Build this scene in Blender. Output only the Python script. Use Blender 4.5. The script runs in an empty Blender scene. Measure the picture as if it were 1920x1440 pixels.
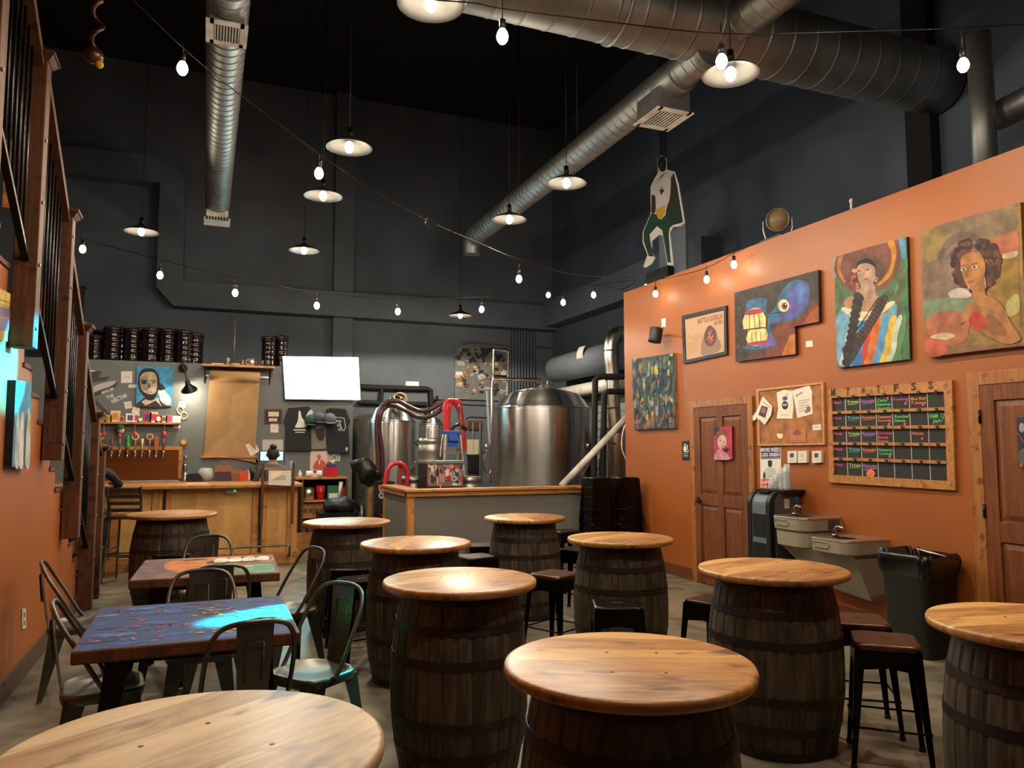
import bpy, math, random
from mathutils import Vector, Matrix, noise
random.seed(7)
R = math.radians
SC = bpy.context.scene
COL = SC.collection
# ---------------------------------------------------------------- camera, world, exposure
H = 1.6; F = 1430.0; YAW = R(21.84); PIT = R(4.72)
cd = bpy.data.cameras.new('camera'); cam = bpy.data.objects.new('camera', cd); COL.objects.link(cam)
cd.sensor_width = 36; cd.lens = 36 * F / 1920; cd.clip_start = 0.05; cd.clip_end = 100
cam.location = (0, 0, H); cam.rotation_euler = (R(90) + PIT, 0, -YAW)
SC.camera = cam
wd = bpy.data.worlds.new('world'); SC.world = wd; wd.use_nodes = True
wd.node_tree.nodes['Background'].inputs[0].default_value = (0.5, 0.6, 0.8, 1)
wd.node_tree.nodes['Background'].inputs[1].default_value = 0.004
SC.view_settings.view_transform = 'Standard'; SC.view_settings.look = 'None'
SC.view_settings.exposure = 0.0; SC.view_settings.gamma = 1.0
SC.view_settings.use_curve_mapping = False
SC.cycles.use_denoising = True
SC.cycles.max_bounces = 8; SC.cycles.sample_clamp_indirect = 3.0
SC.cycles.caustics_reflective = False; SC.cycles.caustics_refractive = False

FW = Vector((math.sin(YAW) * math.cos(PIT), math.cos(YAW) * math.cos(PIT), math.sin(PIT)))
RT = Vector((math.cos(YAW), -math.sin(YAW), 0)); UP = RT.cross(FW); C0 = Vector((0, 0, H))
def ray(px, py): return FW + RT * ((px - 960) / F) + UP * ((720 - py) / F)
def onz(px, py, z=0): d = ray(px, py); return C0 + d * ((z - H) / d.z)
def onx(px, py, x): d = ray(px, py); return C0 + d * (x / d.x)
def ony(px, py, y): d = ray(px, py); return C0 + d * (y / d.y)
def onv(px, py, a, b):   # vertical plane through plan points a and b
    n = Vector((b[1] - a[1], a[0] - b[0], 0)); d = ray(px, py)
    return C0 + d * ((Vector((a[0], a[1], 0)) - C0).dot(n) / d.dot(n))

# added teal spots, true source unknown, set in front of the stage light
def spot(name, loc, to, energy, col, size, blend, rad=0.03):
    l = bpy.data.lights.new(name, 'SPOT'); l.energy = energy; l.color = col; l.spot_size = R(size); l.spot_blend = blend; l.shadow_soft_size = rad
    o = bpy.data.objects.new(name, l); COL.objects.link(o); o.location = loc
    o.rotation_euler = (Vector(to) - Vector(loc)).to_track_quat('-Z', 'Y').to_euler(); return o
TEAL = (0.02, 0.72, 0.8)
spot('teal_patch_spot', (5.42, 6.24, 4.0), (-1.14, 5.46, 2.10), 60000, (0.0, 0.5, 1.0), 5.2, 0.6)
spot('teal_patch_spot', (5.42, 6.22, 4.0), (0.98, 7.05, 0.93), 5000, TEAL, 5.0, 0.3)
spot('teal_patch_spot', (5.42, 6.2, 4.0), (0.34, 4.12, 0.76), 60000, (0.0, 1.0, 0.6), 3.4, 0.35)
spot('teal_patch_spot', (5.42, 6.18, 4.0), (0.62, 4.25, 0.40), 2800, (0.0, 0.9, 0.8), 6.5, 0.3)
def point(name, loc, energy, col, rad):
    l = bpy.data.lights.new(name, 'POINT'); l.energy = energy; l.color = col; l.shadow_soft_size = rad
    o = bpy.data.objects.new(name, l); COL.objects.link(o); o.location = loc; return o
WARM = (1.0, 0.84, 0.62)

# ---------------------------------------------------------------- mesh builder
def lin(c):
    def f(v):
        v /= 255.0
        return v / 12.92 if v <= 0.04045 else ((v + 0.055) / 1.055) ** 2.4
    return (f(c[0]), f(c[1]), f(c[2]), 1.0)

class MB:
    def __init__(s, loc=(0, 0, 0)): s.v = []; s.f = []; s.m = []; s.sm = []; s.c = []; s.loc = Vector(loc)
    def add(s, vs, fs, mi=0, smooth=False, col=(200, 200, 200)):
        n = len(s.v); s.v += [Vector(p) - s.loc for p in vs]
        for f in fs:
            s.f.append([i + n for i in f]); s.m.append(mi); s.sm.append(smooth); s.c.append(col)
        return s
    def box(s, x0, x1, y0, y1, z0, z1, mi=0, col=(200, 200, 200), mat=None):
        vs = [Vector((x, y, z)) for z in (z0, z1) for y in (y0, y1) for x in (x0, x1)]
        if mat: vs = [mat @ v for v in vs]
        return s.add(vs, [(0, 2, 3, 1), (4, 5, 7, 6), (0, 1, 5, 4), (2, 6, 7, 3), (0, 4, 6, 2), (1, 3, 7, 5)], mi, False, col)
    def frustum(s, c0, w0, d0, c1, w1, d1, mi=0, col=(200, 200, 200), rz=0):   # tapered box between two centres
        q = Matrix.Rotation(rz, 3, 'Z'); vs = []
        for c, w, d in ((c0, w0, d0), (c1, w1, d1)):
            for a, b in ((-1, -1), (1, -1), (1, 1), (-1, 1)): vs.append(Vector(c) + q @ Vector((a * w / 2, b * d / 2, 0)))
        return s.add(vs, [(3, 2, 1, 0), (4, 5, 6, 7), (0, 1, 5, 4), (1, 2, 6, 5), (2, 3, 7, 6), (3, 0, 4, 7)], mi, False, col)
    def lathe(s, prof, c=(0, 0, 0), n=24, mi=0, col=(200, 200, 200), smooth=True, axis=None, colf=None, rf=None):
        c = Vector(c)
        q = Vector((0, 0, 1)).rotation_difference(Vector(axis).normalized()).to_matrix() if axis else None
        vs = []
        for r, z in prof:
            for i in range(n):
                a = 2 * math.pi * i / n; rr = r + (rf(i, z) if rf else 0)
                p = Vector((rr * math.cos(a), rr * math.sin(a), z)); vs.append(c + (q @ p if q else p))
        m = len(prof); base = len(s.v); s.v += [p - s.loc for p in vs]
        for j in range(m - 1):
            for i in range(n):
                k = (i + 1) % n; s.f.append([base + j * n + i, base + j * n + k, base + (j + 1) * n + k, base + (j + 1) * n + i])
                s.m.append(mi); s.sm.append(smooth); s.c.append(colf(i, j) if colf else col)
        for j, rev in ((0, True), (m - 1, False)):
            if prof[j][0] > 1e-5:
                f = [base + j * n + i for i in range(n)]
                s.f.append(f[::-1] if rev else f); s.m.append(mi); s.sm.append(False); s.c.append(col)
        return s
    def cyl(s, p0, p1, r0, r1=None, n=16, mi=0, col=(200, 200, 200)):
        p0 = Vector(p0); p1 = Vector(p1); d = p1 - p0
        return s.lathe([(r0, 0), (r0 if r1 is None else r1, d.length)], p0, n, mi, col, True, d)
    def tube(s, pts, r, n=8, mi=0, col=(200, 200, 200), closed=False, smoothpath=0):
        pts = [Vector(p) for p in pts]
        if smoothpath: pts = spline(pts, smoothpath, closed)
        vs = []; N = len(pts); nrm = None
        for i, p in enumerate(pts):
            a = pts[(i - 1) % N] if (closed or i > 0) else p; b = pts[(i + 1) % N] if (closed or i < N - 1) else p
            t = (b - a).normalized()
            if nrm is None: nrm = t.orthogonal().normalized()
            nrm = (nrm - t * nrm.dot(t)).normalized(); bi = t.cross(nrm)
            rr = r if not isinstance(r, (list, tuple)) else (lambda u: r[int(u)] + (r[min(int(u) + 1, len(r) - 1)] - r[int(u)]) * (u - int(u)))(i * (len(r) - 1) / (N - 1))
            for k in range(n):
                an = 2 * math.pi * k / n; vs.append(p + (nrm * math.cos(an) + bi * math.sin(an)) * rr)
        fs = []
        for i in range(N if closed else N - 1):
            j = (i + 1) % N
            for k in range(n): l = (k + 1) % n; fs.append((i * n + k, i * n + l, j * n + l, j * n + k))
        s.add(vs, fs, mi, True, col)
        if not closed: s.add(vs[:n], [tuple(range(n))[::-1]], mi, False, col); s.add(vs[-n:], [tuple(range(n))], mi, False, col)
        return s
    def prism(s, pts, d, mi=0, col=(200, 200, 200), smooth=False, sidecol=None):   # 3-D outline pushed along vector d
        n = len(pts); d = Vector(d); a = [Vector(p) for p in pts]; b = [p + d for p in a]
        s.add(a, [tuple(range(n))], mi, False, col); s.add(b, [tuple(range(n))[::-1]], mi, False, sidecol or col)
        s.add(a + b, [(i, i + n, (i + 1) % n + n, (i + 1) % n) for i in range(n)], mi, smooth, sidecol or col); return s
    def ball(s, c, r, sc=(1, 1, 1), n=14, mi=0, col=(200, 200, 200)):
        m = n // 2; prof = [(math.sin(math.pi * j / m) * r, -math.cos(math.pi * j / m) * r) for j in range(m + 1)]
        prof = [(max(a, 1e-4), b) for a, b in prof]
        t = MB(); t.lathe(prof, (0, 0, 0), n, mi, col); c = Vector(c)
        return s.add([c + Vector((v.x * sc[0], v.y * sc[1], v.z * sc[2])) for v in t.v], t.f, mi, True, col)
    def build(s, name, mats, parent=None, bevel=0, seg=2, sub=0):
        me = bpy.data.meshes.new(name); me.from_pydata([tuple(v) for v in s.v], [], s.f)
        if not isinstance(mats, (list, tuple)): mats = [mats]
        for m in mats: me.materials.append(m)
        me.polygons.foreach_set('material_index', s.m); me.polygons.foreach_set('use_smooth', s.sm)
        at = me.color_attributes.new('tint', 'FLOAT_COLOR', 'CORNER'); buf = []
        for f, c in zip(s.f, s.c): buf += list(lin(c)) * len(f)
        at.data.foreach_set('color', buf); me.validate(); me.update()
        o = bpy.data.objects.new(name, me); COL.objects.link(o)
        o.location = s.loc
        if parent: o.parent = parent; o.location = (0, 0, 0) if s.loc.length else o.location
        if bevel: b = o.modifiers.new('bevel', 'BEVEL'); b.width = bevel; b.segments = seg; b.limit_method = 'ANGLE'; b.angle_limit = R(40)
        if sub: b = o.modifiers.new('sub', 'SUBSURF'); b.levels = sub; b.render_levels = sub
        return o

def spline(p, k, closed):
    n = len(p); out = []
    for i in range(n if closed else n - 1):
        if closed: a, b, c, d = p[(i - 1) % n], p[i], p[(i + 1) % n], p[(i + 2) % n]
        else: a, b, c, d = p[max(i - 1, 0)], p[i], p[i + 1], p[min(i + 2, n - 1)]
        for j in range(k):
            t = j / k
            out.append(0.5 * ((2 * b) + (c - a) * t + (2 * a - 5 * b + 4 * c - d) * t * t + (3 * b - a - 3 * c + d) * t * t * t))
    if not closed: out.append(p[-1])
    return out

def tag(o, label, cat, group=None, kind=None):
    if label: o['label'] = label
    if cat: o['category'] = cat
    if group: o['group'] = group
    if kind: o['kind'] = kind
    return o
def thing(name, label, cat, loc=(0, 0, 0), rz=0, group=None):
    o = bpy.data.objects.new(name, None); COL.objects.link(o); o.empty_display_size = 0.1
    o.location = loc; o.rotation_euler = (0, 0, rz); return tag(o, label, cat, group)
def struct(o): o['kind'] = 'structure'; return o
def dup(root, loc, rz, label, group=None):
    r = root.copy(); COL.objects.link(r); r.location = loc; r.rotation_euler = (0, 0, rz); r['label'] = label
    if group: r['group'] = group
    for ch in root.children:
        c = ch.copy(); COL.objects.link(c); c.parent = r
        for g in ch.children:
            d = g.copy(); COL.objects.link(d); d.parent = c
    return r

# ---------------------------------------------------------------- materials
def newmat(name, rough=0.6, metal=0.0, coat=0.0):
    m = bpy.data.materials.new(name); m.use_nodes = True; nt = m.node_tree; b = nt.nodes['Principled BSDF']
    b.inputs['Roughness'].default_value = rough; b.inputs['Metallic'].default_value = metal
    b.inputs['Coat Weight'].default_value = coat; b.inputs['Coat Roughness'].default_value = 0.12
    return m, nt, b
def N(nt, t, **kw):
    n = nt.nodes.new(t)
    for k, v in kw.items():
        if k in n.inputs: n.inputs[k].default_value = v
        else: setattr(n, k, v)
    return n
def coords(nt, scale=(1, 1, 1), rot=(0, 0, 0)):
    tc = N(nt, 'ShaderNodeTexCoord'); mp = N(nt, 'ShaderNodeMapping'); mp.inputs['Scale'].default_value = scale; mp.inputs['Rotation'].default_value = rot
    nt.links.new(tc.outputs['Object'], mp.inputs[0]); return mp.outputs[0]
def ramp(nt, fac, stops):
    r = N(nt, 'ShaderNodeValToRGB'); e = r.color_ramp.elements
    while len(e) < len(stops): e.new(0.5)
    for el, (p, c) in zip(e, stops): el.position = p; el.color = lin(c)
    nt.links.new(fac, r.inputs[0]); return r.outputs[0]
def bump(nt, b, h, st=0.2, dist=0.01):
    n = N(nt, 'ShaderNodeBump'); n.inputs['Strength'].default_value = st; n.inputs['Distance'].default_value = dist
    nt.links.new(h, n.inputs['Height']); nt.links.new(n.outputs[0], b.inputs['Normal'])
def mixc(nt, fac, a, b, mode='MIX'):
    n = N(nt, 'ShaderNodeMix', data_type='RGBA', blend_type=mode)
    for i, v in ((0, fac), (6, a), (7, b)):
        if isinstance(v, (int, float)): n.inputs[i].default_value = v
        elif isinstance(v, tuple): n.inputs[i].default_value = lin(v)
        else: nt.links.new(v, n.inputs[i])
    return n.outputs[2]
def solid(name, col, rough=0.6, metal=0.0, var=0.12, nscale=6, coat=0.0, emit=None, es=0, bmp=0.0):
    m, nt, b = newmat(name, rough, metal, coat)
    no = N(nt, 'ShaderNodeTexNoise'); no.inputs['Scale'].default_value = nscale; no.inputs['Detail'].default_value = 4
    nt.links.new(coords(nt), no.inputs['Vector'])
    dk = tuple(c * (1 - var) for c in col); lt = tuple(min(255, c * (1 + var)) for c in col)
    nt.links.new(ramp(nt, no.outputs[0], [(0.3, dk), (0.7, lt)]), b.inputs['Base Color'])
    if bmp: bump(nt, b, no.outputs[0], bmp, 0.01)
    if emit: b.inputs['Emission Color'].default_value = lin(emit); b.inputs['Emission Strength'].default_value = es
    return m
def tinted(name, rough=0.6, metal=0.0, var=0.0, coat=0.0, nscale=20):   # colour comes from the mesh's own tint
    m, nt, b = newmat(name, rough, metal, coat)
    a = N(nt, 'ShaderNodeAttribute'); a.attribute_name = 'tint'; out = a.outputs['Color']
    if var:
        no = N(nt, 'ShaderNodeTexNoise'); no.inputs['Scale'].default_value = nscale; no.inputs['Detail'].default_value = 3
        nt.links.new(coords(nt), no.inputs['Vector'])
        v = int(255 * (1 - var)); g = ramp(nt, no.outputs[0], [(0.35, (v, v, v)), (0.65, (255, 255, 255))])
        out = mixc(nt, 1.0, out, g, 'MULTIPLY')
    nt.links.new(out, b.inputs['Base Color']); return m
def wood(name, stops, scale=(1.5, 14, 14), rough=0.45, planks=None, coat=0.0, knots=0.5, rot=(0, 0, 0), bmp=0.08):
    m, nt, b = newmat(name, rough, 0, coat); co = coords(nt, (1, 1, 1), rot)
    mp = N(nt, 'ShaderNodeMapping'); mp.inputs['Scale'].default_value = scale; nt.links.new(co, mp.inputs[0])
    src = mp.outputs[0]
    if planks:     # planks run along x, width planks
        sp = N(nt, 'ShaderNodeSeparateXYZ'); nt.links.new(co, sp.inputs[0])
        dv = N(nt, 'ShaderNodeMath', operation='DIVIDE'); dv.inputs[1].default_value = planks; nt.links.new(sp.outputs['Y'], dv.inputs[0])
        fl = N(nt, 'ShaderNodeMath', operation='FLOOR'); nt.links.new(dv.outputs[0], fl.inputs[0])
        wn = N(nt, 'ShaderNodeTexWhiteNoise', noise_dimensions='1D'); nt.links.new(fl.outputs[0], wn.inputs['W'])
        ad = N(nt, 'ShaderNodeVectorMath', operation='MULTIPLY_ADD'); ad.inputs[1].default_value = (9, 9, 9)
        nt.links.new(wn.outputs['Color'], ad.inputs[0]); nt.links.new(mp.outputs[0], ad.inputs[2]); src = ad.outputs[0]
    n1 = N(nt, 'ShaderNodeTexNoise'); n1.inputs['Scale'].default_value = 1.6; n1.inputs['Detail'].default_value = 7; n1.inputs['Roughness'].default_value = 0.65; n1.inputs['Distortion'].default_value = 0.9
    nt.links.new(src, n1.inputs['Vector'])
    fac = n1.outputs[0]
    if planks:
        mm = N(nt, 'ShaderNodeMath', operation='MULTIPLY_ADD'); mm.inputs[1].default_value = 0.34; mm.inputs[2].default_value = -0.17
        nt.links.new(wn.outputs['Value'], mm.inputs[0])
        a2 = N(nt, 'ShaderNodeMath', operation='ADD'); nt.links.new(fac, a2.inputs[0]); nt.links.new(mm.outputs[0], a2.inputs[1]); fac = a2.outputs[0]
    c = ramp(nt, fac, stops)
    if knots:
        n2 = N(nt, 'ShaderNodeTexNoise'); n2.inputs['Scale'].default_value = 5.0; n2.inputs['Detail'].default_value = 2
        mp2 = N(nt, 'ShaderNodeMapping'); mp2.inputs['Scale'].default_value = (1, 2.2, 2.2); nt.links.new(co, mp2.inputs[0]); nt.links.new(mp2.outputs[0], n2.inputs['Vector'])
        k = ramp(nt, n2.outputs[0], [(0.58, (255, 255, 255)), (0.70, (110, 70, 40))]); c = mixc(nt, knots, c, mixc(nt, 1.0, c, k, 'MULTIPLY'))
    nt.links.new(c, b.inputs['Base Color']); bump(nt, b, n1.outputs[0], bmp, 0.004); return m

def wall_paint(name, col, var=0.06, rough=0.7, blocks=False, low=None):
    m, nt, b = newmat(name, rough); co = coords(nt)
    n1 = N(nt, 'ShaderNodeTexNoise'); n1.inputs['Scale'].default_value = 0.9; n1.inputs['Detail'].default_value = 5; nt.links.new(co, n1.inputs['Vector'])
    c = ramp(nt, n1.outputs[0], [(0.3, tuple(v * (1 - var) for v in col)), (0.7, tuple(min(255, v * (1 + var)) for v in col))])
    n2 = N(nt, 'ShaderNodeTexNoise'); n2.inputs['Scale'].default_value = 120; nt.links.new(co, n2.inputs['Vector'])
    h = n2.outputs[0]
    if blocks:   # painted concrete blocks
        mp = N(nt, 'ShaderNodeMapping'); mp.inputs['Rotation'].default_value = blocks; nt.links.new(co, mp.inputs[0])
        br = N(nt, 'ShaderNodeTexBrick'); br.inputs['Scale'].default_value = 1; br.inputs['Brick Width'].default_value = 0.8; br.inputs['Row Height'].default_value = 0.4; br.inputs['Mortar Size'].default_value = 0.008; br.inputs['Mortar Smooth'].default_value = 0.6
        nt.links.new(mp.outputs[0], br.inputs['Vector'])
        sh = ramp(nt, br.outputs['Fac'], [(0, (255, 255, 255)), (1, (215, 215, 215))]); c = mixc(nt, 1.0, c, sh, 'MULTIPLY')
        iv = N(nt, 'ShaderNodeMath', operation='SUBTRACT'); iv.inputs[0].default_value = 1; nt.links.new(br.outputs['Fac'], iv.inputs[1]); h = iv.outputs[0]
    nt.links.new(c, b.inputs['Base Color']); bump(nt, b, h, 0.12, 0.004); return m

M = {}
M['paint'] = tinted('painted surface', 0.55, 0, 0.10, 0, 14)
M['print'] = tinted('printed paper', 0.7)
M['oil'] = tinted('oil paint on canvas', 0.7, 0, 0.22, 0, 9)
M['plastic'] = tinted('coloured plastic', 0.4)
M['tmetal'] = tinted('coloured metal', 0.35, 0.8)
M['grey'] = wall_paint('grey painted back wall', (90, 98, 110), 0.1, 0.75)
M['greyx'] = wall_paint('grey painted side wall', (74, 84, 100), 0.12, 0.75)
M['greyd'] = wall_paint('grey painted duct board', (86, 96, 108), 0.1, 0.7)
M['bar grey'] = wall_paint('slate grey cooler wall', (96, 101, 102), 0.05, 0.6)
M['counter grey'] = wall_paint('grey half wall paint', (106, 105, 101), 0.05, 0.6)
M['orange'] = wall_paint('burnt orange wall paint', (156, 86, 35), 0.035, 0.5)
M['black'] = solid('flat black ceiling', (12, 11, 14), 0.9)
M['blackm'] = solid('black painted metal', (20, 19, 19), 0.38, 0.5, 0.2)
M['blackp'] = solid('black plastic', (16, 16, 17), 0.45)
M['rubber'] = solid('black pipe insulation', (18, 19, 20), 0.75)
M['steel'] = solid('polished stainless steel', (200, 196, 188), 0.16, 1.0, 0.04)
M['tank'] = solid('brushed tank steel', (224, 224, 224), 0.3, 1.0, 0.03)
def aniso(m):
    nt = m.node_tree; b = nt.nodes['Principled BSDF']; tg = nt.nodes.new('ShaderNodeTangent'); tg.direction_type = 'RADIAL'; tg.axis = 'Z'
    nt.links.new(tg.outputs[0], b.inputs['Tangent']); b.inputs['Anisotropic'].default_value = 0.93; b.inputs['Anisotropic Rotation'].default_value = 0.25; b.inputs['Roughness'].default_value = 0.3
    no = nt.nodes.new('ShaderNodeTexNoise'); no.inputs['Scale'].default_value = 1.0; no.inputs['Detail'].default_value = 3; nt.links.new(coords(nt, (16, 16, 0.25)), no.inputs['Vector']); bump(nt, b, no.outputs[0], 0.35, 0.012)
aniso(M['tank'])
M['brushed'] = solid('brushed stainless steel', (214, 210, 200), 0.3, 1.0, 0.06)
M['keg'] = solid('dull keg steel', (160, 156, 148), 0.38, 0.9, 0.1)
M['gun'] = solid('gunmetal chair steel', (96, 92, 84), 0.36, 0.85, 0.18)
M['stool'] = solid('black bronze stool steel', (30, 25, 20), 0.26, 0.85, 0.25)
M['seat'] = solid('worn brown stool seat', (92, 62, 50), 0.34, 0.75, 0.25)
M['hoop'] = solid('rusty barrel hoop', (38, 29, 25), 0.5, 0.35, 0.35, 12)
M['galv'] = solid('galvanised duct', (150, 152, 152), 0.48, 0.88, 0.1, 3)
M['white'] = solid('white enamel', (225, 222, 214), 0.35)
M['alum'] = solid('spun aluminium shade', (66, 65, 62), 0.4, 0.6)
M['pvc'] = solid('white pvc pipe', (205, 204, 196), 0.4)
M['pine'] = wood('varnished pine tabletop', [(0.22, (128, 80, 42)), (0.42, (176, 124, 68)), (0.6, (204, 156, 92)), (0.8, (218, 176, 114))], (1.3, 7, 7), 0.36, 0.14, 0.0, 0.9, (0, 0, 0), 0.22)
M['pine2'] = wood('honey pine trim', [(0.25, (150, 96, 48)), (0.5, (186, 128, 72)), (0.8, (206, 152, 92))], (14, 14, 1.2), 0.45, None, 0.1, 0.5)
M['pineh'] = wood('pine board', [(0.25, (140, 90, 44)), (0.5, (180, 122, 66)), (0.8, (200, 146, 86))], (1.2, 14, 14), 0.45, None, 0.1, 0.6)
M['piney'] = wood('pine rail', [(0.25, (140, 88, 44)), (0.5, (182, 118, 62)), (0.8, (204, 146, 84))], (14, 1.2, 14), 0.42, None, 0.1, 0.5)
M['ply'] = wood('plywood bar front', [(0.25, (170, 122, 66)), (0.5, (204, 156, 92)), (0.8, (220, 176, 112))], (3, 3, 0.9), 0.5, None, 0.1, 0.15)
M['post'] = wood('stained cedar post', [(0.25, (52, 28, 11)), (0.5, (86, 47, 19)), (0.8, (122, 70, 31))], (16, 16, 1.2), 0.65, None, 0.0, 0.7)
M['door'] = wood('stained oak door', [(0.2, (62, 30, 10)), (0.5, (110, 58, 20)), (0.8, (148, 86, 34))], (14, 14, 0.9), 0.55, None, 0.0, 0.2)
M['pale'] = wood('paler greyed pine tabletop', [(0.22, (132, 104, 76)), (0.42, (178, 146, 108)), (0.6, (206, 178, 138)), (0.8, (218, 196, 160))], (1.3, 7, 7), 0.26, 0.14, 0.0, 0.9, (0, 0, 0), 0.22)  # copy of the pine, reflected glare put into its paler, greyer colour
M['pale'].node_tree.nodes['Principled BSDF'].inputs['Roughness'].default_value = 0.42
M['frame'] = wood('knotty pine door frame', [(0.25, (124, 74, 34)), (0.5, (158, 100, 50)), (0.8, (178, 122, 68))], (14, 14, 1.1), 0.5, None, 0.05, 0.7)
M['stave'] = None
def stave_mat():
    m, nt, b = newmat('weathered barrel staves', 0.62)
    a = N(nt, 'ShaderNodeAttribute'); a.attribute_name = 'tint'
    no = N(nt, 'ShaderNodeTexNoise'); no.inputs['Scale'].default_value = 3; no.inputs['Detail'].default_value = 6
    nt.links.new(coords(nt, (12, 12, 1.4)), no.inputs['Vector'])
    g = ramp(nt, no.outputs[0], [(0.32, (105, 98, 92)), (0.68, (255, 250, 240))])
    nt.links.new(mixc(nt, 1.0, a.outputs['Color'], g, 'MULTIPLY'), b.inputs['Base Color']); bump(nt, b, no.outputs[0], 0.3, 0.006); return m
M['stave'] = stave_mat()
def floor_mat():
    m, nt, b = newmat('sealed concrete floor', 0.32); co = coords(nt)
    n1 = N(nt, 'ShaderNodeTexNoise'); n1.inputs['Scale'].default_value = 1.1; n1.inputs['Detail'].default_value = 8; n1.inputs['Roughness'].default_value = 0.62; n1.inputs['Distortion'].default_value = 0.6
    nt.links.new(co, n1.inputs['Vector'])
    c = ramp(nt, n1.outputs[0], [(0.3, (84, 79, 68)), (0.5, (124, 118, 102)), (0.72, (158, 151, 132))])
    n2 = N(nt, 'ShaderNodeTexNoise'); n2.inputs['Scale'].default_value = 5; n2.inputs['Detail'].default_value = 5; nt.links.new(co, n2.inputs['Vector'])
    nt.links.new(mixc(nt, 0.5, c, mixc(nt, 1.0, c, ramp(nt, n2.outputs[0], [(0.35, (96, 92, 86)), (0.6, (255, 255, 255))]), 'MULTIPLY')), b.inputs['Base Color'])
    rr = N(nt, 'ShaderNodeMapRange'); rr.inputs['To Min'].default_value = 0.22; rr.inputs['To Max'].default_value = 0.5; nt.links.new(n2.outputs[0], rr.inputs[0]); nt.links.new(rr.outputs[0], b.inputs['Roughness'])
    return m
M['floor'] = floor_mat()
def bulbmat(name, col, s):
    m, nt, b = newmat(name, 0.5); b.inputs['Base Color'].default_value = (0.8, 0.8, 0.8, 1)
    b.inputs['Emission Color'].default_value = col; b.inputs['Emission Strength'].default_value = s
    m.cycles.emission_sampling = 'NONE'; return m
M['bulb'] = bulbmat('glowing bulb', (1, 0.93, 0.8, 1), 16)
M['screen'] = bulbmat('lit television screen', (0.72, 1.0, 0.97, 1), 3.2)
M['monitor'] = bulbmat('lit monitor screen', (0.1, 0.5, 0.9, 1), .9)
def glass(name, col, rough=0.05, alpha=0.35):
    m, nt, b = newmat(name, rough); b.inputs['Base Color'].default_value = lin(col); b.inputs['Alpha'].default_value = alpha; return m
M['clear'] = glass('clear plastic', (230, 235, 240), 0.12, 0.3)
M['pet'] = solid('brown plastic keg', (20, 10, 12), 0.2, 0.0, 0.3, 10, 0.3)

# ---------------------------------------------------------------- flat art and lettering
_tc = {}
def text_geo(s):
    if s in _tc: return _tc[s]
    cu = bpy.data.curves.new('t', 'FONT'); cu.body = s; cu.size = 1; cu.resolution_u = 2; cu.offset = 0.018
    ob = bpy.data.objects.new('t', cu); me = bpy.data.meshes.new_from_object(ob)
    vs = [(v.co.x, v.co.y) for v in me.vertices]; fs = [tuple(p.vertices) for p in me.polygons]
    bpy.data.objects.remove(ob); bpy.data.curves.remove(cu); bpy.data.meshes.remove(me)
    x0 = min(v[0] for v in vs); x1 = max(v[0] for v in vs); y0 = min(v[1] for v in vs); y1 = max(v[1] for v in vs)
    _tc[s] = ([((a - x0) / (x1 - x0), (b - y0) / (y1 - y0)) for a, b in vs], fs); return _tc[s]

class Art(MB):
    """flat shapes painted on one plane: ax 'x' or 'y' or 'z', p its position, sg the side the paint faces"""
    def __init__(s, ax, p, sg=-1, loc=(0, 0, 0)): super().__init__(loc); s.ax = ax; s.p = p; s.sg = sg
    def P(s, q, l=0):
        v = {'x': onx, 'y': ony, 'z': onz}[s.ax](q[0], q[1], s.p); v[{'x': 0, 'y': 1, 'z': 2}[s.ax]] += s.sg * 0.0007 * l; return v
    def poly(s, pts, col, l=1, k=0, mi=0):
        s.k = getattr(s, 'k', 0) + 1; v = [s.P(q, l + .02 * s.k) for q in pts]
        if k: v = spline(v, k, True)
        return s.add(v, [tuple(range(len(v)))], mi, False, col)
    def line(s, pts, w, col, l=1, k=0):      # stroke of w pixels
        P = [Vector((a, b, 0)) for a, b in pts]
        if k: P = spline(P, k, False)
        for i in range(len(P) - 1):
            t = (P[i + 1] - P[i]).normalized(); n = Vector((-t.y, t.x, 0)) * w / 2; t = t * w * 0.2
            s.poly([((P[i] + n - t).x, (P[i] + n - t).y), ((P[i] - n - t).x, (P[i] - n - t).y), ((P[i + 1] - n + t).x, (P[i + 1] - n + t).y), ((P[i + 1] + n + t).x, (P[i + 1] + n + t).y)], col, l)
        return s
    def ell(s, cx, cy, rx, ry, col, l=1, n=14, a=0):
        return s.poly([(cx + rx * math.cos(t) * math.cos(a) - ry * math.sin(t) * math.sin(a), cy + rx * math.cos(t) * math.sin(a) + ry * math.sin(t) * math.cos(a)) for t in [2 * math.pi * i / n for i in range(n)]], col, l)
    def text(s, st, q, col, l=2):            # q: four pixel corners, bottom-left, bottom-right, top-right, top-left
        vs, fs = text_geo(st); a, b, c, d = q; out = []
        for u, v in vs:
            out.append(s.P(((1 - v) * ((1 - u) * a[0] + u * b[0]) + v * ((1 - u) * d[0] + u * c[0]), (1 - v) * ((1 - u) * a[1] + u * b[1]) + v * ((1 - u) * d[1] + u * c[1])), l))
        return s.add(out, fs, 0, False, col)
    def board(s, q, depth, col, side=None):   # the carrier itself, pushed back from its face
        v = [s.P(p) for p in q]; d = Vector((0, 0, 0)); d[{'x': 0, 'y': 1, 'z': 2}[s.ax]] = -s.sg * depth
        return s.prism(v, d, 0, col, sidecol=side)
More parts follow.
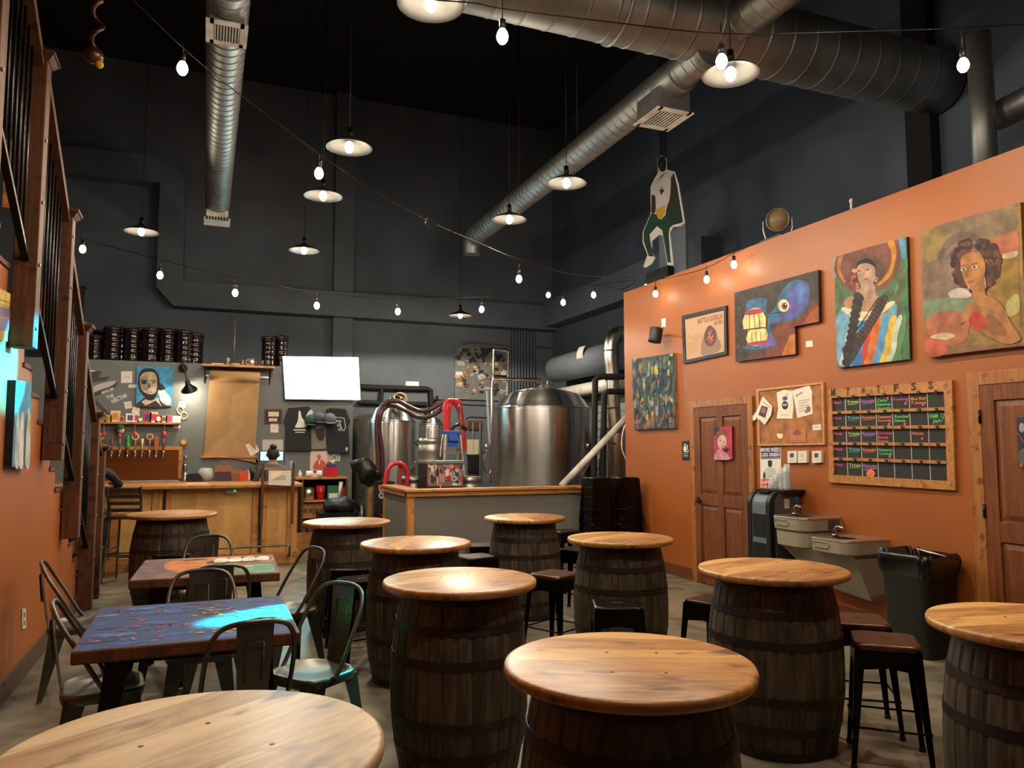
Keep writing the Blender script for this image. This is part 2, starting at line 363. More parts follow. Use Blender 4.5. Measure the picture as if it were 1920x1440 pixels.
# ================================================================ the setting
XL, XR, YB, ZC = -1.14, 5.5, 15.5, 8.85        # left wall, orange wall, back wall, ceiling
XH, YT = 7.2, 9.42                              # tall side wall, far end of the orange wall
YC, ZK = 13.3, 2.95                             # cooler wall and its top
struct(MB().box(-4, XH, -3.5, YB, -0.1, 0).build('floor', M['floor']))
struct(MB().box(-4, XH, -3.5, YB, ZC, ZC + 0.1).build('ceiling', M['black']))
struct(MB().box(-4, XH, YB, YB + 0.15, 0, ZC).build('wall_back', M['grey']))
struct(MB().box(XH, XH + 0.15, -3.5, YB, 0, ZC).build('wall_right_upper', M['greyx']))
struct(MB().box(-4.15, -4, -3.5, YB, 0, ZC).build('wall_left_upper', M['greyx']))
struct(MB().box(-4, XH, -3.65, -3.5, 0, ZC).build('wall_front', M['greyd']))
# orange restroom block (wall with its top and far end)
w = MB(); w.box(XR, XR + 0.12, -3.5, YT, 0, 3.8); w.box(XR + 0.12, XH, YT - 0.12, YT, 0, 3.8)
struct(w.build('wall_right', M['orange']))
struct(MB().box(XR + 0.12, XH, -3.5, YT - 0.12, 3.68, 3.78).build('trim_1', M['greyd']))
# pilaster on the back wall, pilasters on the tall side wall
for x0, x1, nm in ((ony(628, 300, YB).x, ony(664, 300, YB).x, 'trim_2'),):
    struct(MB().box(x0, x1, YB - 0.18, YB, 0, ZC).build(nm, M['grey']))
for a, b, nm in ((1715, 1762, 'trim_3'),):
    ya, yb = onx(a, 250, XH).y, onx(b, 250, XH).y
    struct(MB().box(XH - 0.14, XH, yb, ya, 3.78, ZC).build(nm, M['black']))
ya = onx(1238, 300, XH).y
struct(MB().box(XH - 0.14, XH, ya - 0.2, ya + 0.12, 0, ZC).build('trim_4', M['greyx']))
# boxed duct chase on back and side walls
yd = YB - 0.35
o = [(20, 262), (300, 292), (347, 335), (343, 527), (1090, 578), (1090, 622), (325, 573), (293, 538), (300, 342), (20, 312)]
struct(MB().prism([ony(a, b, yd) for a, b in o], (0, 0.35, 0)).build('trim_5', M['greyd']))
q = [ony(1036, 574, YB).z, ony(1036, 619, YB).z]
struct(MB().box(XH - 0.35, XH, YT, YB - 0.35, q[1], q[0]).build('trim_6', M['greyd']))
# cooler / bar back wall
xa, xb = -4.0, 2.36
c = MB(); c.box(xa, xb, YC, YC + 0.12, 0, ZK); c.box(xb - 0.12, xb, YC + 0.12, YB, 0, ZK); c.box(xa, xb - 0.12, YC + 0.12, YB, ZK - 0.1, ZK)
struct(c.build('wall_back_cooler', M['bar grey']))

# left orange wall below the stairs: stepped along the treads
def zst(y): return 1.5 - 0.654 * (y - 6.9)
prof = [(-3.5, 0), (9.2, 0)]; y = 9.2; z = 0.0; steps = []
while z < 4.4:
    steps.append((y, z)); z += 0.18; prof.append((y, z)); y -= 0.275; prof.append((y, z))
prof += [(-3.5, z)]
struct(MB().prism([Vector((XL, a, b)) for a, b in prof], (-0.12, 0, 0)).build('wall_left', M['orange']))
st = thing('staircase', 'wooden staircase rising along the left wall behind square newel posts', 'staircase', (-1.75, 9.2, 0))
for (y0, z0) in steps:
    MB(st.location).box(-2.35, XL + 0.012, y0 - 0.30, y0, z0 + 0.15, z0 + 0.18).build('tread', M['post'], st)
s_ = MB(st.location)
for (y0, z0) in steps: s_.box(-2.3, XL - 0.125, y0 - 0.02, y0, z0, z0 + 0.139)
s_.build('riser', M['blackp'], st)
struct(MB().box(-2.5, -2.38, -3.5, 9.2, 0, 5.0).build('wall_left_stair', M['post']))
PY = [4.36, 5.47, 6.66, 7.66, 8.74, 9.32]; PT = [4.86, 4.12, 3.45, 2.71, 1.98, 1.64]; PB = [2.95, 2.21, 1.50, 0.81, 0.0, 0.0]
xp = XL + 0.075
for i in range(6):
    y = PY[i]; w_ = 0.066
    p = MB(st.location); p.box(xp - w_, xp + w_, y - w_, y + w_, PB[i], PT[i] - 0.06); po = p.build('newel_post', M['post'], st, 0.006)
    q = MB(st.location); q.frustum((xp, y, PT[i] - 0.085), 0.145, 0.145, (xp, y, PT[i] - 0.05), 0.2, 0.2)
    q.frustum((xp, y, PT[i] - 0.05), 0.215, 0.215, (xp, y, PT[i] - 0.028), 0.215, 0.215); q.frustum((xp, y, PT[i] - 0.028), 0.19, 0.19, (xp, y, PT[i] + 0.005), 0.03, 0.03)
    q.build('post_cap', M['post'], po)
    for k in range(5):
        if PB[i] + 0.12 + k * 0.4 < PT[i] - .2: MB(st.location).cyl((xp + w_, y - 0.03, PB[i] + 0.12 + k * 0.4), (xp + w_ + 0.012, y - 0.03, PB[i] + 0.12 + k * 0.4), 0.011, n=8).build('bolt', M['keg'], po)
for i in range(5):
    ya, yb, za, zb = PY[i] + 0.066, PY[i + 1] - 0.066, PT[i] - 0.22, PT[i + 1] - 0.12 + 0.07
    zb = PT[i + 1] - 0.13; za = zb + 0.654 * (yb - ya) if i < 4 else PT[i] - 0.25
    r = MB(st.location); r.prism([Vector((xp - 0.045, ya, za)), Vector((xp - 0.045, yb, zb)), Vector((xp - 0.045, yb, zb + 0.075)), Vector((xp - 0.045, ya, za + 0.075))], (0.09, 0, 0)); r.build('handrail', M['post'], st)
    lz = lambda y: max(zst(y), 0) + 0.26
    r = MB(st.location); r.prism([Vector((xp - 0.02, ya, lz(ya))), Vector((xp - 0.02, yb, lz(yb))), Vector((xp - 0.02, yb, lz(yb) + 0.035)), Vector((xp - 0.02, ya, lz(ya) + 0.035))], (0.04, 0, 0)); r.build('bottom_rail', M['blackm'], st)
    r = MB(st.location); n = 9
    for k in range(1, n):
        t = k / n; y = ya + (yb - ya) * t; r.cyl((xp, y, lz(y)), (xp, y, za + (zb - za) * t), 0.0085, n=6)
    r.build('baluster', M['blackm'], st)
    # pine spacer block fixed on the post
    if i in (1, 2, 3):
        y = PY[i]; MB(st.location).box(xp - 0.14, xp - 0.068, y - 0.05, y + 0.05, PT[i] - 1.05, PT[i] - 0.62).build('spacer_block', M['pine2'], st)
# upper flight posts seen far behind
for k, (px, py) in enumerate(((133, 515), (150, 540))):
    p = ony(px, py, YC + .4 + k * .3); tag(MB((p.x, p.y, ZK)).box(p.x - .06, p.x + .06, p.y - .06, p.y + .06, ZK, p.z).box(p.x - .08, p.x + .08, p.y - .08, p.y + .08, p.z, p.z + .03).build('newel_post', M['hoop']), 'dark square post on the cooler roof far left, %s one' % ['taller', 'shorter'][k], 'post')
struct(MB().box(XL, XL + 0.02, -3.5, 9.0, 0, 0.14).build('baseboard_left', solid('brown rubber baseboard', (82, 62, 48), 0.6)))
BBm = solid('rust baseboard', (104, 56, 32), 0.6)
D1 = (7.86, 6.70); D2 = (5.98, 4.98)     # y of far and near jamb outer faces (door 1) -- door 2 set below
def ywall(px, py=900): return onx(px, py, XR).y
d1a, d1b = ywall(1299), ywall(1418); d2a = ywall(1826)
for i, (a, b) in enumerate(((YT, d1a), (d1b, d2a))):
    struct(MB().box(XR - 0.02, XR, b, a, 0, 0.14).build('baseboard_right' if i == 0 else 'baseboard_right_near', BBm))

# doors
def door(n, ya, yb, ztop, fw, hinge_far, rows):
    # ya far outer edge of frame, yb near outer edge; frame lies on the wall
    d = bpy.data.objects.new('door_%d' % n, None); COL.objects.link(d); d.location = (XR, (ya + yb) / 2, 0); struct(d); L = d.location
    f = MB(L); f.box(XR - 0.03, XR, ya - fw, ya, 0, ztop + fw); f.box(XR - 0.03, XR, yb, yb + fw, 0, ztop + fw); f.box(XR - 0.032, XR, yb + fw, ya - fw, ztop, ztop + fw)
    f.build('door_frame', M['frame'], d, 0.004)
    a, b = ya - fw, yb + fw; st_ = 0.11; x1 = XR - 0.012
    p = MB(L); p.box(x1, XR - 0.001, b, a, 0.01, ztop)
    mid = (a + b) / 2; cols = [(b + st_, mid - 0.05), (mid + 0.05, a - st_)]
    zz = rows
    for (y0, y1) in ((b, b + st_), (a - st_, a), (mid - 0.05, mid + 0.05)): p.box(x1 - 0.014, x1, y0, y1, 0.01, ztop)
    for (z0, z1) in [(0.01, zz[0][0])] + [(zz[i][1], zz[i + 1][0]) for i in range(len(zz) - 1)] + [(zz[-1][1], ztop)]:
        for (y0, y1) in cols: p.box(x1 - 0.014, x1, y0, y1, z0, z1)
    for (y0, y1) in cols:      # raised fields
        for (z0, z1) in zz:
            m_ = 0.05
            A = [Vector((x1, y0 + .012, z0 + .012)), Vector((x1, y1 - .012, z0 + .012)), Vector((x1, y1 - .012, z1 - .012)), Vector((x1, y0 + .012, z1 - .012))]
            B = [Vector((x1 - .011, y0 + m_, z0 + m_)), Vector((x1 - .011, y1 - m_, z0 + m_)), Vector((x1 - .011, y1 - m_, z1 - m_)), Vector((x1 - .011, y0 + m_, z1 - m_))]
            p.add(A + B, [(7, 6, 5, 4), (0, 4, 5, 1), (1, 5, 6, 2), (2, 6, 7, 3), (3, 7, 4, 0)])
    p.build('door_panel', M['door'], d, 0.003)
    return d, a, b, L
D, a, b, L = door(1, d1a, d1b, 2.07, 0.085, False, [(0.2, 0.92), (1.05, 1.95)])
hy = a - 0.07
h = MB(L); h.cyl((XR - 0.026, hy, 0.97), (XR - 0.036, hy, 0.97), 0.034, n=20); h.cyl((XR - 0.03, hy, 0.97), (XR - 0.075, hy, 0.97), 0.012); h.tube([(XR - 0.072, hy, 0.97), (XR - 0.078, hy - 0.06, 0.972), (XR - 0.072, hy - 0.12, 0.965)], 0.011)
h.build('door_handle', M['blackm'], D)
D, a, b, L = door(2, d2a, d2a - 1.15, 2.07, 0.1, True, [(0.2, 0.9), (1.05, 1.95)])
for z in (0.3, 1.12, 1.83): MB(L).cyl((XR - 0.03, a + 0.004, z - 0.05), (XR - 0.03, a + 0.004, z + 0.05), 0.011, n=10).build('hinge', M['blackm'], D)

# ================================================================ barrel tables
def barrel_proto():
    t = thing('barrel_table', 'x', 'table', (0, 0, 0), 0, 'barrel tables on the concrete floor')
    Hh = 0.893; n = 150
    def rb(z): u = (z - Hh / 2) / (Hh / 2); return 0.345 - 0.058 * abs(u) ** 2.1
    prof = [(0.26, 0.0), (rb(0), 0.0)] + [(rb(Hh * k / 16), Hh * k / 16) for k in range(1, 16)] + [(rb(Hh), Hh), (0.24, Hh)]
    rn = random.Random(3); tone = []
    for i in range(30):
        v = rn.uniform(0.72, 1.2); tone.append((80 * v, 68 * v, 54 * v))
    b = MB(); b.lathe(prof, (0, 0, 0), n, 0, (80, 64, 50), False, None, lambda i, j: tone[(i // 5) % 30], lambda i, z: -0.005 if i % 5 == 0 else 0.0)
    bo = b.build('barrel', M['stave'], t)
    for z0, z1 in ((0.002, 0.045), (0.135, 0.175), (0.285, 0.325), (0.565, 0.605), (0.715, 0.755), (0.848, 0.891)):
        h = MB(); zm = (z0 + z1) / 2
        h.lathe([(rb(z0) - .003, z0), (rb(z0) + .0025, z0), (rb(z1) + .0025, z1), (rb(z1) - .003, z1)], (0, 0, 0), 60, smooth=False)
        for a in (0.15, 0.27):
            q = Vector((math.cos(a), math.sin(a), 0)); h.cyl(q * (rb(zm) + .003) + Vector((0, 0, zm)), q * (rb(zm) + .010) + Vector((0, 0, zm)), 0.008, 0.004, 8)
        h.build('hoop', M['hoop'], bo)
    b = MB(); q = Vector((math.cos(-.5), math.sin(-.5), 0)); b.cyl(q * .335 + Vector((0, 0, .44)), q * .352 + Vector((0, 0, .44)), 0.03, .026, 16); b.build('bung', M['stool'], bo)
    tp = MB(); r = 0.39
    tp.lathe([(1e-4, 0.894), (r - 0.012, 0.894), (r - 0.003, 0.899), (r, 0.908), (r, 0.921), (r - 0.004, 0.929), (r - 0.014, 0.932), (1e-4, 0.932)], (0, 0, 0), 96)
    top = tp.build('tabletop', M['pine'], t)
    sc = MB()
    for a, c in ((-.06, .1), (.1, .1), (-.06, -.12), (.1, -.12)): sc.cyl((a, c, .932), (a, c, .9328), .006, n=8)
    sc.build('screw', M['blackm'], top)
    return t
BT = [((0.0, 1.90), 1.07, 35, 'nearest barrel table at the lower left edge, its plank top greyed by painted glare and cut off below', 1),
      ((1.25, 2.14), 1.0, -25, 'barrel table in the centre foreground, its glossy top covering most of its barrel', 1),
      ((1.225, 3.77), 1.0, 10, 'tall-looking barrel table standing full in the middle, right of the blue painted table', 1),
      ((1.405, 5.33), 1.0, 60, 'barrel table right behind the middle one, near the two dark stools left of it', 1),
      ((1.215, 7.06), 1.0, 50, 'barrel table with its top lit teal, in front of the wooden shelf unit', 1),
      ((-0.29, 8.55), 1.1, 5, 'barrel table closest to the bar front, left behind the orange painted table', 1),
      ((2.88, 6.86), 1.0, 80, 'barrel table standing right in front of the grey half wall', 1),
      ((2.88, 5.03), 1.0, 20, 'barrel table in front of the stacked stools, a stool tucked at its near side', 1),
      ((2.945, 3.46), 1.03, 15, 'barrel table in front of the drinking fountains and water cooler', 1),
      ((2.99, 2.02), 1.0, -10, 'barrel table cut off by the right edge of the picture, nearest door 2', 1)]
BT[-1] = (BT[-1][0], 1.0, -10, 'barrel table cut off by the right picture edge, in front of the black bin', 1)
proto = barrel_proto()
for i, ((x, y), s, a, lab, _) in enumerate(BT):
    o = proto if i == 0 else dup(proto, (x, y, 0), R(a), lab)
    o.location = (x, y, 0); o.rotation_euler = (0, 0, R(a)); o['label'] = lab; o.scale = (s, s, 1)
    if i == 0:
        for ch in o.children:
            if ch.name.startswith('tabletop'): pale_top = ch

sl = pale_top.material_slots[0]; sl.link = 'OBJECT'; sl.material = M['pale']

# ================================================================ metal stools
def rrect(w, d, r, z, n=5):
    out = []
    for cx, cy, a0 in ((w / 2 - r, d / 2 - r, 0), (-w / 2 + r, d / 2 - r, 90), (-w / 2 + r, -d / 2 + r, 180), (w / 2 - r, -d / 2 + r, 270)):
        for k in range(n): a = R(a0 + 90 * k / (n - 1)); out.append(Vector((cx + r * math.cos(a), cy + r * math.sin(a), z)))
    return out
def loft(mb, rings, mi=0, cap=(True, True), smooth=True):
    n = len(rings[0]); vs = [v for r in rings for v in r]; fs = []
    for j in range(len(rings) - 1):
        for i in range(n): k = (i + 1) % n; fs.append((j * n + i, j * n + k, (j + 1) * n + k, (j + 1) * n + i))
    mb.add(vs, fs, mi, smooth)
    if cap[0]: mb.add(rings[0], [tuple(range(n))[::-1]], mi)
    if cap[1]: mb.add(rings[-1], [tuple(range(n))], mi)
def sheet_leg(mb, top, bot, inner, w0, w1, th=0.004):    # pressed steel angle leg: two tapering flanges
    top = Vector(top); bot = Vector(bot); sx = -1 if top.x > 0 else 1; sy = -1 if top.y > 0 else 1
    for ax in ((sx, 0), (0, sy)):
        d = Vector((ax[0], ax[1], 0)); nrm = Vector((sx if not ax[0] else 0, sy if not ax[1] else 0, 0)) * th
        a = [top, top + d * w0, bot + d * w1, bot]
        mb.prism(a, nrm)
def stool_proto(name, label, h=0.61, group='backless metal stools'):
    t = thing(name, label, 'stool', (0, 0, 0), 0, group)
    s = MB(); loft(s, [rrect(.30, .30, .035, h - .045), rrect(.312, .312, .04, h - .018), rrect(.306, .306, .045, h - .004), rrect(.286, .286, .05, h)], cap=(False, True))
    so = s.build('seat', M['seat'], t)
    s = MB(); s.add(rrect(.075, .022, .01, h + .0008), [tuple(range(20))]); s.build('handle_slot', M['blackp'], so)
    f = MB()
    for a in (0, 90, 180, 270):
        q = Matrix.Rotation(R(a), 3, 'Z'); v = [q @ Vector(p) for p in ((-.148, -.152, h - .02), (.148, -.152, h - .02), (.153, -.157, h - .10), (.11, -.157, h - .13), (0, -.157, h - .115), (-.11, -.157, h - .13), (-.153, -.157, h - .10))]
        f.prism(v, q @ Vector((0, .003, 0)))
    f.build('apron', M['stool'], t)
    b = 0.188
    for sx in (-1, 1):
        for sy in (-1, 1):
            l = MB(); sheet_leg(l, (sx * .152, sy * .152, h - .02), (sx * b, sy * b, .012), 0, .05, .022); lo = l.build('leg', M['stool'], t)
            MB().frustum((sx * (b - .011), sy * (b - .011), 0), .03, .03, (sx * (b - .011), sy * (b - .011), .02), .03, .03).build('foot', M['rubber'], lo)
    z = 0.2; e = .152 + (b - .152) * (h - z) / h
    for a in (0, 90, 180, 270):
        q = Matrix.Rotation(R(a), 3, 'Z'); MB().cyl(q @ Vector((-e, -e, z)), q @ Vector((e, -e, z)), .006, n=8).build('stretcher', M['stool'], t)
    return t
sp = stool_proto('metal_stool', 'brown seated metal stool standing free beside the right barrels, nearest of all')
def dark_seat(o):
    for ch in o.children:
        if ch.name.startswith('seat'): ch.material_slots[0].link = 'OBJECT'; ch.material_slots[0].material = M['stool']
SPOTS = [((3.31, 3.05), -42, 'nearest metal stool with brown seat, right of the barrel by the drinking fountains'),
         ((3.55, 3.46), -36, 'brown seated metal stool directly behind the nearest one, beside the black bin'),
         ((2.47, 4.36), -24, 'metal stool with a bright seat edge in front of the barrel by the stacked stools'),
         ((1.14, 6.50), -6, 'black metal stool against the near side of the teal lit barrel table'),
         ((1.13, 5.88), 12, 'metal stool squeezed between the teal lit barrel and the barrel to its right'),
         ((2.33, 6.70), 8, 'metal stool left of the barrel table that stands by the grey half wall'),
         ((2.60, 5.56), 28, 'metal stool at the left side of the barrel table by the stacked stools'),
         ((3.42, 6.80), 40, 'black stool right of the half wall barrel, behind the stool with the brown seat'),
         ((4.02, 8.30), 5, 'farthest loose black stool, between the half wall barrel and the stool stacks'),
         ((3.13, 4.22), 20, 'metal stool behind the fountain side barrel, only its left leg and edge in view'),
         ((-0.27, 7.93), 3, 'black metal stool in front of the barrel nearest the bar, behind the orange table'),
         ((2.66, 7.45), -10, 'black metal stool mostly hidden behind the barrel by the half wall')]
for i, ((x, y), a, lab) in enumerate(SPOTS):
    o = sp if i == 0 else dup(sp, (x, y, 0), R(a), lab)
    o.location = (x, y, 0); o.rotation_euler = (0, 0, R(a)); o['label'] = lab
    if i not in (0, 1, 6): dark_seat(o)
ords = ['bottom', 'second lowest', 'third lowest', 'third from top', 'second from top', 'topmost']
for si, (x, y, a, nm) in enumerate(((4.83, 9.02, 2, 'left'), (5.22, 8.98, -3, 'right'))):
    for k in range(6):
        o = dup(sp, (x, y, k * 0.118), R(a), '%s black metal stool of the %s stool stack by the orange wall' % (ords[k], nm), 'stacked metal stools by the half wall')
        o.scale = (0.97, 0.97, 1); dark_seat(o)

# ================================================================ bentwood style steel chairs (face +y)
def chair_proto():
    t = thing('steel_chair', 'x', 'chair', (0, 0, 0), 0, 'steel cafe chairs at the painted tables'); h = 0.45
    s = MB(); loft(s, [rrect(.36, .35, .09, h - .05), rrect(.375, .365, .1, h - .02), rrect(.368, .358, .1, h - .004), rrect(.335, .325, .09, h), rrect(.325, .315, .085, h - .004), rrect(.05, .05, .02, h - .006)], cap=(False, True))
    s.build('seat', M['gun'], t)
    for sx in (-1, 1):
        for sy in (-1, 1):
            l = MB(); sheet_leg(l, (sx * .165, sy * .16, h - .03), (sx * .205, sy * .21, .01), 0, .095, .03); l.build('leg', M['gun'], t)
    f = MB(); f.tube([(.188, .03, .43), (.190, -.02, .50), (.19, -.09, .62), (.178, -.17, .75), (.14, -.212, .825), (.07, -.228, .85), (0, -.231, .853), (-.07, -.228, .85), (-.14, -.212, .825), (-.178, -.17, .75), (-.19, -.09, .62), (-.190, -.02, .50), (-.188, .03, .43)], .0115, 8, smoothpath=4)
    f.build('back_frame', M['gun'], t)
    b = MB(); pr_ = [(.062, -.165, .415), (.062, -.185, .50), (.072, -.212, .68), (.078, -.228, .845)]
    L_ = [Vector((-a, b_, c)) for a, b_, c in pr_]; Rr = [Vector((a, b_, c)) for a, b_, c in pr_]; th = Vector((0, -.004, 0))
    vs = L_ + Rr + [p + th for p in L_] + [p + th for p in Rr]; fs = []
    for k in range(3): fs += [(k, k + 1, 5 + k, 4 + k), (8 + k, 12 + k, 13 + k, 9 + k), (k, 8 + k, 9 + k, k + 1), (4 + k, 5 + k, 13 + k, 12 + k)]
    fs += [(3, 11, 15, 7), (0, 4, 12, 8)]
    b.add(vs, fs); bo = b.build('back_splat', M['gun'], t)
    e = MB(); e.tube([(-.035, -.219, .60), (-.035, -.236, .77), (.035, -.236, .77), (.035, -.219, .60)], .0035, 6); e.tube([(-.035, -.2105, .60), (-.035, -.2175, .77), (.035, -.2175, .77), (.035, -.2105, .60)], .0035, 6)
    e.build('embossed_line', M['gun'], bo)
    return t
cp = chair_proto()
CH = [((-0.74, 5.86), -84, 'steel chair against the left wall, farther of the two facing right'),
      ((-0.43, 4.32), -84, 'steel chair at the left end of the blue table, its back loop lit teal'),
      ((0.01, 4.86), 180, 'steel chair tucked under the far side of the blue table'),
      ((0.10, 5.46), 4, 'steel chair on the near side of the orange painted table, back towards the viewer'),
      ((0.55, 4.17), 128, 'steel chair right of the blue table with a teal lit seat'),
      ((0.58, 5.80), 112, 'steel chair at the right end of the orange painted table seen edge on'),
      ((0.20, 3.74), 6, 'steel chair at the near side of the blue table, dark back covering its edge'),
      ((0.04, 6.79), 176, 'steel chair on the far side of the orange table, facing the viewer')]
for i, ((x, y), a, lab) in enumerate(CH):
    o = cp if i == 0 else dup(cp, (x, y, 0), R(a), lab)
    o.location = (x, y, 0); o.rotation_euler = (0, 0, R(a)); o['label'] = lab

# ================================================================ painted tables
def painted_table(cx, cy, w, d, label, rz):
    t = thing('painted_table', label, 'table', (cx, cy, 0), rz)
    tp = MB(); tp.box(-w / 2, w / 2, -d / 2, d / 2, 0.70, 0.757); top = tp.build('tabletop', M['post'], t, 0.008)
    for sx in (-1, 1):
        for sy in (-1, 1):
            l = MB(); sheet_leg(l, (sx * (w / 2 - .12), sy * (d / 2 - .12), .70), (sx * (w / 2 - .05), sy * (d / 2 - .05), 0), 0, .1, .04); l.build('leg', M['blackm'], t)
    MB().box(-w / 2 + .12, w / 2 - .12, -d / 2 + .12, d / 2 - .12, .66, .70).build('apron', M['blackm'], t)
    return t, top
tb, tt = painted_table(-0.03, 4.135, .92, .93, 'square table painted deep blue with red and yellow blossoms', 0)
p = MB(); W, Dp, Z = .45, .455, .7575
p.add([(-W, -Dp, Z), (W, -Dp, Z), (W, Dp, Z), (-W, Dp, Z)], [(0, 1, 2, 3)], 0, False, (20, 64, 130))
rn = random.Random(5)
def blob(mb, x, y, r, col, l, sq=1.0, n=9, rot=0.0):
    vs = []
    for k in range(n):
        a = 2 * math.pi * k / n; rr = r * rn.uniform(.6, 1.15); u = rr * math.cos(a); v = rr * math.sin(a) * sq
        vs.append((max(-W, min(W, x + u * math.cos(rot) - v * math.sin(rot))), max(-Dp, min(Dp, y + u * math.sin(rot) + v * math.cos(rot))), Z + l * .0003))
    mb.add(vs, [tuple(range(n))], 0, False, col)
for k in range(30): blob(p, rn.uniform(-.42, .42), rn.uniform(-.42, .42), rn.uniform(.05, .12), rn.choice([(30, 84, 176), (14, 42, 104), (46, 98, 186), (70, 116, 186), (20, 34, 84)]), 1 + k % 5, .4, 12, rn.uniform(-.3, .3))
for cx, cy, rd, c, m in ((-.08, -.1, .07, (150, 48, 66), 16), (.1, .18, .08, (150, 140, 70), 18), (.14, -.3, .07, (186, 158, 70), 16), (-.35, .3, .07, (152, 74, 92), 10), (.22, .02, .07, (150, 60, 76), 10), (-.3, -.34, .1, (166, 96, 110), 12), (.05, .33, .1, (120, 60, 80), 12), (-.22, .05, .1, (150, 80, 96), 9)):
    for k in range(m): blob(p, cx + rn.gauss(0, rd), cy + rn.gauss(0, rd * .6), rn.uniform(.008, .02), c, 6 + k % 3, 1, 7)
for k in range(70): blob(p, rn.uniform(-.43, .43), rn.uniform(-.43, .43), rn.uniform(.005, .014), rn.choice([(170, 90, 100), (178, 110, 110), (150, 50, 60), (190, 160, 90), (120, 80, 120)]), 9, 1, 6)
p.build('painted_surface', M['oil'], tt)
tb, tt = painted_table(0.05, 5.92, .92, .95, 'square table painted with an orange face and white teeth', R(-2))
p = MB(); W, Dp = .45, .465
p.add([(-W, -Dp, Z), (W, -Dp, Z), (W, Dp, Z), (-W, Dp, Z)], [(0, 1, 2, 3)], 0, False, (132, 92, 84))
def tpoly(pts, col, l, k=4): v = spline([Vector((a, b, Z + l * .0003)) for a, b in pts], k, True); p.add(v, [tuple(range(len(v)))], 0, False, col)
tpoly([(-.44, .3), (-.2, .25), (-.3, -.3), (-.42, -.44)], (110, 82, 92), 1)
tpoly([(-.3, .1), (-.25, .35), (0, .44), (.4, .42), (.43, .1), (.2, -.1), (0, -.28), (-.2, -.22)], (206, 122, 46), 2)
tpoly([(-.05, -.2), (.1, 0), (.4, .05), (.42, -.3), (.2, -.42)], (88, 120, 70), 3)
tpoly([(.2, -.2), (.3, -.05), (.42, -.1), (.42, -.42), (.28, -.4)], (104, 160, 130), 4)
tpoly([(-.02, .12), (.06, .3), (.3, .4), (.43, .3), (.4, .12), (.2, .06)], (40, 34, 40), 5)
for k in range(4):
    x = .03 + k * .098; tpoly([(x, .16), (x + .012, .34), (x + .085, .36), (x + .088, .16)], (232, 226, 208), 6, 3)
tpoly([(0, -.02), (.2, .03), (.38, .04), (.36, -.03), (.15, -.06)], (172, 60, 52), 6)
tpoly([(.05, -.12), (.18, -.08), (.3, -.1), (.2, -.17)], (212, 196, 120), 6)
tpoly([(-.2, .32), (-.1, .38), (-.02, .36), (-.08, .3)], (60, 40, 30), 6)
p.build('painted_surface', M['oil'], tt)
# ================================================================ round ducts under the ceiling
def seams(mb, a, b, r, step, mi=0, col=(200, 200, 200)):
    a = Vector(a); b = Vector(b); d = (b - a); L = d.length; n = int(L / step)
    pr = [(r, 0)]
    for k in range(1, n):
        z = k * step; pr += [(r, z - .02), (r, z - .009), (r + .005, z - .005), (r + .005, z + .005), (r, z + .009), (r, z + .02)]
    pr.append((r, L)); mb.lathe(pr, a, 40, mi, col, True, d)
def hanger(x, y, z, r, root):
    m = MB(root.location); m.cyl((x, y, z + r), (x, y, ZC), .012, n=6); m.build('hanger_rod', M['hoop'], root)
def register(cx, y0, y1, ztop, z, w, root):
    b = MB(root.location); b.box(cx - w / 2, cx + w / 2, y0, y1, z, ztop); bo = b.build('outlet_box', M['galv'], root)
    f = MB(root.location)
    for a in ((cx - w / 2 - .03, cx - w / 2 + .03, y0 - .03, y1 + .03), (cx + w / 2 - .03, cx + w / 2 + .03, y0 - .03, y1 + .03), (cx - w / 2, cx + w / 2, y0 - .03, y0 + .03), (cx - w / 2, cx + w / 2, y1 - .03, y1 + .03)): f.box(*a, z - .012, z)
    fo = f.build('grille_frame', M['white'], root)
    MB(root.location).box(cx - w / 2 + .03, cx + w / 2 - .03, y0 + .03, y1 - .03, z - .002, z + .001).build('grille_back', M['blackp'], fo)
    s = MB(root.location); n = 9
    for k in range(n):
        x = cx - w / 2 + .04 + (w - .08) * k / (n - 1); s.box(x - .004, x + .004, y0 + .03, y1 - .03, z - .012, z - .003)
    s.build('grille_slats', M['white'], root)
ZD = 5.17
d = thing('round_duct', 'thick spiral duct crossing the room overhead at upper right', 'duct', (2.5, 5.6, 5.47))
dm = MB(d.location); seams(dm, (-3.9, 5.6, 5.47), (7.15, 5.6, 5.47), .33, .26); dm.build('duct_tube', M['galv'], d)
for x in (1.9, 4.4): hanger(x, 5.6, 5.47, .33, d)
e = MB(d.location); e.lathe([(.335, 0), (.35, .01), (.35, .03), (.335, .04)], (3.2, 5.6, 5.47), 40, axis=(1, 0, 0)); e.build('duct_collar', M['galv'], d)
d = thing('branch_duct', 'slim spiral duct slanting away to the back wall with a square floor register', 'duct', (4.16, 8, ZD))
dm = MB(d.location); seams(dm, (4.16, 5.5, 5.21), (4.16, 12.0, 5.19), .165, .13); dm.build('duct_tube', M['galv'], d)
e = MB(d.location); e.tube([(4.16, 11.95, 5.19), (4.16, 12.1, 5.18), (4.16, 12.2, 5.08), (4.16, 12.22, 4.9)], [.165, .165, .16, .15], 20, smoothpath=3); e.build('end_elbow', M['galv'], d)
e = MB(d.location); e.lathe([(.17, 0), (.18, .02), (.18, .3), (.17, .32)], (4.16, 5.95, 5.19), 32, axis=(0, 1, 0)); e.build('duct_collar', M['galv'], d)
qr = onz(1228, 216, 4.9); register(4.16, qr.y - .2, qr.y + .2, 5.1, 4.88, .36, d)
for y in (8.2, 10.1): hanger(4.16, y, 5.19, .165, d)
dm = thing('near_branch_duct', 'short spiral duct coming towards the viewer from the thick duct, top right', 'duct', (3.98, 4, 5.5))
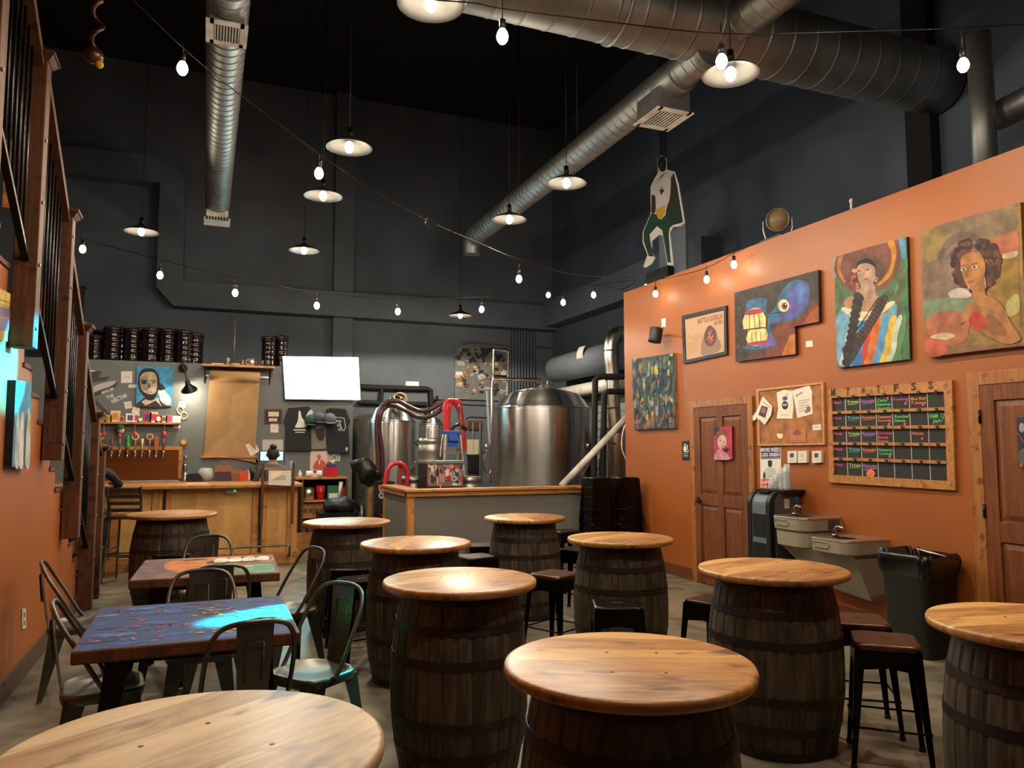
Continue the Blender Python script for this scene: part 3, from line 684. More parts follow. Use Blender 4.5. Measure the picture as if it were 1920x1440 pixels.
q = MB(dm.location); seams(q, (4.36, 5.45, 5.42), (4.36, .5, 5.42), .17, .15); q.build('duct_tube', M['galv'], dm)
d = thing('end_duct', 'slim spiral duct hanging vertically in view at upper left with two registers', 'duct', (.06, 8, ZD))
dm = MB(d.location); seams(dm, (.06, 5.6, ZD), (.06, 12.0, ZD), .165, .13); dm.build('duct_tube', M['galv'], d)
e = MB(d.location); e.box(-.09, .21, 11.7, 12.02, 4.94, 5.05); e.box(-.12, .24, 11.72, 12.04, 4.90, 4.94); e.build('end_outlet', M['white'], d)
g = MB(d.location)
for k in range(8): g.box(-.09 + k * .04, -.07 + k * .04, 11.7, 11.715, 4.90, 4.95)
g.build('outlet_slats', M['blackp'], d)
qr = onz(420, 62, 4.98); register(.06, qr.y - .16, qr.y + .16, 5.05, 4.985, .26, d)
for y in (8.4,): hanger(.06, y, ZD, .165, d)
d = thing('corner_duct', 'dark duct elbow at the far upper right corner above the orange wall', 'duct', (6.4, 3.6, 4.5))
q = MB(d.location); q.tube([(6.6, 2.0, 5.25), (6.6, 3.4, 4.75), (6.6, 3.9, 4.66), (6.6, 4.6, 4.6)], .13, 20, smoothpath=4); q.build('duct_tube', M['galv'], d)
q = MB(d.location); q.cyl((6.35, 4.55, 3.78), (6.35, 4.55, 5.3), .1, n=20); q.build('drop_pipe', M['galv'], d)

# ================================================================ festoon strings
def string_lights(nm, label, a, b, wire, bulbs, ends, bulb_e=22, drop=.07, r=.004, group='clear bulbs on the string lights'):
    pts = [onv(px, py, a, b) for px, py in wire]
    if ends[0]: pts = [Vector(ends[0])] + pts
    if ends[1]: pts = pts + [Vector(ends[1])]
    t = thing(nm, label, 'string lights', pts[0])
    MB(pts[0]).tube(pts, r, 6, smoothpath=6).build('cable', M['blackm'], t)
    for k, (px, py) in enumerate(bulbs):
        q = onv(px, py, a, b)
        s = MB(pts[0]); s.cyl(q + Vector((0, 0, .035)), q + Vector((0, 0, .095)), .017, .019, 10); s.cyl(q + Vector((0, 0, .09)), q + Vector((0, 0, .09 + drop)), .004, n=6); s.build('bulb_socket', M['blackp'], t)
        g = MB(pts[0]); g.lathe([(.001, -.045), (.018, -.04), (.03, -.022), (.034, 0), (.028, .022), (.017, .04), (.001, .042)], q, 14); g.build('bulb', M['bulb'], t)
        l = point('bulb_light', q, bulb_e, WARM, .03); l.parent = t; l.location = q - pts[0] + Vector((0, 0, -.02))
    return t
string_lights('string_lights', 'string of bulbs running from upper left down to the orange wall corner', (-.35, 4.9), (5.42, 9.35), [(250, 0), (345, 92), (440, 170), (600, 290), (700, 358), (805, 415), (890, 452), (975, 487), (1080, 515), (1190, 523)], [(342, 128), (598, 325), (973, 523)], (None, (5.45, 9.38, 3.83)))
k = thing('cable_knot', 'knotted loop in the falling string light cable below the back wall pilaster', 'knot', onv(805, 417, (-.35, 4.9), (5.42, 9.35))); q = k.location
m = MB(q); m.tube([q + Vector((-.05, 0, .03)), q + Vector((0, .02, .05)), q + Vector((.04, 0, 0)), q + Vector((0, -.02, -.04)), q + Vector((-.03, .01, 0)), q + Vector((.02, 0, .03)), q + Vector((.07, 0, -.02))], .008, 6, smoothpath=4); m.build('loop', M['blackm'], k)
string_lights('string_lights', 'long sagging string of bulbs across the room in front of the bar wall', (-1.1, 9.2), (5.42, 9.35), [(150, 447), (300, 487), (440, 520), (594, 548), (746, 560), (903, 557), (1056, 545), (1113, 535), (1190, 526)], [(155, 467), (300, 516), (441, 549), (594, 573), (746, 584), (903, 580), (1056, 567), (1113, 553), (1212, 538)], (None, (5.45, 9.38, 3.84)))
string_lights('string_lights', 'near string of bulbs along the top of the picture', (.9, 3.97), (5.2, 2.83), [(700, -8), (880, 5), (942, 16), (1150, 42), (1355, 63), (1580, 60), (1805, 52), (1940, 44)], [(942, 68), (1353, 115), (1806, 122)], (None, None), 26, .14)
string_lights('string_lights', 'string of bulbs fixed along the top of the orange wall', (5.36, 9.3), (5.36, 6.0), [(1215, 527), (1260, 520), (1325, 502), (1372, 477), (1400, 466)], [(1229, 551), (1325, 524)], ((5.45, 9.38, 3.84), None), 9)
string_lights('string_lights', 'string end with one amber glaring bulb at the orange wall', (5.36, 7.3), (5.36, 5.0), [(1372, 477), (1376, 474)], [(1376, 496)], (None, None), 16)
string_lights('string_lights', 'short far string bulb left of the orange wall corner', (3.0, 11.0), (6.0, 10.0), [(985, 530), (1028, 538), (1090, 532)], [(1028, 553)], (None, (5.45, 9.38, 3.84)), 5)

# hanging ornament at upper left
q = onz(180, 118, 4.3); t = thing('hanging_ornament', 'dark twisted hanging ornament with a yellow tip at upper left', 'ornament', q)
m = MB(q); m.tube([q + Vector((.035 * math.cos(k * .9), .035 * math.sin(k * .9), .06 + k * .03)) for k in range(14)], .016, 7, smoothpath=3); m.build('twisted_ribbon', M['seat'], t)
m = MB(q); m.cyl(q + Vector((0, 0, .45)), (q.x, q.y, ZC), .003, n=5); m.build('cord', M['blackm'], t)
m = MB(q); m.ball(q + Vector((-.02, 0, .05)), .07, (1, 1, .8)); m.build('body', M['seat'], t)
m = MB(q); m.ball(q + Vector((.02, 0, -.005)), .03, col=(220, 170, 40)); m.build('yellow_tip', M['plastic'], t)

# stage light on top of the orange wall
q = onx(1458, 412, 5.6); t = thing('stage_light', 'round tan faced stage light standing on top of the orange wall', 'spotlight', (5.6, q.y, 3.8))
L = t.location; ax = Vector((-1, -.75, -.25)).normalized(); n = q
m = MB(L); m.lathe([(.06, -.22), (.10, -.18), (.12, -.05), (.125, 0), (.115, .005), (.115, -.03)], n, 32, axis=ax); m.build('housing', M['keg'], t)
m = MB(L); m.lathe([(.001, -.012), (.114, -.012), (.114, -.02)], n, 32, axis=ax, col=(150, 128, 96)); m.build('lens', M['plastic'], t)
m = MB(L); sd = ax.cross(Vector((0, 0, 1))).normalized(); m.tube([n + sd * .15 + Vector((0, 0, .0)), n + sd * .15 - Vector((0, 0, .1)), Vector((n.x, n.y, 3.81)) + sd * .12], .01, 6); m.build('yoke', M['keg'], t); m = MB(L); m.tube([n - sd * .15, n - sd * .15 - Vector((0, 0, .1)), Vector((n.x, n.y, 3.81)) - sd * .12], .01, 6); m.build('yoke', M['keg'], t)
m = MB(L); m.box(5.5, 5.7, q.y - .16, q.y + .16, 3.8, 3.82); m.build('base_plate', M['blackm'], t)
q = onx(1596, 382, 5.56); m = MB((5.56, q.y, 3.8)); m.cyl((5.56, q.y, 3.8), (5.56, q.y, q.z + .02), .012, n=8); m.ball((5.56, q.y, q.z + .03), .02); tag(m.build('cable_stub', M['pvc']), 'small pale cable stub on the orange wall top above the sombrero painting', 'cable')

# ================================================================ cardboard figure on the orange wall corner
fx = 5.75; A = Art('x', fx, -1)
t = thing('cardboard_cutout', 'cardboard cutout of a caped man in white shirt and green tights above the wall corner', 'cardboard cutout', (fx, onx(1245, 500, fx).y, 3.8))
o = [(1240, 291), (1249, 297), (1250, 318), (1265, 322), (1272, 345), (1284, 418), (1276, 424), (1262, 426), (1256, 436), (1260, 470), (1263, 496), (1262, 512), (1253, 512), (1251, 494), (1247, 470), (1243, 442), (1236, 440), (1222, 452), (1222, 470), (1228, 484), (1222, 494), (1210, 502), (1206, 500), (1214, 478), (1205, 455), (1205, 435), (1215, 412), (1220, 400), (1220, 350), (1227, 335), (1233, 325), (1232, 300)]
A.loc = Vector(t.location); A.board(o, .012, (206, 204, 196)); cc = Art('x', fx, -1, t.location)
cc.poly([(1241, 293), (1248, 299), (1248, 318), (1240, 322), (1234, 312), (1234, 300)], (26, 20, 18), 1, 3)
cc.poly([(1236, 306), (1242, 304), (1243, 316), (1238, 320)], (70, 46, 36), 2, 3)
cc.poly([(1252, 322), (1264, 326), (1270, 350), (1281, 417), (1262, 422), (1252, 430), (1248, 400), (1256, 360)], (18, 36, 28), 1)
cc.poly([(1240, 326), (1252, 319), (1262, 324), (1258, 345), (1256, 378), (1244, 392), (1231, 392), (1230, 370), (1224, 366), (1222, 350), (1229, 336)], (188, 182, 178), 2)
cc.poly([(1242, 348), (1240, 356), (1236, 354), (1238, 360), (1240, 366), (1244, 360), (1247, 355), (1243, 356)], (24, 34, 24), 3)
cc.poly([(1222, 364), (1229, 368), (1230, 395), (1226, 402), (1221, 398)], (44, 24, 18), 3); cc.poly([(1258, 330), (1267, 340), (1266, 370), (1258, 386), (1254, 380), (1258, 360)], (52, 26, 18), 3)
cc.poly([(1228, 394), (1248, 384), (1247, 400), (1240, 412), (1234, 410)], (176, 146, 46), 3)
cc.poly([(1221, 400), (1232, 402), (1240, 412), (1250, 400), (1257, 420), (1254, 440), (1258, 492), (1252, 492), (1242, 432), (1232, 424), (1218, 440), (1221, 462), (1226, 480), (1217, 482), (1207, 452), (1207, 434)], (14, 52, 34), 2)
cc.poly([(1216, 480), (1226, 482), (1222, 490), (1209, 500)], (214, 210, 204), 3); cc.poly([(1251, 492), (1260, 494), (1262, 508), (1253, 508)], (214, 210, 204), 3)
cc.poly([(1250, 322), (1238, 336), (1232, 346), (1240, 330)], (20, 18, 18), 4)
A.build('card', M['print'], t); cc.build('printed_figure', M['print'], t)
m = MB(t.location); y0 = onx(1262, 500, fx).y; m.box(fx + .013, fx + .05, onx(1285, 500, fx).y, onx(1235, 500, fx).y, 3.8, 4.52); m.build('support_board', M['greyd'], t)
m = MB((fx, 9.1, 3.8)); m.box(5.66, 5.95, onx(1252, 505, 5.66).y, onx(1212, 510, 5.66).y, 3.8, 4.02); m.build('equipment_box', M['blackp'])
tag(bpy.data.objects['equipment_box'], 'low black box under the feet of the cardboard cutout', 'box')
# ================================================================ pictures and fittings on the orange wall
def canvas(nm, label, cat, q, depth, base, draw, side=(150, 120, 90), mat='oil', px=None, frame=None):
    x = XR - depth if px is None else px; A = Art('x', x, -1); c = A.P(q[0]); A.loc = Vector((x, c.y, c.z))
    t = thing(nm, label, cat, A.loc)
    A.board(q, depth - .002, base, side); A.build('canvas' if mat == 'oil' else 'sheet', M[mat], t)
    P_ = Art('x', x, -1, A.loc); draw(P_); clampq(P_, q, x)
    if P_.v: P_.build('painted_image' if mat == 'oil' else 'printed_image', M[mat], t)
    return t
rn = random.Random(11)
def clampq(P_, q, x):   # keep the paint inside the canvas edges
    if len(q) != 4: return
    v = [onx(p[0], p[1], x) - P_.loc for p in q]; y0, y1 = min(p.y for p in v), max(p.y for p in v); z0, z1 = min(p.z for p in v), max(p.z for p in v)
    for p in P_.v: p.y = min(y1, max(y0, p.y)); p.z = min(z1, max(z0, p.z))
def inq(q, u, v):   # q: tl, tr, br, bl
    return ((1 - v) * ((1 - u) * q[0][0] + u * q[1][0]) + v * ((1 - u) * q[3][0] + u * q[2][0]), (1 - v) * ((1 - u) * q[0][1] + u * q[1][1]) + v * ((1 - u) * q[3][1] + u * q[2][1]))
# abstract blue green canvas
q = [(1185, 674), (1264, 662), (1267, 803), (1190, 806)]
def d(P):
    cs = [(30, 74, 84), (24, 56, 76), (48, 96, 110), (90, 100, 96), (150, 120, 80), (122, 84, 66), (60, 104, 74), (186, 168, 92), (40, 60, 88), (150, 156, 150), (28, 44, 54), (60, 96, 140)]
    for k in range(330):
        u, v = rn.random(), rn.random(); c = rn.choice(cs) if v < .78 else rn.choice(cs[3:9] + [(126, 80, 82), (150, 104, 92)])
        w, h = rn.uniform(.02, .07), rn.uniform(.03, .1)
        pts = [inq(q, min(1, max(0, u + w * math.cos(a) * rn.uniform(.5, 1.1))), min(1, max(0, v + h * math.sin(a) * rn.uniform(.5, 1.1)))) for a in [k2 * .9 for k2 in range(7)]]
        P.poly(pts, c, 1 + k % 9)
canvas('abstract_painting', 'tall abstract painting in teal, blue and ochre dabs near the wall corner', 'painting', q, .035, (44, 74, 80), d)
# framed drawing
q = [(1278, 592), (1361, 573), (1363, 664), (1281, 682)]; qi = [(1283, 599), (1357, 581), (1358, 659), (1286, 675)]
def d(P):
    P.poly(qi, (186, 152, 122), 1)
    P.text('BATTLE GORILLA', [inq(qi, .34, .2), inq(qi, .97, .2), inq(qi, .97, .07), inq(qi, .34, .07)], (118, 62, 62), 3)
    P.text('RECORDS', [inq(qi, .76, .32), inq(qi, .97, .32), inq(qi, .97, .22), inq(qi, .76, .22)], (118, 62, 62), 3)
    P.poly([inq(qi, *p) for p in ((.6, .3), (.7, .32), (.8, .45), (.84, .62), (.92, .8), (.86, .96), (.45, .98), (.4, .8), (.48, .5))], (142, 116, 100), 2, 4)
    P.poly([inq(qi, *p) for p in ((.62, .3), (.72, .36), (.8, .5), (.8, .68), (.7, .8), (.58, .78), (.5, .62), (.52, .42))], (88, 72, 80), 3, 4)
    P.poly([inq(qi, *p) for p in ((.64, .4), (.72, .46), (.74, .62), (.68, .72), (.58, .7), (.56, .52))], (150, 84, 72), 4, 4)
    for k in range(14): P.ell(*inq(qi, rn.uniform(.58, .72), rn.uniform(.46, .7)), 1.6, 2.2, rn.choice([(196, 120, 92), (88, 40, 44)]), 5, 7)
    for k in range(7): P.line([inq(qi, .1 + .05 * k, .42 + .03 * (k % 3)), inq(qi, .14 + .05 * k, .52 + .02 * (k % 4))], .7, (150, 112, 92), 2)
    for k in range(5): P.line([inq(qi, .08, .62 + .06 * k), inq(qi, .34 - .03 * (k % 2), .6 + .06 * k)], .6, (150, 112, 92), 2)
t = canvas('framed_drawing', 'black framed tan poster with a hooded drawn head and red title', 'picture', q, .018, (186, 152, 122), d, mat='print')
fr = Art('x', XR - .028, -1, t.location)
for i in range(4):
    j = (i + 1) % 4; v = [fr.P(p) for p in (q[i], q[j], qi[j], qi[i])]; fr.prism(v, (.026, 0, 0), 0, (22, 26, 34))
fr.build('picture_frame', M['paint'], t)
# skull-like creature on an L shaped panel
q = [(1377, 549), (1534, 506), (1536, 603), (1490, 612), (1492, 664), (1379, 678)]
def d(P):
    P.poly([(1377, 549), (1534, 506), (1535, 560), (1440, 590), (1400, 670), (1379, 678)], (64, 56, 54), 1)
    P.poly([(1460, 600), (1535, 570), (1536, 603), (1490, 612), (1492, 664), (1430, 671), (1450, 630)], (128, 66, 52), 2)
    P.poly([(1480, 630), (1491, 625), (1492, 664), (1466, 667)], (196, 116, 52), 3)
    P.poly([(1520, 585), (1535, 575), (1536, 603), (1505, 609)], (160, 86, 50), 3)
    P.poly([(1400, 570), (1408, 562), (1436, 559), (1438, 575), (1437, 590), (1453, 578), (1462, 552), (1480, 530), (1500, 525), (1515, 532), (1519, 552), (1512, 580), (1495, 596), (1470, 604), (1449, 607), (1445, 620), (1456, 640), (1452, 650), (1420, 656), (1398, 655), (1395, 650), (1425, 640), (1440, 610), (1434, 585), (1400, 590)], (52, 108, 146), 4, 4)
    P.poly([(1480, 545), (1500, 530), (1514, 538), (1515, 558), (1505, 580), (1488, 594), (1462, 600), (1450, 600), (1478, 585)], (98, 92, 176), 5, 4)
    P.poly([(1490, 538), (1502, 532), (1511, 540), (1509, 560), (1496, 570)], (84, 124, 190), 6, 4)
    P.poly([(1447, 612), (1444, 626), (1454, 642), (1448, 648), (1420, 653), (1438, 640)], (120, 96, 180), 5, 4)
    P.poly([(1399, 585), (1428, 578), (1436, 614), (1395, 619)], (230, 214, 150), 6, 2); P.poly([(1403, 622), (1436, 616), (1437, 643), (1404, 648)], (232, 216, 150), 6, 2)
    P.poly([(1400, 583), (1428, 578), (1431, 586), (1399, 591)], (178, 70, 88), 7, 2); P.poly([(1404, 643), (1437, 638), (1437, 644), (1404, 649)], (178, 70, 88), 7, 2)
    for x in (1407, 1415, 1424): P.line([(x - 1, 588), (x + 2 - (x < 1410) * 3, 616)], 1.1, (90, 60, 50), 8); P.line([(x + 3, 623), (x + 4, 642)], 1.1, (90, 60, 50), 8)
    P.line([(1394, 619), (1434, 614)], 2.2, (50, 30, 40), 8)
    P.ell(1470, 573, 10.5, 12, (236, 216, 176), 7, 18); P.ell(1472, 574, 5.6, 6.6, (136, 62, 38), 8, 16); P.ell(1472, 574, 2.4, 3, (20, 16, 20), 9, 12); P.ell(1474, 571, 1, 1.2, (250, 250, 240), 10, 8)
    for k in range(60): u, v = rn.random(), rn.random(); P.ell(1382 + 12 * u, 560 + 110 * v, rn.uniform(1, 2.5), rn.uniform(1, 2.5), rn.choice([(84, 74, 68), (52, 46, 46), (74, 60, 60)]), 3, 6)
canvas('creature_painting', 'stepped panel painting of a blue creature with bared teeth and one eye', 'painting', q, .04, (92, 66, 58), d, (60, 40, 30))
# woman with sombrero and long braid
q = [(1563, 483), (1700, 444), (1706, 673), (1572, 690)]
def W(u, v): return (1540 + u / 4.113, 350 + v / 4.113)      # detail frame of this picture
def d(P):
    P.poly([W(*p) for p in ((90, 800), (190, 790), (480, 760), (660, 560), (670, 1300), (690, 1330), (560, 1360), (130, 1400))], (74, 122, 84), 1)
    for a, b in (((600, 560), (640, 700)), ((500, 760), (600, 900)), ((590, 980), (680, 1090)), ((150, 820), (160, 960)), ((590, 850), (600, 1250)), ((100, 830), (170, 900)), ((620, 650), (600, 860))): P.line([W(*a), W(*b)], 2.4, (140, 84, 74), 3)
    for k in range(26): u, v = rn.uniform(480, 680), rn.uniform(560, 1300); P.line([W(u, v), W(u + rn.uniform(-20, 30), v - rn.uniform(40, 110))], 1.6, rn.choice([(96, 150, 96), (48, 92, 60), (120, 164, 112)]), 2)
    P.poly([W(*p) for p in ((100, 560), (200, 505), (560, 420), (610, 400), (615, 560), (560, 720), (450, 800), (260, 820), (160, 760), (110, 660))], (120, 76, 66), 2, 5)
    P.poly([W(*p) for p in ((510, 430), (560, 415), (580, 520), (540, 680), (450, 760), (440, 740), (520, 650), (545, 520))], (196, 136, 44), 3, 4)
    P.poly([W(*p) for p in ((130, 560), (170, 530), (150, 640), (190, 740), (160, 720), (125, 650))], (178, 120, 66), 3, 4)
    P.poly([W(*p) for p in ((270, 560), (350, 520), (440, 560), (500, 640), (440, 740), (260, 740), (220, 640))], (96, 68, 66), 3, 5)
    P.poly([W(*p) for p in ((120, 1140), (120, 1000), (190, 920), (340, 960), (560, 900), (585, 1000), (570, 1360), (140, 1395))], (112, 172, 206), 3, 3)
    for x, c, w in ((300, (198, 70, 40), 30), (350, (220, 116, 48), 40), (410, (94, 160, 206), 40), (470, (226, 190, 60), 40), (520, (208, 220, 210), 36), (250, (60, 120, 180), 30), (560, (90, 140, 90), 26), (160, (214, 208, 214), 30)):
        P.poly([W(*p) for p in ((x + 70, 1010), (x + 70 + w, 1000), (x + 60 + w, 1150), (x + 30 + w, 1250), (x + 40 + w, 1370), (x - 20, 1372), (x + 20, 1250), (x + 30, 1150))], c, 4, 4)
    P.poly([W(*p) for p in ((190, 860), (280, 830), (320, 760), (410, 760), (430, 840), (500, 870), (540, 920), (450, 1000), (200, 940))], (176, 134, 106), 4, 4)
    P.poly([W(*p) for p in ((165, 930), (260, 950), (340, 965), (430, 950), (540, 885), (570, 900), (480, 970), (390, 1020), (290, 1030), (180, 970))], (226, 214, 178), 5, 4)
    P.poly([W(*p) for p in ((280, 620), (300, 580), (360, 565), (400, 590), (420, 660), (400, 740), (350, 790), (310, 770), (285, 700))], (182, 150, 132), 6, 4)
    P.poly([W(*p) for p in ((270, 630), (290, 575), (350, 555), (400, 570), (430, 640), (405, 610), (350, 590), (300, 600))], (34, 30, 32), 7, 4)
    P.poly([W(*p) for p in ((330, 780), (400, 740), (410, 860), (340, 880))], (184, 150, 128), 5, 3)
    for a in ((295, 650), (362, 640)): P.ell(*W(*a), 3.6, 1.2, (60, 40, 36), 8, 8, -.2)
    P.ell(*W(350, 714), 3.6, 1.4, (150, 70, 66), 8, 8); P.line([W(330, 655), W(333, 690)], .7, (140, 104, 90), 8)
    for k in range(14): P.ell(*W(262 + rn.uniform(-32, 30), 700 + rn.uniform(-60, 60)), 3.2, 3.2, rn.choice([(150, 60, 60), (178, 84, 78), (208, 140, 80)]), 8, 8)
    for k in range(12): P.ell(*W(290 - 8.5 * k, 850 + 46 * k), 10.5 - .2 * k, 7.5, (38, 36, 40) if k % 2 else (52, 48, 50), 9, 12, .6)
    P.poly([W(*p) for p in ((450, 850), (520, 870), (400, 1080), (300, 1240), (230, 1360), (160, 1250), (330, 1080))], (74, 60, 56), 7, 2)
    for k in range(17): u = 480 - 16.5 * k; v = 880 + 27 * k; P.line([W(u - 36, v - 18), W(u + 28, v + 22)], 1.0, (34, 28, 28), 8)
    P.line([W(440, 860), W(165, 1270)], 1.2, (40, 34, 34), 8)
    for a in ((285, 790), (424, 715)): P.ell(*W(*a), 3, 5, (210, 200, 180), 8, 12); P.ell(*W(*a), 2, 3.8, (120, 84, 70), 9, 12)
    P.poly([W(*p) for p in ((90, 550), (115, 535), (100, 640), (120, 700), (95, 700))], (120, 160, 170), 3)
    P.poly([W(*p) for p in ((600, 400), (650, 390), (660, 560), (620, 560))], (90, 150, 190), 4)
canvas('sombrero_painting', 'painting of a woman in a wide sombrero with a long black braid', 'painting', q, .035, (84, 124, 90), d, (70, 40, 30))
# woman with curly hair holding a red heart
q = [(1725, 433), (1913, 379), (1925, 648), (1738, 669)]
def d(P):
    P.poly([W(*p) for p in ((770, 350), (1490, 140), (1500, 360), (1200, 430), (900, 640), (780, 640))], (146, 122, 76), 1)
    P.poly([W(*p) for p in ((900, 300), (1400, 170), (1490, 200), (1495, 330), (1150, 400))], (128, 108, 86), 2, 3)
    P.ell(*W(1110, 600), 52, 62, (112, 92, 78), 2, 24)
    P.ell(*W(1130, 640), 50, 56, (134, 112, 104), 3, 24)
    P.poly([W(*p) for p in ((780, 640), (900, 560), (980, 700), (1100, 860), (900, 880), (790, 860))], (126, 104, 92), 3, 3)
    P.poly([W(*p) for p in ((980, 820), (1080, 780), (1160, 840), (1040, 880))], (196, 184, 182), 4, 4)
    P.poly([W(*p) for p in ((1290, 430), (1500, 340), (1510, 500), (1380, 540), (1280, 500))], (186, 110, 84), 3, 3)
    P.poly([W(*p) for p in ((1380, 530), (1510, 495), (1500, 540), (1420, 555))], (212, 186, 158), 4, 3)
    P.poly([W(*p) for p in ((1350, 560), (1520, 540), (1540, 1100), (1350, 860), (1320, 700))], (150, 116, 54), 3)
    P.poly([W(*p) for p in ((790, 880), (1120, 860), (1180, 920), (1080, 1000), (800, 1020))], (120, 142, 112), 4, 3)
    P.poly([W(*p) for p in ((830, 1010), (960, 960), (1100, 980), (1140, 1080), (1100, 1200), (900, 1230), (820, 1190))], (178, 106, 78), 4, 4)
    P.poly([W(*p) for p in ((800, 1120), (1000, 1230), (1300, 1220), (1530, 1200), (1540, 1225), (900, 1305), (815, 1310))], (140, 100, 70), 4)
    P.poly([W(*p) for p in ((800, 1170), (950, 1200), (960, 1290), (812, 1310))], (190, 96, 68), 5, 3)
    P.poly([W(*p) for p in ((840, 1160), (950, 1125), (1030, 1150), (960, 1180))], (206, 184, 156), 6, 4)
    P.poly([W(*p) for p in ((1260, 1060), (1340, 1030), (1365, 1090), (1290, 1110))], (130, 166, 138), 5, 4)
    P.poly([W(*p) for p in ((1430, 1000), (1440, 880), (1520, 830), (1530, 960))], (180, 170, 110), 5, 3)
    for k in range(150):
        a = rn.uniform(0, 6.28); r_ = rn.uniform(.55, 1.0); P.ell(*W(1200 + 185 * r_ * math.cos(a), 600 + 195 * r_ * math.sin(a)), rn.uniform(5, 9), rn.uniform(5, 9), rn.choice([(66, 38, 30), (88, 52, 40), (104, 66, 50), (52, 30, 26)]), 6 + k % 3, 9)
    P.poly([W(*p) for p in ((1080, 560), (1150, 510), (1230, 520), (1270, 600), (1260, 700), (1200, 790), (1150, 790), (1100, 700))], (178, 122, 70), 10, 4)
    P.poly([W(*p) for p in ((1160, 720), (1260, 680), (1270, 830), (1320, 850), (1400, 920), (1460, 1040), (1535, 1150), (1530, 1190), (1430, 1215), (1280, 1150), (1180, 1090), (1120, 1060), (1100, 1000), (1110, 930), (1180, 880))], (176, 120, 72), 9, 3)
    P.poly([W(*p) for p in ((1300, 980), (1400, 1060), (1440, 1130), (1380, 1150), (1290, 1110), (1250, 1060))], (150, 96, 60), 10, 3)
    P.poly([W(*p) for p in ((1140, 990), (1190, 960), (1250, 990), (1270, 1060), (1220, 1110), (1160, 1080))], (206, 76, 62), 11, 4)
    for k in range(8): P.line([W(1145 + 14 * k, 980 + 6 * (k % 3)), W(1160 + 13 * k, 1070 + 8 * (k % 2))], .9, (150, 44, 40), 12)
    for k in range(4): P.line([W(1070 + 12 * k, 1060 - 24 * k), W(1150 + 4 * k, 1010 - 14 * k)], 2.4, (186, 130, 92), 12)
    for a in ((1105, 640), (1188, 622)): P.ell(*W(*a), 6, 2.6, (222, 200, 170), 12, 10, -.2); P.ell(*W(*a), 2.6, 2.4, (70, 60, 36), 13, 9)
    P.line([W(1085, 612), W(1120, 606)], 1.2, (60, 36, 26), 12); P.line([W(1165, 600), W(1215, 590)], 1.2, (60, 36, 26), 12)
    P.line([W(1142, 620), W(1130, 690), W(1150, 700)], 1.0, (140, 88, 50), 12); P.ell(*W(1160, 735), 7, 3, (178, 84, 66), 12, 12, -.25)
    P.line([W(1268, 700), W(1275, 780)], 1.2, (220, 200, 150), 12); P.line([W(1140, 760), W(1142, 815)], 1.0, (220, 200, 150), 12)
canvas('curly_hair_painting', 'largest painting, woman with curly hair holding a red heart shaped form', 'painting', q, .05, (150, 118, 66), d, (120, 84, 40))
# small white label, speaker and its wall plate
def plate(nm, label, cat, q, d=.006, col=(226, 222, 212), extra=None, mat='print', x=None):
    A = Art('x', (XR if x is None else x) - d, -1); A.loc = A.P(q[0]); A.board(q, d - .001, col)
    if extra: extra(A)
    return tag(A.build(nm, M[mat]), label, cat)
plate('wall_label', 'tiny white title card right of the creature painting', 'label', [(1511, 640), (1523, 638), (1524, 650), (1511, 651)])
plate('wall_plate', 'white cable plate above the black cylinder speaker', 'wall plate', [(1240, 598), (1248, 596), (1248, 613), (1241, 614)])
q = onx(1232, 627, XR); t = thing('wall_speaker', 'black cylinder speaker on a bracket at the orange wall corner', 'speaker', q)
m = MB(q); c = onx(1224, 628, XR - .22); ax = (c - Vector((XR, q.y, c.z - .02))).normalized()
ax2 = Vector((-.55, -.5, -.05)).normalized()
m.cyl(c + Vector((.06, 0, .09)), c + Vector((.02, 0, -.09)), .085, .085, 24); m.build('speaker_body', M['blackp'], t, .004)
m = MB(q); m.cyl((XR, q.y, q.z), (XR - .02, q.y, q.z), .035); m.tube([(XR - .01, q.y, q.z), (XR - .08, q.y, q.z), c], .014, 8); m.build('bracket', M['blackm'], t)
m = MB(q); m.tube([onx(1244, 612, XR - .01), onx(1241, 618, XR - .03), onx(1238, 624, XR - .03)], .004, 6, smoothpath=3); m.build('cable', M['blackp'], t)
# restroom sign
def d(A):
    w = (232, 232, 226)
    A.ell(1284.5, 834, 1.6, 2.0, w, 2, 10); A.poly([(1282, 837), (1287, 837), (1287.5, 845), (1286, 845.5), (1286, 848), (1283, 848), (1283, 845.5), (1281.5, 845)], w, 2)
    A.ell(1289, 836, 1.3, 1.8, w, 2, 10); A.line([(1288.6, 838), (1288.8, 845), (1290.5, 847)], 1.3, w, 2); A.ell(1288.8, 845, 2.6, 3.0, w, 1, 12); A.ell(1288.8, 844.6, 1.7, 2, (30, 32, 34), 2, 12)
    A.text('TOILET', [(1282, 856), (1290, 856), (1290, 853), (1282, 853)], w, 2); A.line([(1280, 850.5), (1290.5, 850.3)], .5, w, 2)
plate('restroom_sign', 'black restroom sign with white figures beside the first door', 'sign', [(1278.5, 828), (1291, 826), (1292, 862), (1279.5, 863)], .008, (30, 32, 34), d, 'plastic')
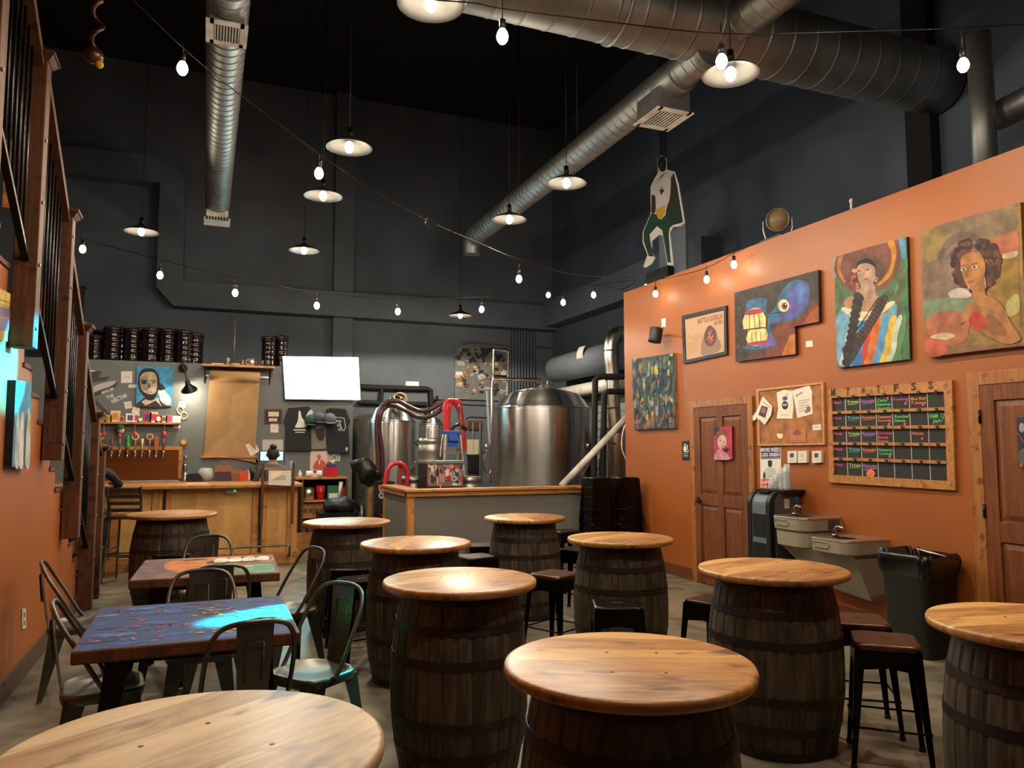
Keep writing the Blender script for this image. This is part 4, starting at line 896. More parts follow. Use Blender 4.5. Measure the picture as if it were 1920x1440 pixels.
# pink picture on door 1, dark picture on door 2
q = [(1338, 801), (1372, 799), (1373, 861), (1339, 862)]
def d(P):
    P.poly([(1338, 801), (1350, 800), (1345, 815), (1338, 818)], (58, 44, 66), 2); P.poly([(1343, 812), (1353, 805), (1364, 810), (1366, 828), (1358, 840), (1346, 838), (1341, 825)], (160, 84, 80), 2, 4)
    P.poly([(1347, 820), (1357, 816), (1362, 826), (1360, 838), (1352, 842), (1346, 834)], (226, 180, 172), 3, 4); P.ell(1351, 826, 1.1, 1.6, (40, 24, 34), 4, 8); P.ell(1358, 829, 1.1, 1.6, (40, 24, 34), 4, 8)
    P.poly([(1340, 862), (1344, 846), (1352, 842), (1360, 846), (1368, 862)], (220, 150, 160), 3, 3)
    for a in (-1.2, -.6, 0, .6, 1.2): P.line([(1361, 845), (1361 + 8 * math.sin(a), 845 - 7 * math.cos(a))], 1.3, (70, 24, 44), 5)
    P.ell(1361, 846, 3.6, 2.2, (70, 24, 44), 5, 9); P.ell(1364, 822, 1.6, 1.6, (220, 90, 110), 5, 7)
canvas('pink_picture', 'small pink painting of a round faced girl hung on the first door', 'painting', q, .02, (206, 62, 104), d, px=XR - .048, side=(150, 30, 60))
q = [(1906, 783), (1934, 780), (1938, 876), (1911, 878)]
def d(P):
    P.ell(1916, 802, 5, 9, (180, 180, 186), 2, 14); P.line([(1907, 812), (1918, 826), (1930, 834)], 3.2, (186, 40, 44), 3); P.poly([(1911, 846), (1930, 840), (1936, 870), (1913, 868)], (110, 108, 92), 2, 3); P.ell(1915, 872, 3, 4, (210, 110, 50), 3, 9)
canvas('door_picture', 'dark blue painting with a red streak hung on the second door', 'painting', q, .02, (44, 52, 76), d, px=XR - .048, side=(30, 30, 40))

# cork board with papers
q = [(1418, 730), (1543, 716), (1546, 834), (1421, 836)]; qi = [(1422, 733.5), (1540, 720), (1543, 831), (1424.5, 832.5)]
A = Art('x', XR - .022, -1); A.loc = A.P(q[0]); t = thing('cork_board', 'pine framed cork notice board beside the first door', 'notice board', A.loc)
for i in range(4):
    j = (i + 1) % 4; A.prism([A.P(p) for p in (q[i], q[j], qi[j], qi[i])], (.021, 0, 0), 0, (206, 146, 92))
A.build('board_frame', M['paint'], t)
A = Art('x', XR - .012, -1, t.location); A.board(qi, .01, (178, 118, 70)); A.build('cork_sheet', M['oil'], t)
def paper(nm, label, pts, draw=None, col=(228, 222, 208), off=.016, cat='paper'):
    A = Art('x', XR - off, -1); A.loc = A.P(pts[0]); A.board(pts, .002, col)
    if draw: draw(A)
    return tag(A.build(nm, M['print']), label, cat)
paper('flyer', 'curled flyer with a small dark picture hanging off the left edge of the cork board', [(1430, 743), (1448, 762), (1446, 778), (1434, 797), (1426, 789), (1419, 783), (1415, 789), (1407, 786), (1419, 770)], lambda A: (A.poly([(1428, 760), (1440, 764), (1435, 784), (1422, 778)], (70, 60, 70), 1), A.poly([(1429, 763), (1437, 766), (1434, 776), (1426, 772)], (150, 100, 90), 2), A.line([(1430, 753), (1444, 764)], .9, (80, 80, 80), 1)), off=.026)
paper('flyer', 'white flyer with a dark round emblem in the middle of the cork board', [(1456, 736), (1470, 731), (1485, 733), (1488, 760), (1486, 785), (1456, 785), (1459, 765)], lambda A: (A.ell(1472, 760, 6, 8, (34, 38, 40), 1, 16), A.text('BEER', [(1468, 761), (1476, 761), (1476, 757), (1468, 757)], (220, 220, 214), 2), A.ell(1472, 747, 5, 4, (80, 84, 150), 1, 9), A.line([(1464, 778), (1480, 778)], .8, (120, 120, 120), 1), A.line([(1477, 738), (1469, 752)], 1, (70, 60, 80), 2)))
paper('flyer', 'white flyer with slanted blue heading at the right of the cork board', [(1485, 733), (1517, 722), (1523, 735), (1522, 745), (1524, 776), (1495, 784), (1491, 760)], lambda A: (A.text('Music Sessions', [(1493, 744), (1506, 736), (1505, 733), (1492, 740)], (66, 66, 120), 2), [A.line([(1498, 752 + 5 * k), (1518 - 3 * (k % 2), 749 + 4.5 * k)], .9, (90, 90, 120), 1) for k in range(5)], A.ell(1516, 767, 4, 6, (170, 80, 80), 1, 10), A.ell(1512, 772, 3, 3, (90, 150, 180), 2, 8)))
paper('business_card', 'small white card on the right edge of the cork board', [(1523, 797), (1539, 795), (1540, 806), (1524, 807)], lambda A: A.line([(1526, 801), (1536, 800)], .8, (110, 110, 110), 1))
paper('pinned_scrap', 'ragged white scrap pinned low on the cork board', [(1456, 814), (1460, 812), (1463, 814), (1467, 812), (1468, 820), (1464, 823), (1459, 822)], None, (230, 216, 180))
paper('pinned_drawing', 'faint reddish drawing pinned low right on the cork board', [(1481, 806), (1511, 803), (1511, 829), (1481, 829)], lambda A: (A.poly([(1486, 812), (1494, 805), (1502, 809), (1500, 815), (1490, 816)], (140, 78, 66), 1, 3), A.line([(1495, 815), (1493, 827)], 1, (150, 84, 72), 1), A.line([(1482, 826), (1504, 827)], .8, (150, 84, 72), 1)), (188, 118, 84))
# poster under the cork board
def d(A):
    A.poly([(1426, 838), (1463, 837), (1463, 860), (1427, 861)], (56, 52, 110), 1)
    A.text('MORE WEED', [(1427.5, 847), (1462, 847), (1462, 839), (1427.5, 840)], (240, 238, 232), 3); A.text('LESS GREED', [(1428, 856), (1462, 855.5), (1462, 849), (1428, 849.5)], (240, 238, 232), 3); A.line([(1428, 858.6), (1462, 858.2)], .6, (240, 238, 232), 2)
    A.ell(1444, 870, 4.2, 6, (50, 40, 34), 3, 12); A.ell(1444, 866, 4.4, 3.4, (40, 50, 44), 4, 12)
    A.poly([(1434, 882), (1440, 876), (1448, 876), (1455, 884), (1454, 898), (1434, 898)], (196, 198, 196), 2, 3); A.poly([(1433, 884), (1436, 892), (1433, 900), (1431, 892)], (60, 40, 34), 3, 2)
    A.poly([(1427, 899), (1463, 898), (1463, 917), (1427, 918)], (190, 44, 40), 2); A.text('KAPTN', [(1428, 908), (1448, 908), (1448, 901), (1428, 901)], (240, 236, 230), 4); A.text('FOR MAYOR', [(1428, 915), (1461, 915), (1461, 910), (1428, 910)], (240, 236, 230), 4)
plate('campaign_poster', 'poster reading more weed less greed under the cork board', 'poster', [(1425, 838), (1464, 836.5), (1464, 918), (1426, 919)], .003, (232, 230, 224), d)
for k, (x, lab) in enumerate(((1485, 'white thermostat left of three under the cork board'), (1504.5, 'white switch box middle of three under the cork board'), (1531, 'white thermostat right of three under the cork board'))):
    w = 8.5 if k != 1 else 8
    def d(A, x=x, k=k):
        A.poly([(x - 4, 850), (x + 3.4, 849.6), (x + 3.4, 857.6), (x - 4, 858)], (70, 76, 84) if k != 1 else (196, 200, 190), 1); A.line([(x - 4, 863), (x + 4, 862.8)], .7, (150, 150, 146), 1)
    plate('thermostat', lab, 'thermostat', [(x - w, 846), (x + w, 845), (x + w, 867.5), (x - w, 868)], .03, (224, 220, 208), d, 'plastic')

# chalkboard calendar
q = [(1557, 731), (1783, 713), (1791, 919), (1554, 905)]
def V(u, v): return (1540 + u / 4.645, 690 + v / 4.645)
A = Art('x', XR - .03, -1); A.loc = A.P(q[0]); t = thing('chalkboard_calendar', 'large wood framed chalkboard week calendar with coloured chalk notes', 'calendar', A.loc)
L = t.location; A = Art('x', XR - .03, -1, L)
iq = [V(88, 262), V(1066, 205), V(1096, 985), V(108, 930)]
oq = [(1553, 731), (1784.5, 712.5), (1791, 919.5), (1553.5, 904.5)]; 
for i in range(4):
    j = (i + 1) % 4; A.prism([A.P(p) for p in (oq[i], oq[j], iq[j], iq[i])], (.029, 0, 0))
A.build('calendar_frame', M['pineh'], t, .003)
A = Art('x', XR - .012, -1, L); A.board(iq, .01, (34, 38, 37)); xs = [.0, .125, .255, .395, .54, .695, .855, 1.0]
for u in xs[1:-1]: A.line([inq(iq, u - .003, 0), inq(iq, u, 1)], 1.3, (186, 188, 190), 1)
rn2 = random.Random(2); CC = {'p': (206, 76, 130), 'g': (96, 200, 116), 'o': (226, 128, 76), 'v': (178, 116, 206), 't': (88, 190, 180), 'y': (190, 206, 120)}
def note(c, r, s, k, lines=1):
    u0 = xs[c] + .012; u1 = xs[c + 1] - .014; v0 = .2 * r + .045
    w = s.split('|')
    for i, tx in enumerate(w):
        va = v0 + i * .048; du = (u1 - u0) * (1 if len(tx) > 5 else .75); A.text(tx, [inq(iq, u0, va + .036), inq(iq, u0 + du, va + .036), inq(iq, u0 + du, va), inq(iq, u0, va)], CC[k], 3)
for r in range(5):
    note(0, r, 'Metal', 'p'); note(1, r, 'Trivia', 'ytyty'[r]); note(2, r, 'Karaoke', 'vovov'[r]); A.line([inq(iq, xs[1] + .02, .2 * r + .095), inq(iq, xs[2] - .03, .2 * r + .092)], .8, CC['ytyty'[r]], 3); A.line([inq(iq, xs[2] + .02, .2 * r + .095), inq(iq, xs[3] - .03, .2 * r + .09)], .8, CC['vovov'[r]], 3)
note(3, 0, 'Carlo|Ramirez|Acoustic', 'g'); note(4, 0, 'Feeling', 'p'); note(5, 0, 'Blue Riot|7 more', 'o')
note(3, 1, 'Desserts|Comedy', 'o'); note(4, 1, 'Social|Dance', 'g'); A.text('FAM', [V(946, 440), V(1015, 436), V(1015, 396), V(946, 400)], CC['g'], 3); A.text('JAM', [V(972, 490), V(1040, 486), V(1040, 446), V(972, 450)], CC['g'], 3); A.ell(*V(1056, 415), 3.4, 4.6, CC['g'], 3, 12); A.ell(*V(1056, 415), 2.4, 3.6, (34, 38, 37), 4, 12); A.line([V(1075, 400), V(1050, 470)], .9, CC['g'], 4)
note(3, 2, 'Drawing|Book|Swap', 'p'); note(5, 2, 'House', 'o'); note(3, 3, 'Desserts|Comedy', 'g')
for a in ((578, 262), (735, 310), (888, 320), (590, 490), (728, 488), (880, 615), (597, 770)): A.ell(*V(*a), 2.4, 2.8, CC['p'], 3, 8); A.line([V(a[0] - 2, a[1]), V(a[0] + 16, a[1] - 22)], 1, CC['p'], 3)
for r in range(5):
    for c in range(7): A.ell(*inq(iq, xs[c + 1] - .012, .2 * r + .055), .7, .8, CC['p'], 3, 6)
A.ell(*V(432, 920), 8, 7.4, CC['o'], 3, 16); A.line([V(432, 890), V(436, 878)], 1.6, CC['g'], 4); A.line([V(378, 890), V(490, 874)], 1.2, CC['o'], 4); A.line([V(420, 915), V(424, 918)], 1, (90, 40, 30), 5); A.line([V(440, 914), V(445, 917)], 1, (90, 40, 30), 5); A.line([V(420, 932), V(432, 938), V(446, 931)], .8, (90, 40, 30), 5)
A.build('chalkboard', M['print'], t)
for r in range(5):
    A = Art('x', XR - .032, -1, L); va = .2 * r - .012 if r else -.012
    if r: A.board([inq(iq, 0, va - .015), inq(iq, 1, va - .015), inq(iq, 1, va + .022), inq(iq, 0, va + .022)], .02, (176, 120, 72)); A.build('ledge', M['pineh'], t)
    for c in range(7):
        B = Art('x', XR - .04, -1, L); u = (xs[c] + xs[c + 1]) / 2; B.poly([inq(iq, u - .018, va - .008), inq(iq, u + .018, va - .012), inq(iq, u + .006, va + .022), inq(iq, u, va + .03), inq(iq, u - .006, va + .022)], (26, 22, 22), 1); B.prism([B.P(inq(iq, u - .01, va)), B.P(inq(iq, u + .01, va)), B.P(inq(iq, u + .005, va + .02)), B.P(inq(iq, u - .005, va + .02))], (.01, 0, 0), 0, (26, 22, 22)); B.build('hook', M['paint'], t)
for c, (ch, u, v) in enumerate(zip('MTWTFSS', (100, 228, 362, 495, 650, 800, 950), (212, 205, 195, 185, 172, 160, 148))):
    B = Art('x', XR - .036, -1, L); w = 20 if ch in 'SF' else 17; h = 34; B.text(ch, [V(u - w, v + h), V(u + w, v + h - 2), V(u + w, v - h - 2), V(u - w, v - h)], (74, 38, 22), 1); B.build('day_letter', M['paint'], t)
# ================================================================ water cooler, cups, fountains, bin
fx = onx(1400, 935, 5.12); ya, yb = 6.34, 6.01
t = thing('water_cooler', 'black and grey upright water dispenser with rounded top by the first door', 'water dispenser', (5.28, (ya + yb) / 2, 0)); L = t.location
x0, x1, zt = 5.10, 5.47, 1.16
def side(inset=0.0, xa=x0, r=.12): return [(x1, 0.02), (x1, zt - inset)] + [(xa + r - r * math.sin(R(a)) + inset, zt - r + r * math.cos(R(a)) - inset) for a in range(0, 91, 15)] + [(xa + inset, 0.02)]
for y0, y1 in ((ya - .055, ya), (yb, yb + .055)):
    m = MB(L); m.prism([Vector((a, y0, b)) for a, b in side()], (0, y1 - y0, 0)); m.build('side_shell', M['blackp'], t, .006)
m = MB(L); m.prism([Vector((a, yb + .055, b)) for a, b in side(.012)], (0, ya - yb - .11, 0), col=(96, 112, 122)); m.build('front_panel', M['plastic'], t)
m = MB(L); m.prism([Vector((a, yb - .004, b)) for a, b in side(.0, x0 + .06)], (0, .005, 0), col=(78, 76, 74)); m.build('grey_side_panel', M['plastic'], t)
m = MB(L); m.box(x0 + .004, x0 + .02, yb + .075, ya - .075, .72, .94); m.build('display_window', M['blackp'], t)
m = MB(L); m.box(x0 + .004, x0 + .02, yb + .075, ya - .075, .40, .66); m.build('dispensing_niche', M['blackp'], t)
m = MB(L); m.box(x0 + .05, x0 + .12, yb + .08, ya - .08, zt - .012, zt + .002); m.build('control_panel', M['blackp'], t)
m = MB(L); m.box(x0 + .18, x0 + .24, yb - .006, yb - .004, 1.0, 1.09, 0, (200, 196, 186)); m.build('paper_label', M['print'], t); m = MB(L); m.box(x1 - .06, x1 - .01, yb - .006, yb - .004, 1.06, 1.11, 0, (60, 110, 180)); m.build('blue_sticker', M['print'], t)
m = MB(L); m.box(x0 + .12, x1 + .02, yb - .07, ya + .02, zt, zt + .022); m.build('top_tray', M['blackp'], t, .004)
for k, (px, n, lab) in enumerate(((1448, 3, 'leftmost short stack of clear plastic cups on the water cooler'), (1456, 5, 'second clear cup stack from the left on the water cooler'), (1467, 9, 'clear cup stack in the middle of the water cooler top'), (1476, 6, 'lower clear cup stack next to the tallest one'), (1489, 11, 'tallest clear cup stack at the right of the water cooler top'))):
    c = onx(px, 915, 5.30 + .03 * (k % 2)); c.z = zt + .0225; c.y = max(c.y, yb - .03); hgt = .09 + .016 * (n - 1)
    t = thing('cup_stack', lab, 'cups', c, 0, 'clear cup stacks on the water cooler')
    for j in range(n):
        m = MB(c); z = c.z + hgt - .09 - j * .016; m.lathe([(.037, z + .0), (.037, z + .004), (.026, z + .09), (.024, z + .089), (.034, z + .003)], (c.x, c.y, 0), 16); m.build('cup', M['clear'], t)
# double drinking fountain
def fountain(nm, label, y0, y1, xf, zt, lower):
    t = thing(nm, label, 'drinking fountain', (XR - .2, (y0 + y1) / 2, zt)); L = t.location; g = (150, 142, 124)
    def ring(z, ins=0.0, back=XR - .002):
        r = .12; return [Vector((back, y1 + ins, z)), Vector((back, y0 - ins, z)), ] + [Vector((xf + ins + r - r * math.sin(R(a)), y0 - ins - r + r * math.cos(R(a)), z)) for a in range(0, 91, 15)] + [Vector((xf + ins + r - r * math.cos(R(a)), y1 + ins + r - r * math.sin(R(a)), z)) for a in range(0, 91, 15)]
    m = MB(L); loft(m, [ring(zt - .135, .02), ring(zt - .12, .004), ring(zt - .02, 0), ring(zt - .015, 0)], smooth=False, cap=(True, True)); m.c = [g] * len(m.c); m.build('apron', M['plastic'], t)
    m = MB(L); loft(m, [ring(zt - .015, -.004), ring(zt - .004, -.002), ring(zt, .01)], smooth=False, cap=(True, False))
    cy = (y0 + y1) / 2; cx = (xf + XR) / 2 - .02; rim = []
    outer = ring(zt, .01); n = len(outer)
    inner = [Vector((cx + (.15) * math.cos(a), cy + (.17) * math.sin(a), zt + .001)) for a in [math.atan2(p.y - cy, p.x - cx) for p in outer]]
    deep = [Vector((cx + .12 * math.cos(a), cy + .14 * math.sin(a), zt - .035)) for a in [math.atan2(p.y - cy, p.x - cx) for p in outer]]
    vs = outer + inner + deep; m.add(vs, [(i, (i + 1) % n, n + (i + 1) % n, n + i) for i in range(n)] + [(n + i, n + (i + 1) % n, 2 * n + (i + 1) % n, 2 * n + i) for i in range(n)] + [tuple(range(2 * n, 3 * n))], 0, True)
    m.build('basin', M['brushed'], t)
    m = MB(L); m.cyl((cx - .03, y0 - .16, zt), (cx - .03, y0 - .16, zt + .02), .03); m.tube([(cx - .03, y0 - .16, zt + .01), (cx - .03, y0 - .16, zt + .06), (cx - .02, y0 - .18, zt + .085), (cx, y0 - .22, zt + .075)], .014, 10, smoothpath=3); m.build('bubbler_spout', M['steel'], t)
    for (a, b) in ((.0, 1),):
        m = MB(L); m.tube([(xf - .003, y0 - .10, zt - .035), (xf - .003, y0 - .26, zt - .035), (xf - .003, y0 - .275, zt - .06), (xf - .003, y0 - .26, zt - .085), (xf - .003, y0 - .10, zt - .085), (xf - .003, y0 - .085, zt - .06)], .004, 6, col=g, closed=True); m.build('push_bar', M['plastic'], t)
    m = MB(L)
    if lower == 'box':
        loft(m, [ring(zt - .29, .05), ring(zt - .27, .02), ring(zt - .14, .015)], smooth=False); m.c = [g] * len(m.c); m.build('lower_housing', M['plastic'], t)
        m = MB(L)
        for k in range(7): m.box(XR - .17, XR - .03, y1 - .003, y1 - .0005, zt - .03 - k * .013, zt - .025 - k * .013)
        m.build('vent_slats', M['blackp'], t)
    return t
fountain('drinking_fountain', 'higher grey steel drinking fountain beside the water cooler', 5.97, 5.50, 5.05, .955, 'box')
fountain('drinking_fountain', 'lower grey steel drinking fountain next to the black bin', 5.46, 4.98, 5.03, .81, '')
m = MB((5.4, 5.4, .3)); g = (140, 134, 118)
v = [(5.14, 5.92, .68), (5.14, 5.02, .67), (5.34, 5.04, .28), (5.34, 5.60, .33)]; bk = [(XR - .002, 5.92, .68), (XR - .002, 5.02, .67), (XR - .002, 5.04, .28), (XR - .002, 5.60, .33)]
m.add(v + bk, [(0, 1, 2, 3), (0, 3, 7, 4), (1, 5, 6, 2), (3, 2, 6, 7), (4, 7, 6, 5), (0, 4, 5, 1)], 0, False, g)
tag(m.build('fountain_shroud', M['plastic']), 'grey wedge shaped metal wall shroud below the two drinking fountains', 'cover panel')
# bin
t = thing('trash_bin', 'tall black bin with a crumpled black liner next to the fountains', 'bin', (5.24, 4.47, 0)); L = t.location
def rr(w, d, r, z): return [p + Vector((5.24, 4.47, 0)) for p in rrect(w, d, r, z, 6)]
m = MB(L); loft(m, [rr(.32, .38, .04, .0), rr(.37, .42, .05, .70), rr(.39, .44, .05, .705), rr(.39, .44, .05, .74)], cap=(True, False)); m.build('bin_body', M['blackp'], t)
m = MB(L); rg = []; n = 96
for r_, z, am in ((.93, .60, .008), (1.02, .64, .012), (1.06, .70, .014), (1.05, .755, .01), (.98, .775, .012), (.88, .765, .014), (.8, .68, .02), (.4, .55, .02)):
    base = rrect(.40 * r_, .45 * r_, .07 * r_, 0, n // 4); rg.append([Vector((5.24 + p.x * (1 + am * 5 * noise.noise(Vector((k * .43, z * 19, 1)))), 4.47 + p.y * (1 + am * 5 * noise.noise(Vector((k * .41, z * 17, 5)))), z + am * 3.2 * noise.noise(Vector((k * .22, r_ * 4, 9))) + am * .5 * math.sin(k * .9))) for k, p in enumerate(base)])
loft(m, rg, cap=(False, True)); m.build('bin_liner', solid('glossy black bin liner', (14, 14, 15), 0.22), t)
m = MB((5.1, 4.4, .78)); m.box(-.13, .13, -.055, .055, -.002, .002, mat=Matrix.Translation((5.22, 4.34, .79)) @ Matrix.Rotation(R(62), 4, 'Z') @ Matrix.Rotation(R(12), 4, 'X'), col=(226, 224, 216)); tag(m.build('paper_sheet', M['print']), 'folded white paper lying on the black bin liner', 'paper')

# ================================================================ left wall
def lcanvas(nm, label, q, depth, base, draw, side):
    A = Art('x', XL + depth, 1); A.loc = A.P(q[0]); t = thing(nm, label, 'painting', A.loc); A.board(q, depth - .002, base, side); A.build('canvas', M['oil'], t)
    P_ = Art('x', XL + depth, 1, A.loc); draw(P_); P_.build('painted_image', M['oil'], t)
def d(P):
    P.poly([(30, 713), (58, 717), (54, 872), (22, 875)], (86, 140, 170), 1); P.poly([(30, 713), (58, 717), (57, 790), (27, 800)], (70, 150, 180), 2)
    for x, c in ((30, (180, 190, 196)), (38, (214, 214, 206)), (46, (60, 70, 90)), (50, (190, 196, 196))): P.poly([(x + 3, 760 + (x % 7) * 4), (x + 6, 790), (x + 5, 870), (x - 3, 872), (x - 1, 810)], c, 3, 4)
    P.poly([(52, 775), (56, 775), (55, 812), (52, 808)], (210, 200, 90), 4)
lcanvas('left_wall_painting', 'narrow blue painting of pale figures on the left wall, lit teal', [(30, 713), (60, 717), (55, 872), (22, 875)], .045, (80, 130, 160), d, (16, 14, 14))
def d(P):
    P.poly([(-20, 530), (19, 552), (19, 575), (-20, 560)], (212, 170, 60), 1); P.poly([(-20, 568), (19, 580), (19, 596), (-20, 590)], (110, 90, 120), 1); P.poly([(-20, 590), (18, 598), (16, 620), (-20, 620)], (122, 112, 140), 1, 0); P.line([(-20, 556), (19, 568)], 1.6, (60, 90, 60), 3)
lcanvas('striped_painting', 'yellow and violet banded painting at the left picture edge', [(-30, 525), (20, 551), (14, 640), (-34, 640)], .03, (178, 150, 60), d, (60, 40, 26))
A = Art('x', XL + .008, 1); A.loc = A.P((43, 1141)); A.board([(42, 1141), (49, 1141), (49, 1178), (42, 1180)], .007, (206, 196, 170)); A.poly([(44, 1148), (47, 1148), (47, 1157), (44, 1157)], (120, 110, 90), 1); A.poly([(44, 1164), (47, 1164), (47, 1172), (44, 1173)], (120, 110, 90), 1)
tag(A.build('wall_outlet', M['plastic']), 'ivory power outlet low on the left orange wall', 'outlet')
# ================================================================ the bar
BY = 11.1
t = thing('bar_counter', 'long pine topped bar with plywood front panels and a metal foot rail', 'bar', (-.4, BY, 0)); L = t.location
xe = onz(548, 1045).x * BY / 11.64 + .02; xe = ony(556, 950, BY).x
m = MB(L); m.box(-3.6, xe - .02, BY + .02, BY + .6, .16, 1.045); m.build('front_panel', M['ply'], t)
m = MB(L); m.box(-3.6, xe + .06, BY - .16, BY + .62, 1.05, 1.10); m.build('counter_top', M['pineh'], t, .012)
m = MB(L); m.box(-3.6, xe + .045, BY - .04, BY + .6, 0, .16); m.build('kick_board', M['pineh'], t, .004)
for px, w in ((292, .09), (316, .07), (478, .07), (496, .06), (548, .13), (215, .09)):
    x = ony(px, 960, BY).x; m = MB(L); m.box(x - w / 2, x + w / 2, BY - .012, BY + .02, .16, 1.05); m.build('batten', M['pine2'], t, .003)
for px in (308, 488): x = ony(px, 960, BY).x; m = MB(L); m.box(x - .016, x + .016, BY - .004, BY + .02, .16, 1.04); m.build('dark_gap', M['blackp'], t)
x0, x1 = ony(-40, 1030, BY).x, ony(540, 1030, BY).x
m = MB(L); m.tube([(x1, BY - .04, .12), (x1, BY - .2, .12), (x1, BY - .22, .24), (x1, BY - .22, .26), (x1 - .05, BY - .22, .27), (x0, BY - .22, .27)], .014, 8); m.build('foot_rail', M['gun'], t)
for px in (250, 340, 435): x = ony(px, 1030, BY).x; m = MB(L); m.tube([(x, BY - .04, .12), (x, BY - .22, .13), (x, BY - .22, .27)], .012, 8); m.build('rail_bracket', M['gun'], t)
p = ony(437, 890 + 26, BY - .03); m = MB(p); m.box(p.x - .09, p.x + .05, BY - .05, BY - .012, p.z - .07, p.z + .01, 0, (150, 140, 120)); bx = m.build('outlet_box', M['plastic']); tag(bx, 'grey switch box with a green light under the bar top', 'outlet')
p2 = p + Vector((.02, -.052, -.03)); m = MB(p2); m.ball(p2, .008); g = m.build('power_light', bulbmat('green indicator', (.1, 1, .3, 1), 3)); tag(g, 'tiny green indicator light under the bar top', 'light')
# back counter and tap wall
KY = YC - .6
t = thing('back_counter', 'low wooden back counter running behind the bar under the tap wall', 'counter', (-.4, KY, 0)); L = t.location
m = MB(L); m.box(-3.6, .78, KY, YC - .002, 1.02, 1.06); m.build('counter_top', M['pineh'], t, .006)
m = MB(L); m.box(-3.6, .76, KY + .03, YC - .002, 0, 1.02); m.build('cabinet_body', M['pineh'], t)
def yb(px, py, off=.02): return ony(px, py, YC - off)
t = thing('tap_panel', 'copper coloured tap backsplash with a pine frame on the bar wall', 'panel', yb(270, 895)); L = t.location
a, b = yb(150, 838), yb(340, 893)
m = MB(L); m.box(a.x, b.x - .05, YC - .015, YC - .002, 1.1, a.z - .05, 0, (126, 70, 32)); m.build('copper_sheet', M['tmetal'], t)
m = MB(L); m.box(a.x, b.x, YC - .03, YC - .002, a.z - .05, a.z + .01); m.box(b.x - .05, b.x, YC - .029, YC - .002, 1.1, a.z - .05); m.build('panel_frame', M['pineh'], t, .003)
m = MB((a.x + .3, YC - .2, 1.062)); m.box(yb(190, 893).x, yb(336, 893).x, YC - .34, YC - .03, 1.061, 1.085); tag(m.build('drip_tray', M['brushed'], None, .004), 'long stainless drip tray below the beer taps', 'tray')
TP = [(188, 'round', (196, 166, 130)), (209, 'stick', (120, 70, 40)), (224, 'skull', (70, 110, 80)), (239, 'cactus', (60, 140, 60)), (253, 'round', (214, 196, 150)), (266, 'stick', (216, 180, 110)), (280, 'round', (200, 170, 140)), (293, 'block', (170, 92, 50)), (306, 'stick', (96, 56, 40))]
names = ['leftmost beer tap with a round tan disc handle beside the post', 'beer tap with a slim brown stick handle, second from left', 'beer tap with a white skull and red tongue handle', 'beer tap with a green cactus handle', 'beer tap with a pale round disc handle right of the cactus', 'beer tap with a short cream stick handle', 'beer tap with a tan disc handle right of the cream stick', 'beer tap with a flat orange brown block handle', 'rightmost beer tap with a dark thin handle']
for (px, kd, c), lab in zip(TP, names):
    q = yb(px, 849, .1); t = thing('beer_tap', lab, 'beer tap', (q.x, YC - .015, q.z), 0, 'beer taps on the copper panel'); L = t.location; x, y, z = q
    m = MB(L); m.cyl((x, YC - .015, z), (x, y, z + .01), .014, n=10); m.lathe([(.02, -.02), (.024, 0), (.02, .03), (.012, .045)], (x, y, z), 12); m.cyl((x, y, z), (x, y - .05, z - .075), .012, .01, 10); m.cyl((x, YC - .018, z), (x, YC - .03, z), .026, n=12); m.build('faucet', M['steel'], t)
    m = MB(L); y -= .005
    if kd == 'round': m.cyl((x, y, z + .04), (x, y, z + .2), .008, .012, 8, col=(150, 110, 80)); m.cyl((x, y + .012, z + .25), (x, y - .012, z + .25), .052, .052, 20, col=c); m.cyl((x, y - .0125, z + .25), (x, y - .016, z + .25), .036, .036, 20, col=(124, 82, 48))
    if kd == 'stick': m.cyl((x, y, z + .04), (x, y, z + .22), .01, .02, 10, col=c)
    if kd == 'block': m.box(x - .028, x + .028, y - .015, y + .015, z + .05, z + .26, 0, c)
    if kd == 'cactus': m.lathe([(.02, .05), (.034, .08), (.034, .13), (.022, .16), (.026, .18), (.026, .24), (.01, .28)], (x, y, z), 12, col=c); m.tube([(x, y, z + .17), (x + .045, y, z + .18), (x + .05, y, z + .23)], .012, 8, col=c)
    if kd == 'skull': m.cyl((x, y, z + .04), (x, y, z + .24), .01, .016, 8, col=(120, 110, 70)); m.ball((x + .005, y, z + .35), .05, (1, .8, 1.05), col=(196, 196, 180)); m.ball((x - .006, y - .02, z + .26), .03, (.9, .7, 1.2), col=(190, 40, 40)); m.lathe([(.075, .0), (.06, .015), (.04, .045), (.001, .06)], (x, y, z + .385), 14, col=(36, 76, 56)); m.ball((x - .015, y - .036, z + .355), .011, col=(20, 20, 20)); m.ball((x + .022, y - .036, z + .355), .011, col=(20, 20, 20))
    m.build('tap_handle', M['plastic'], t)
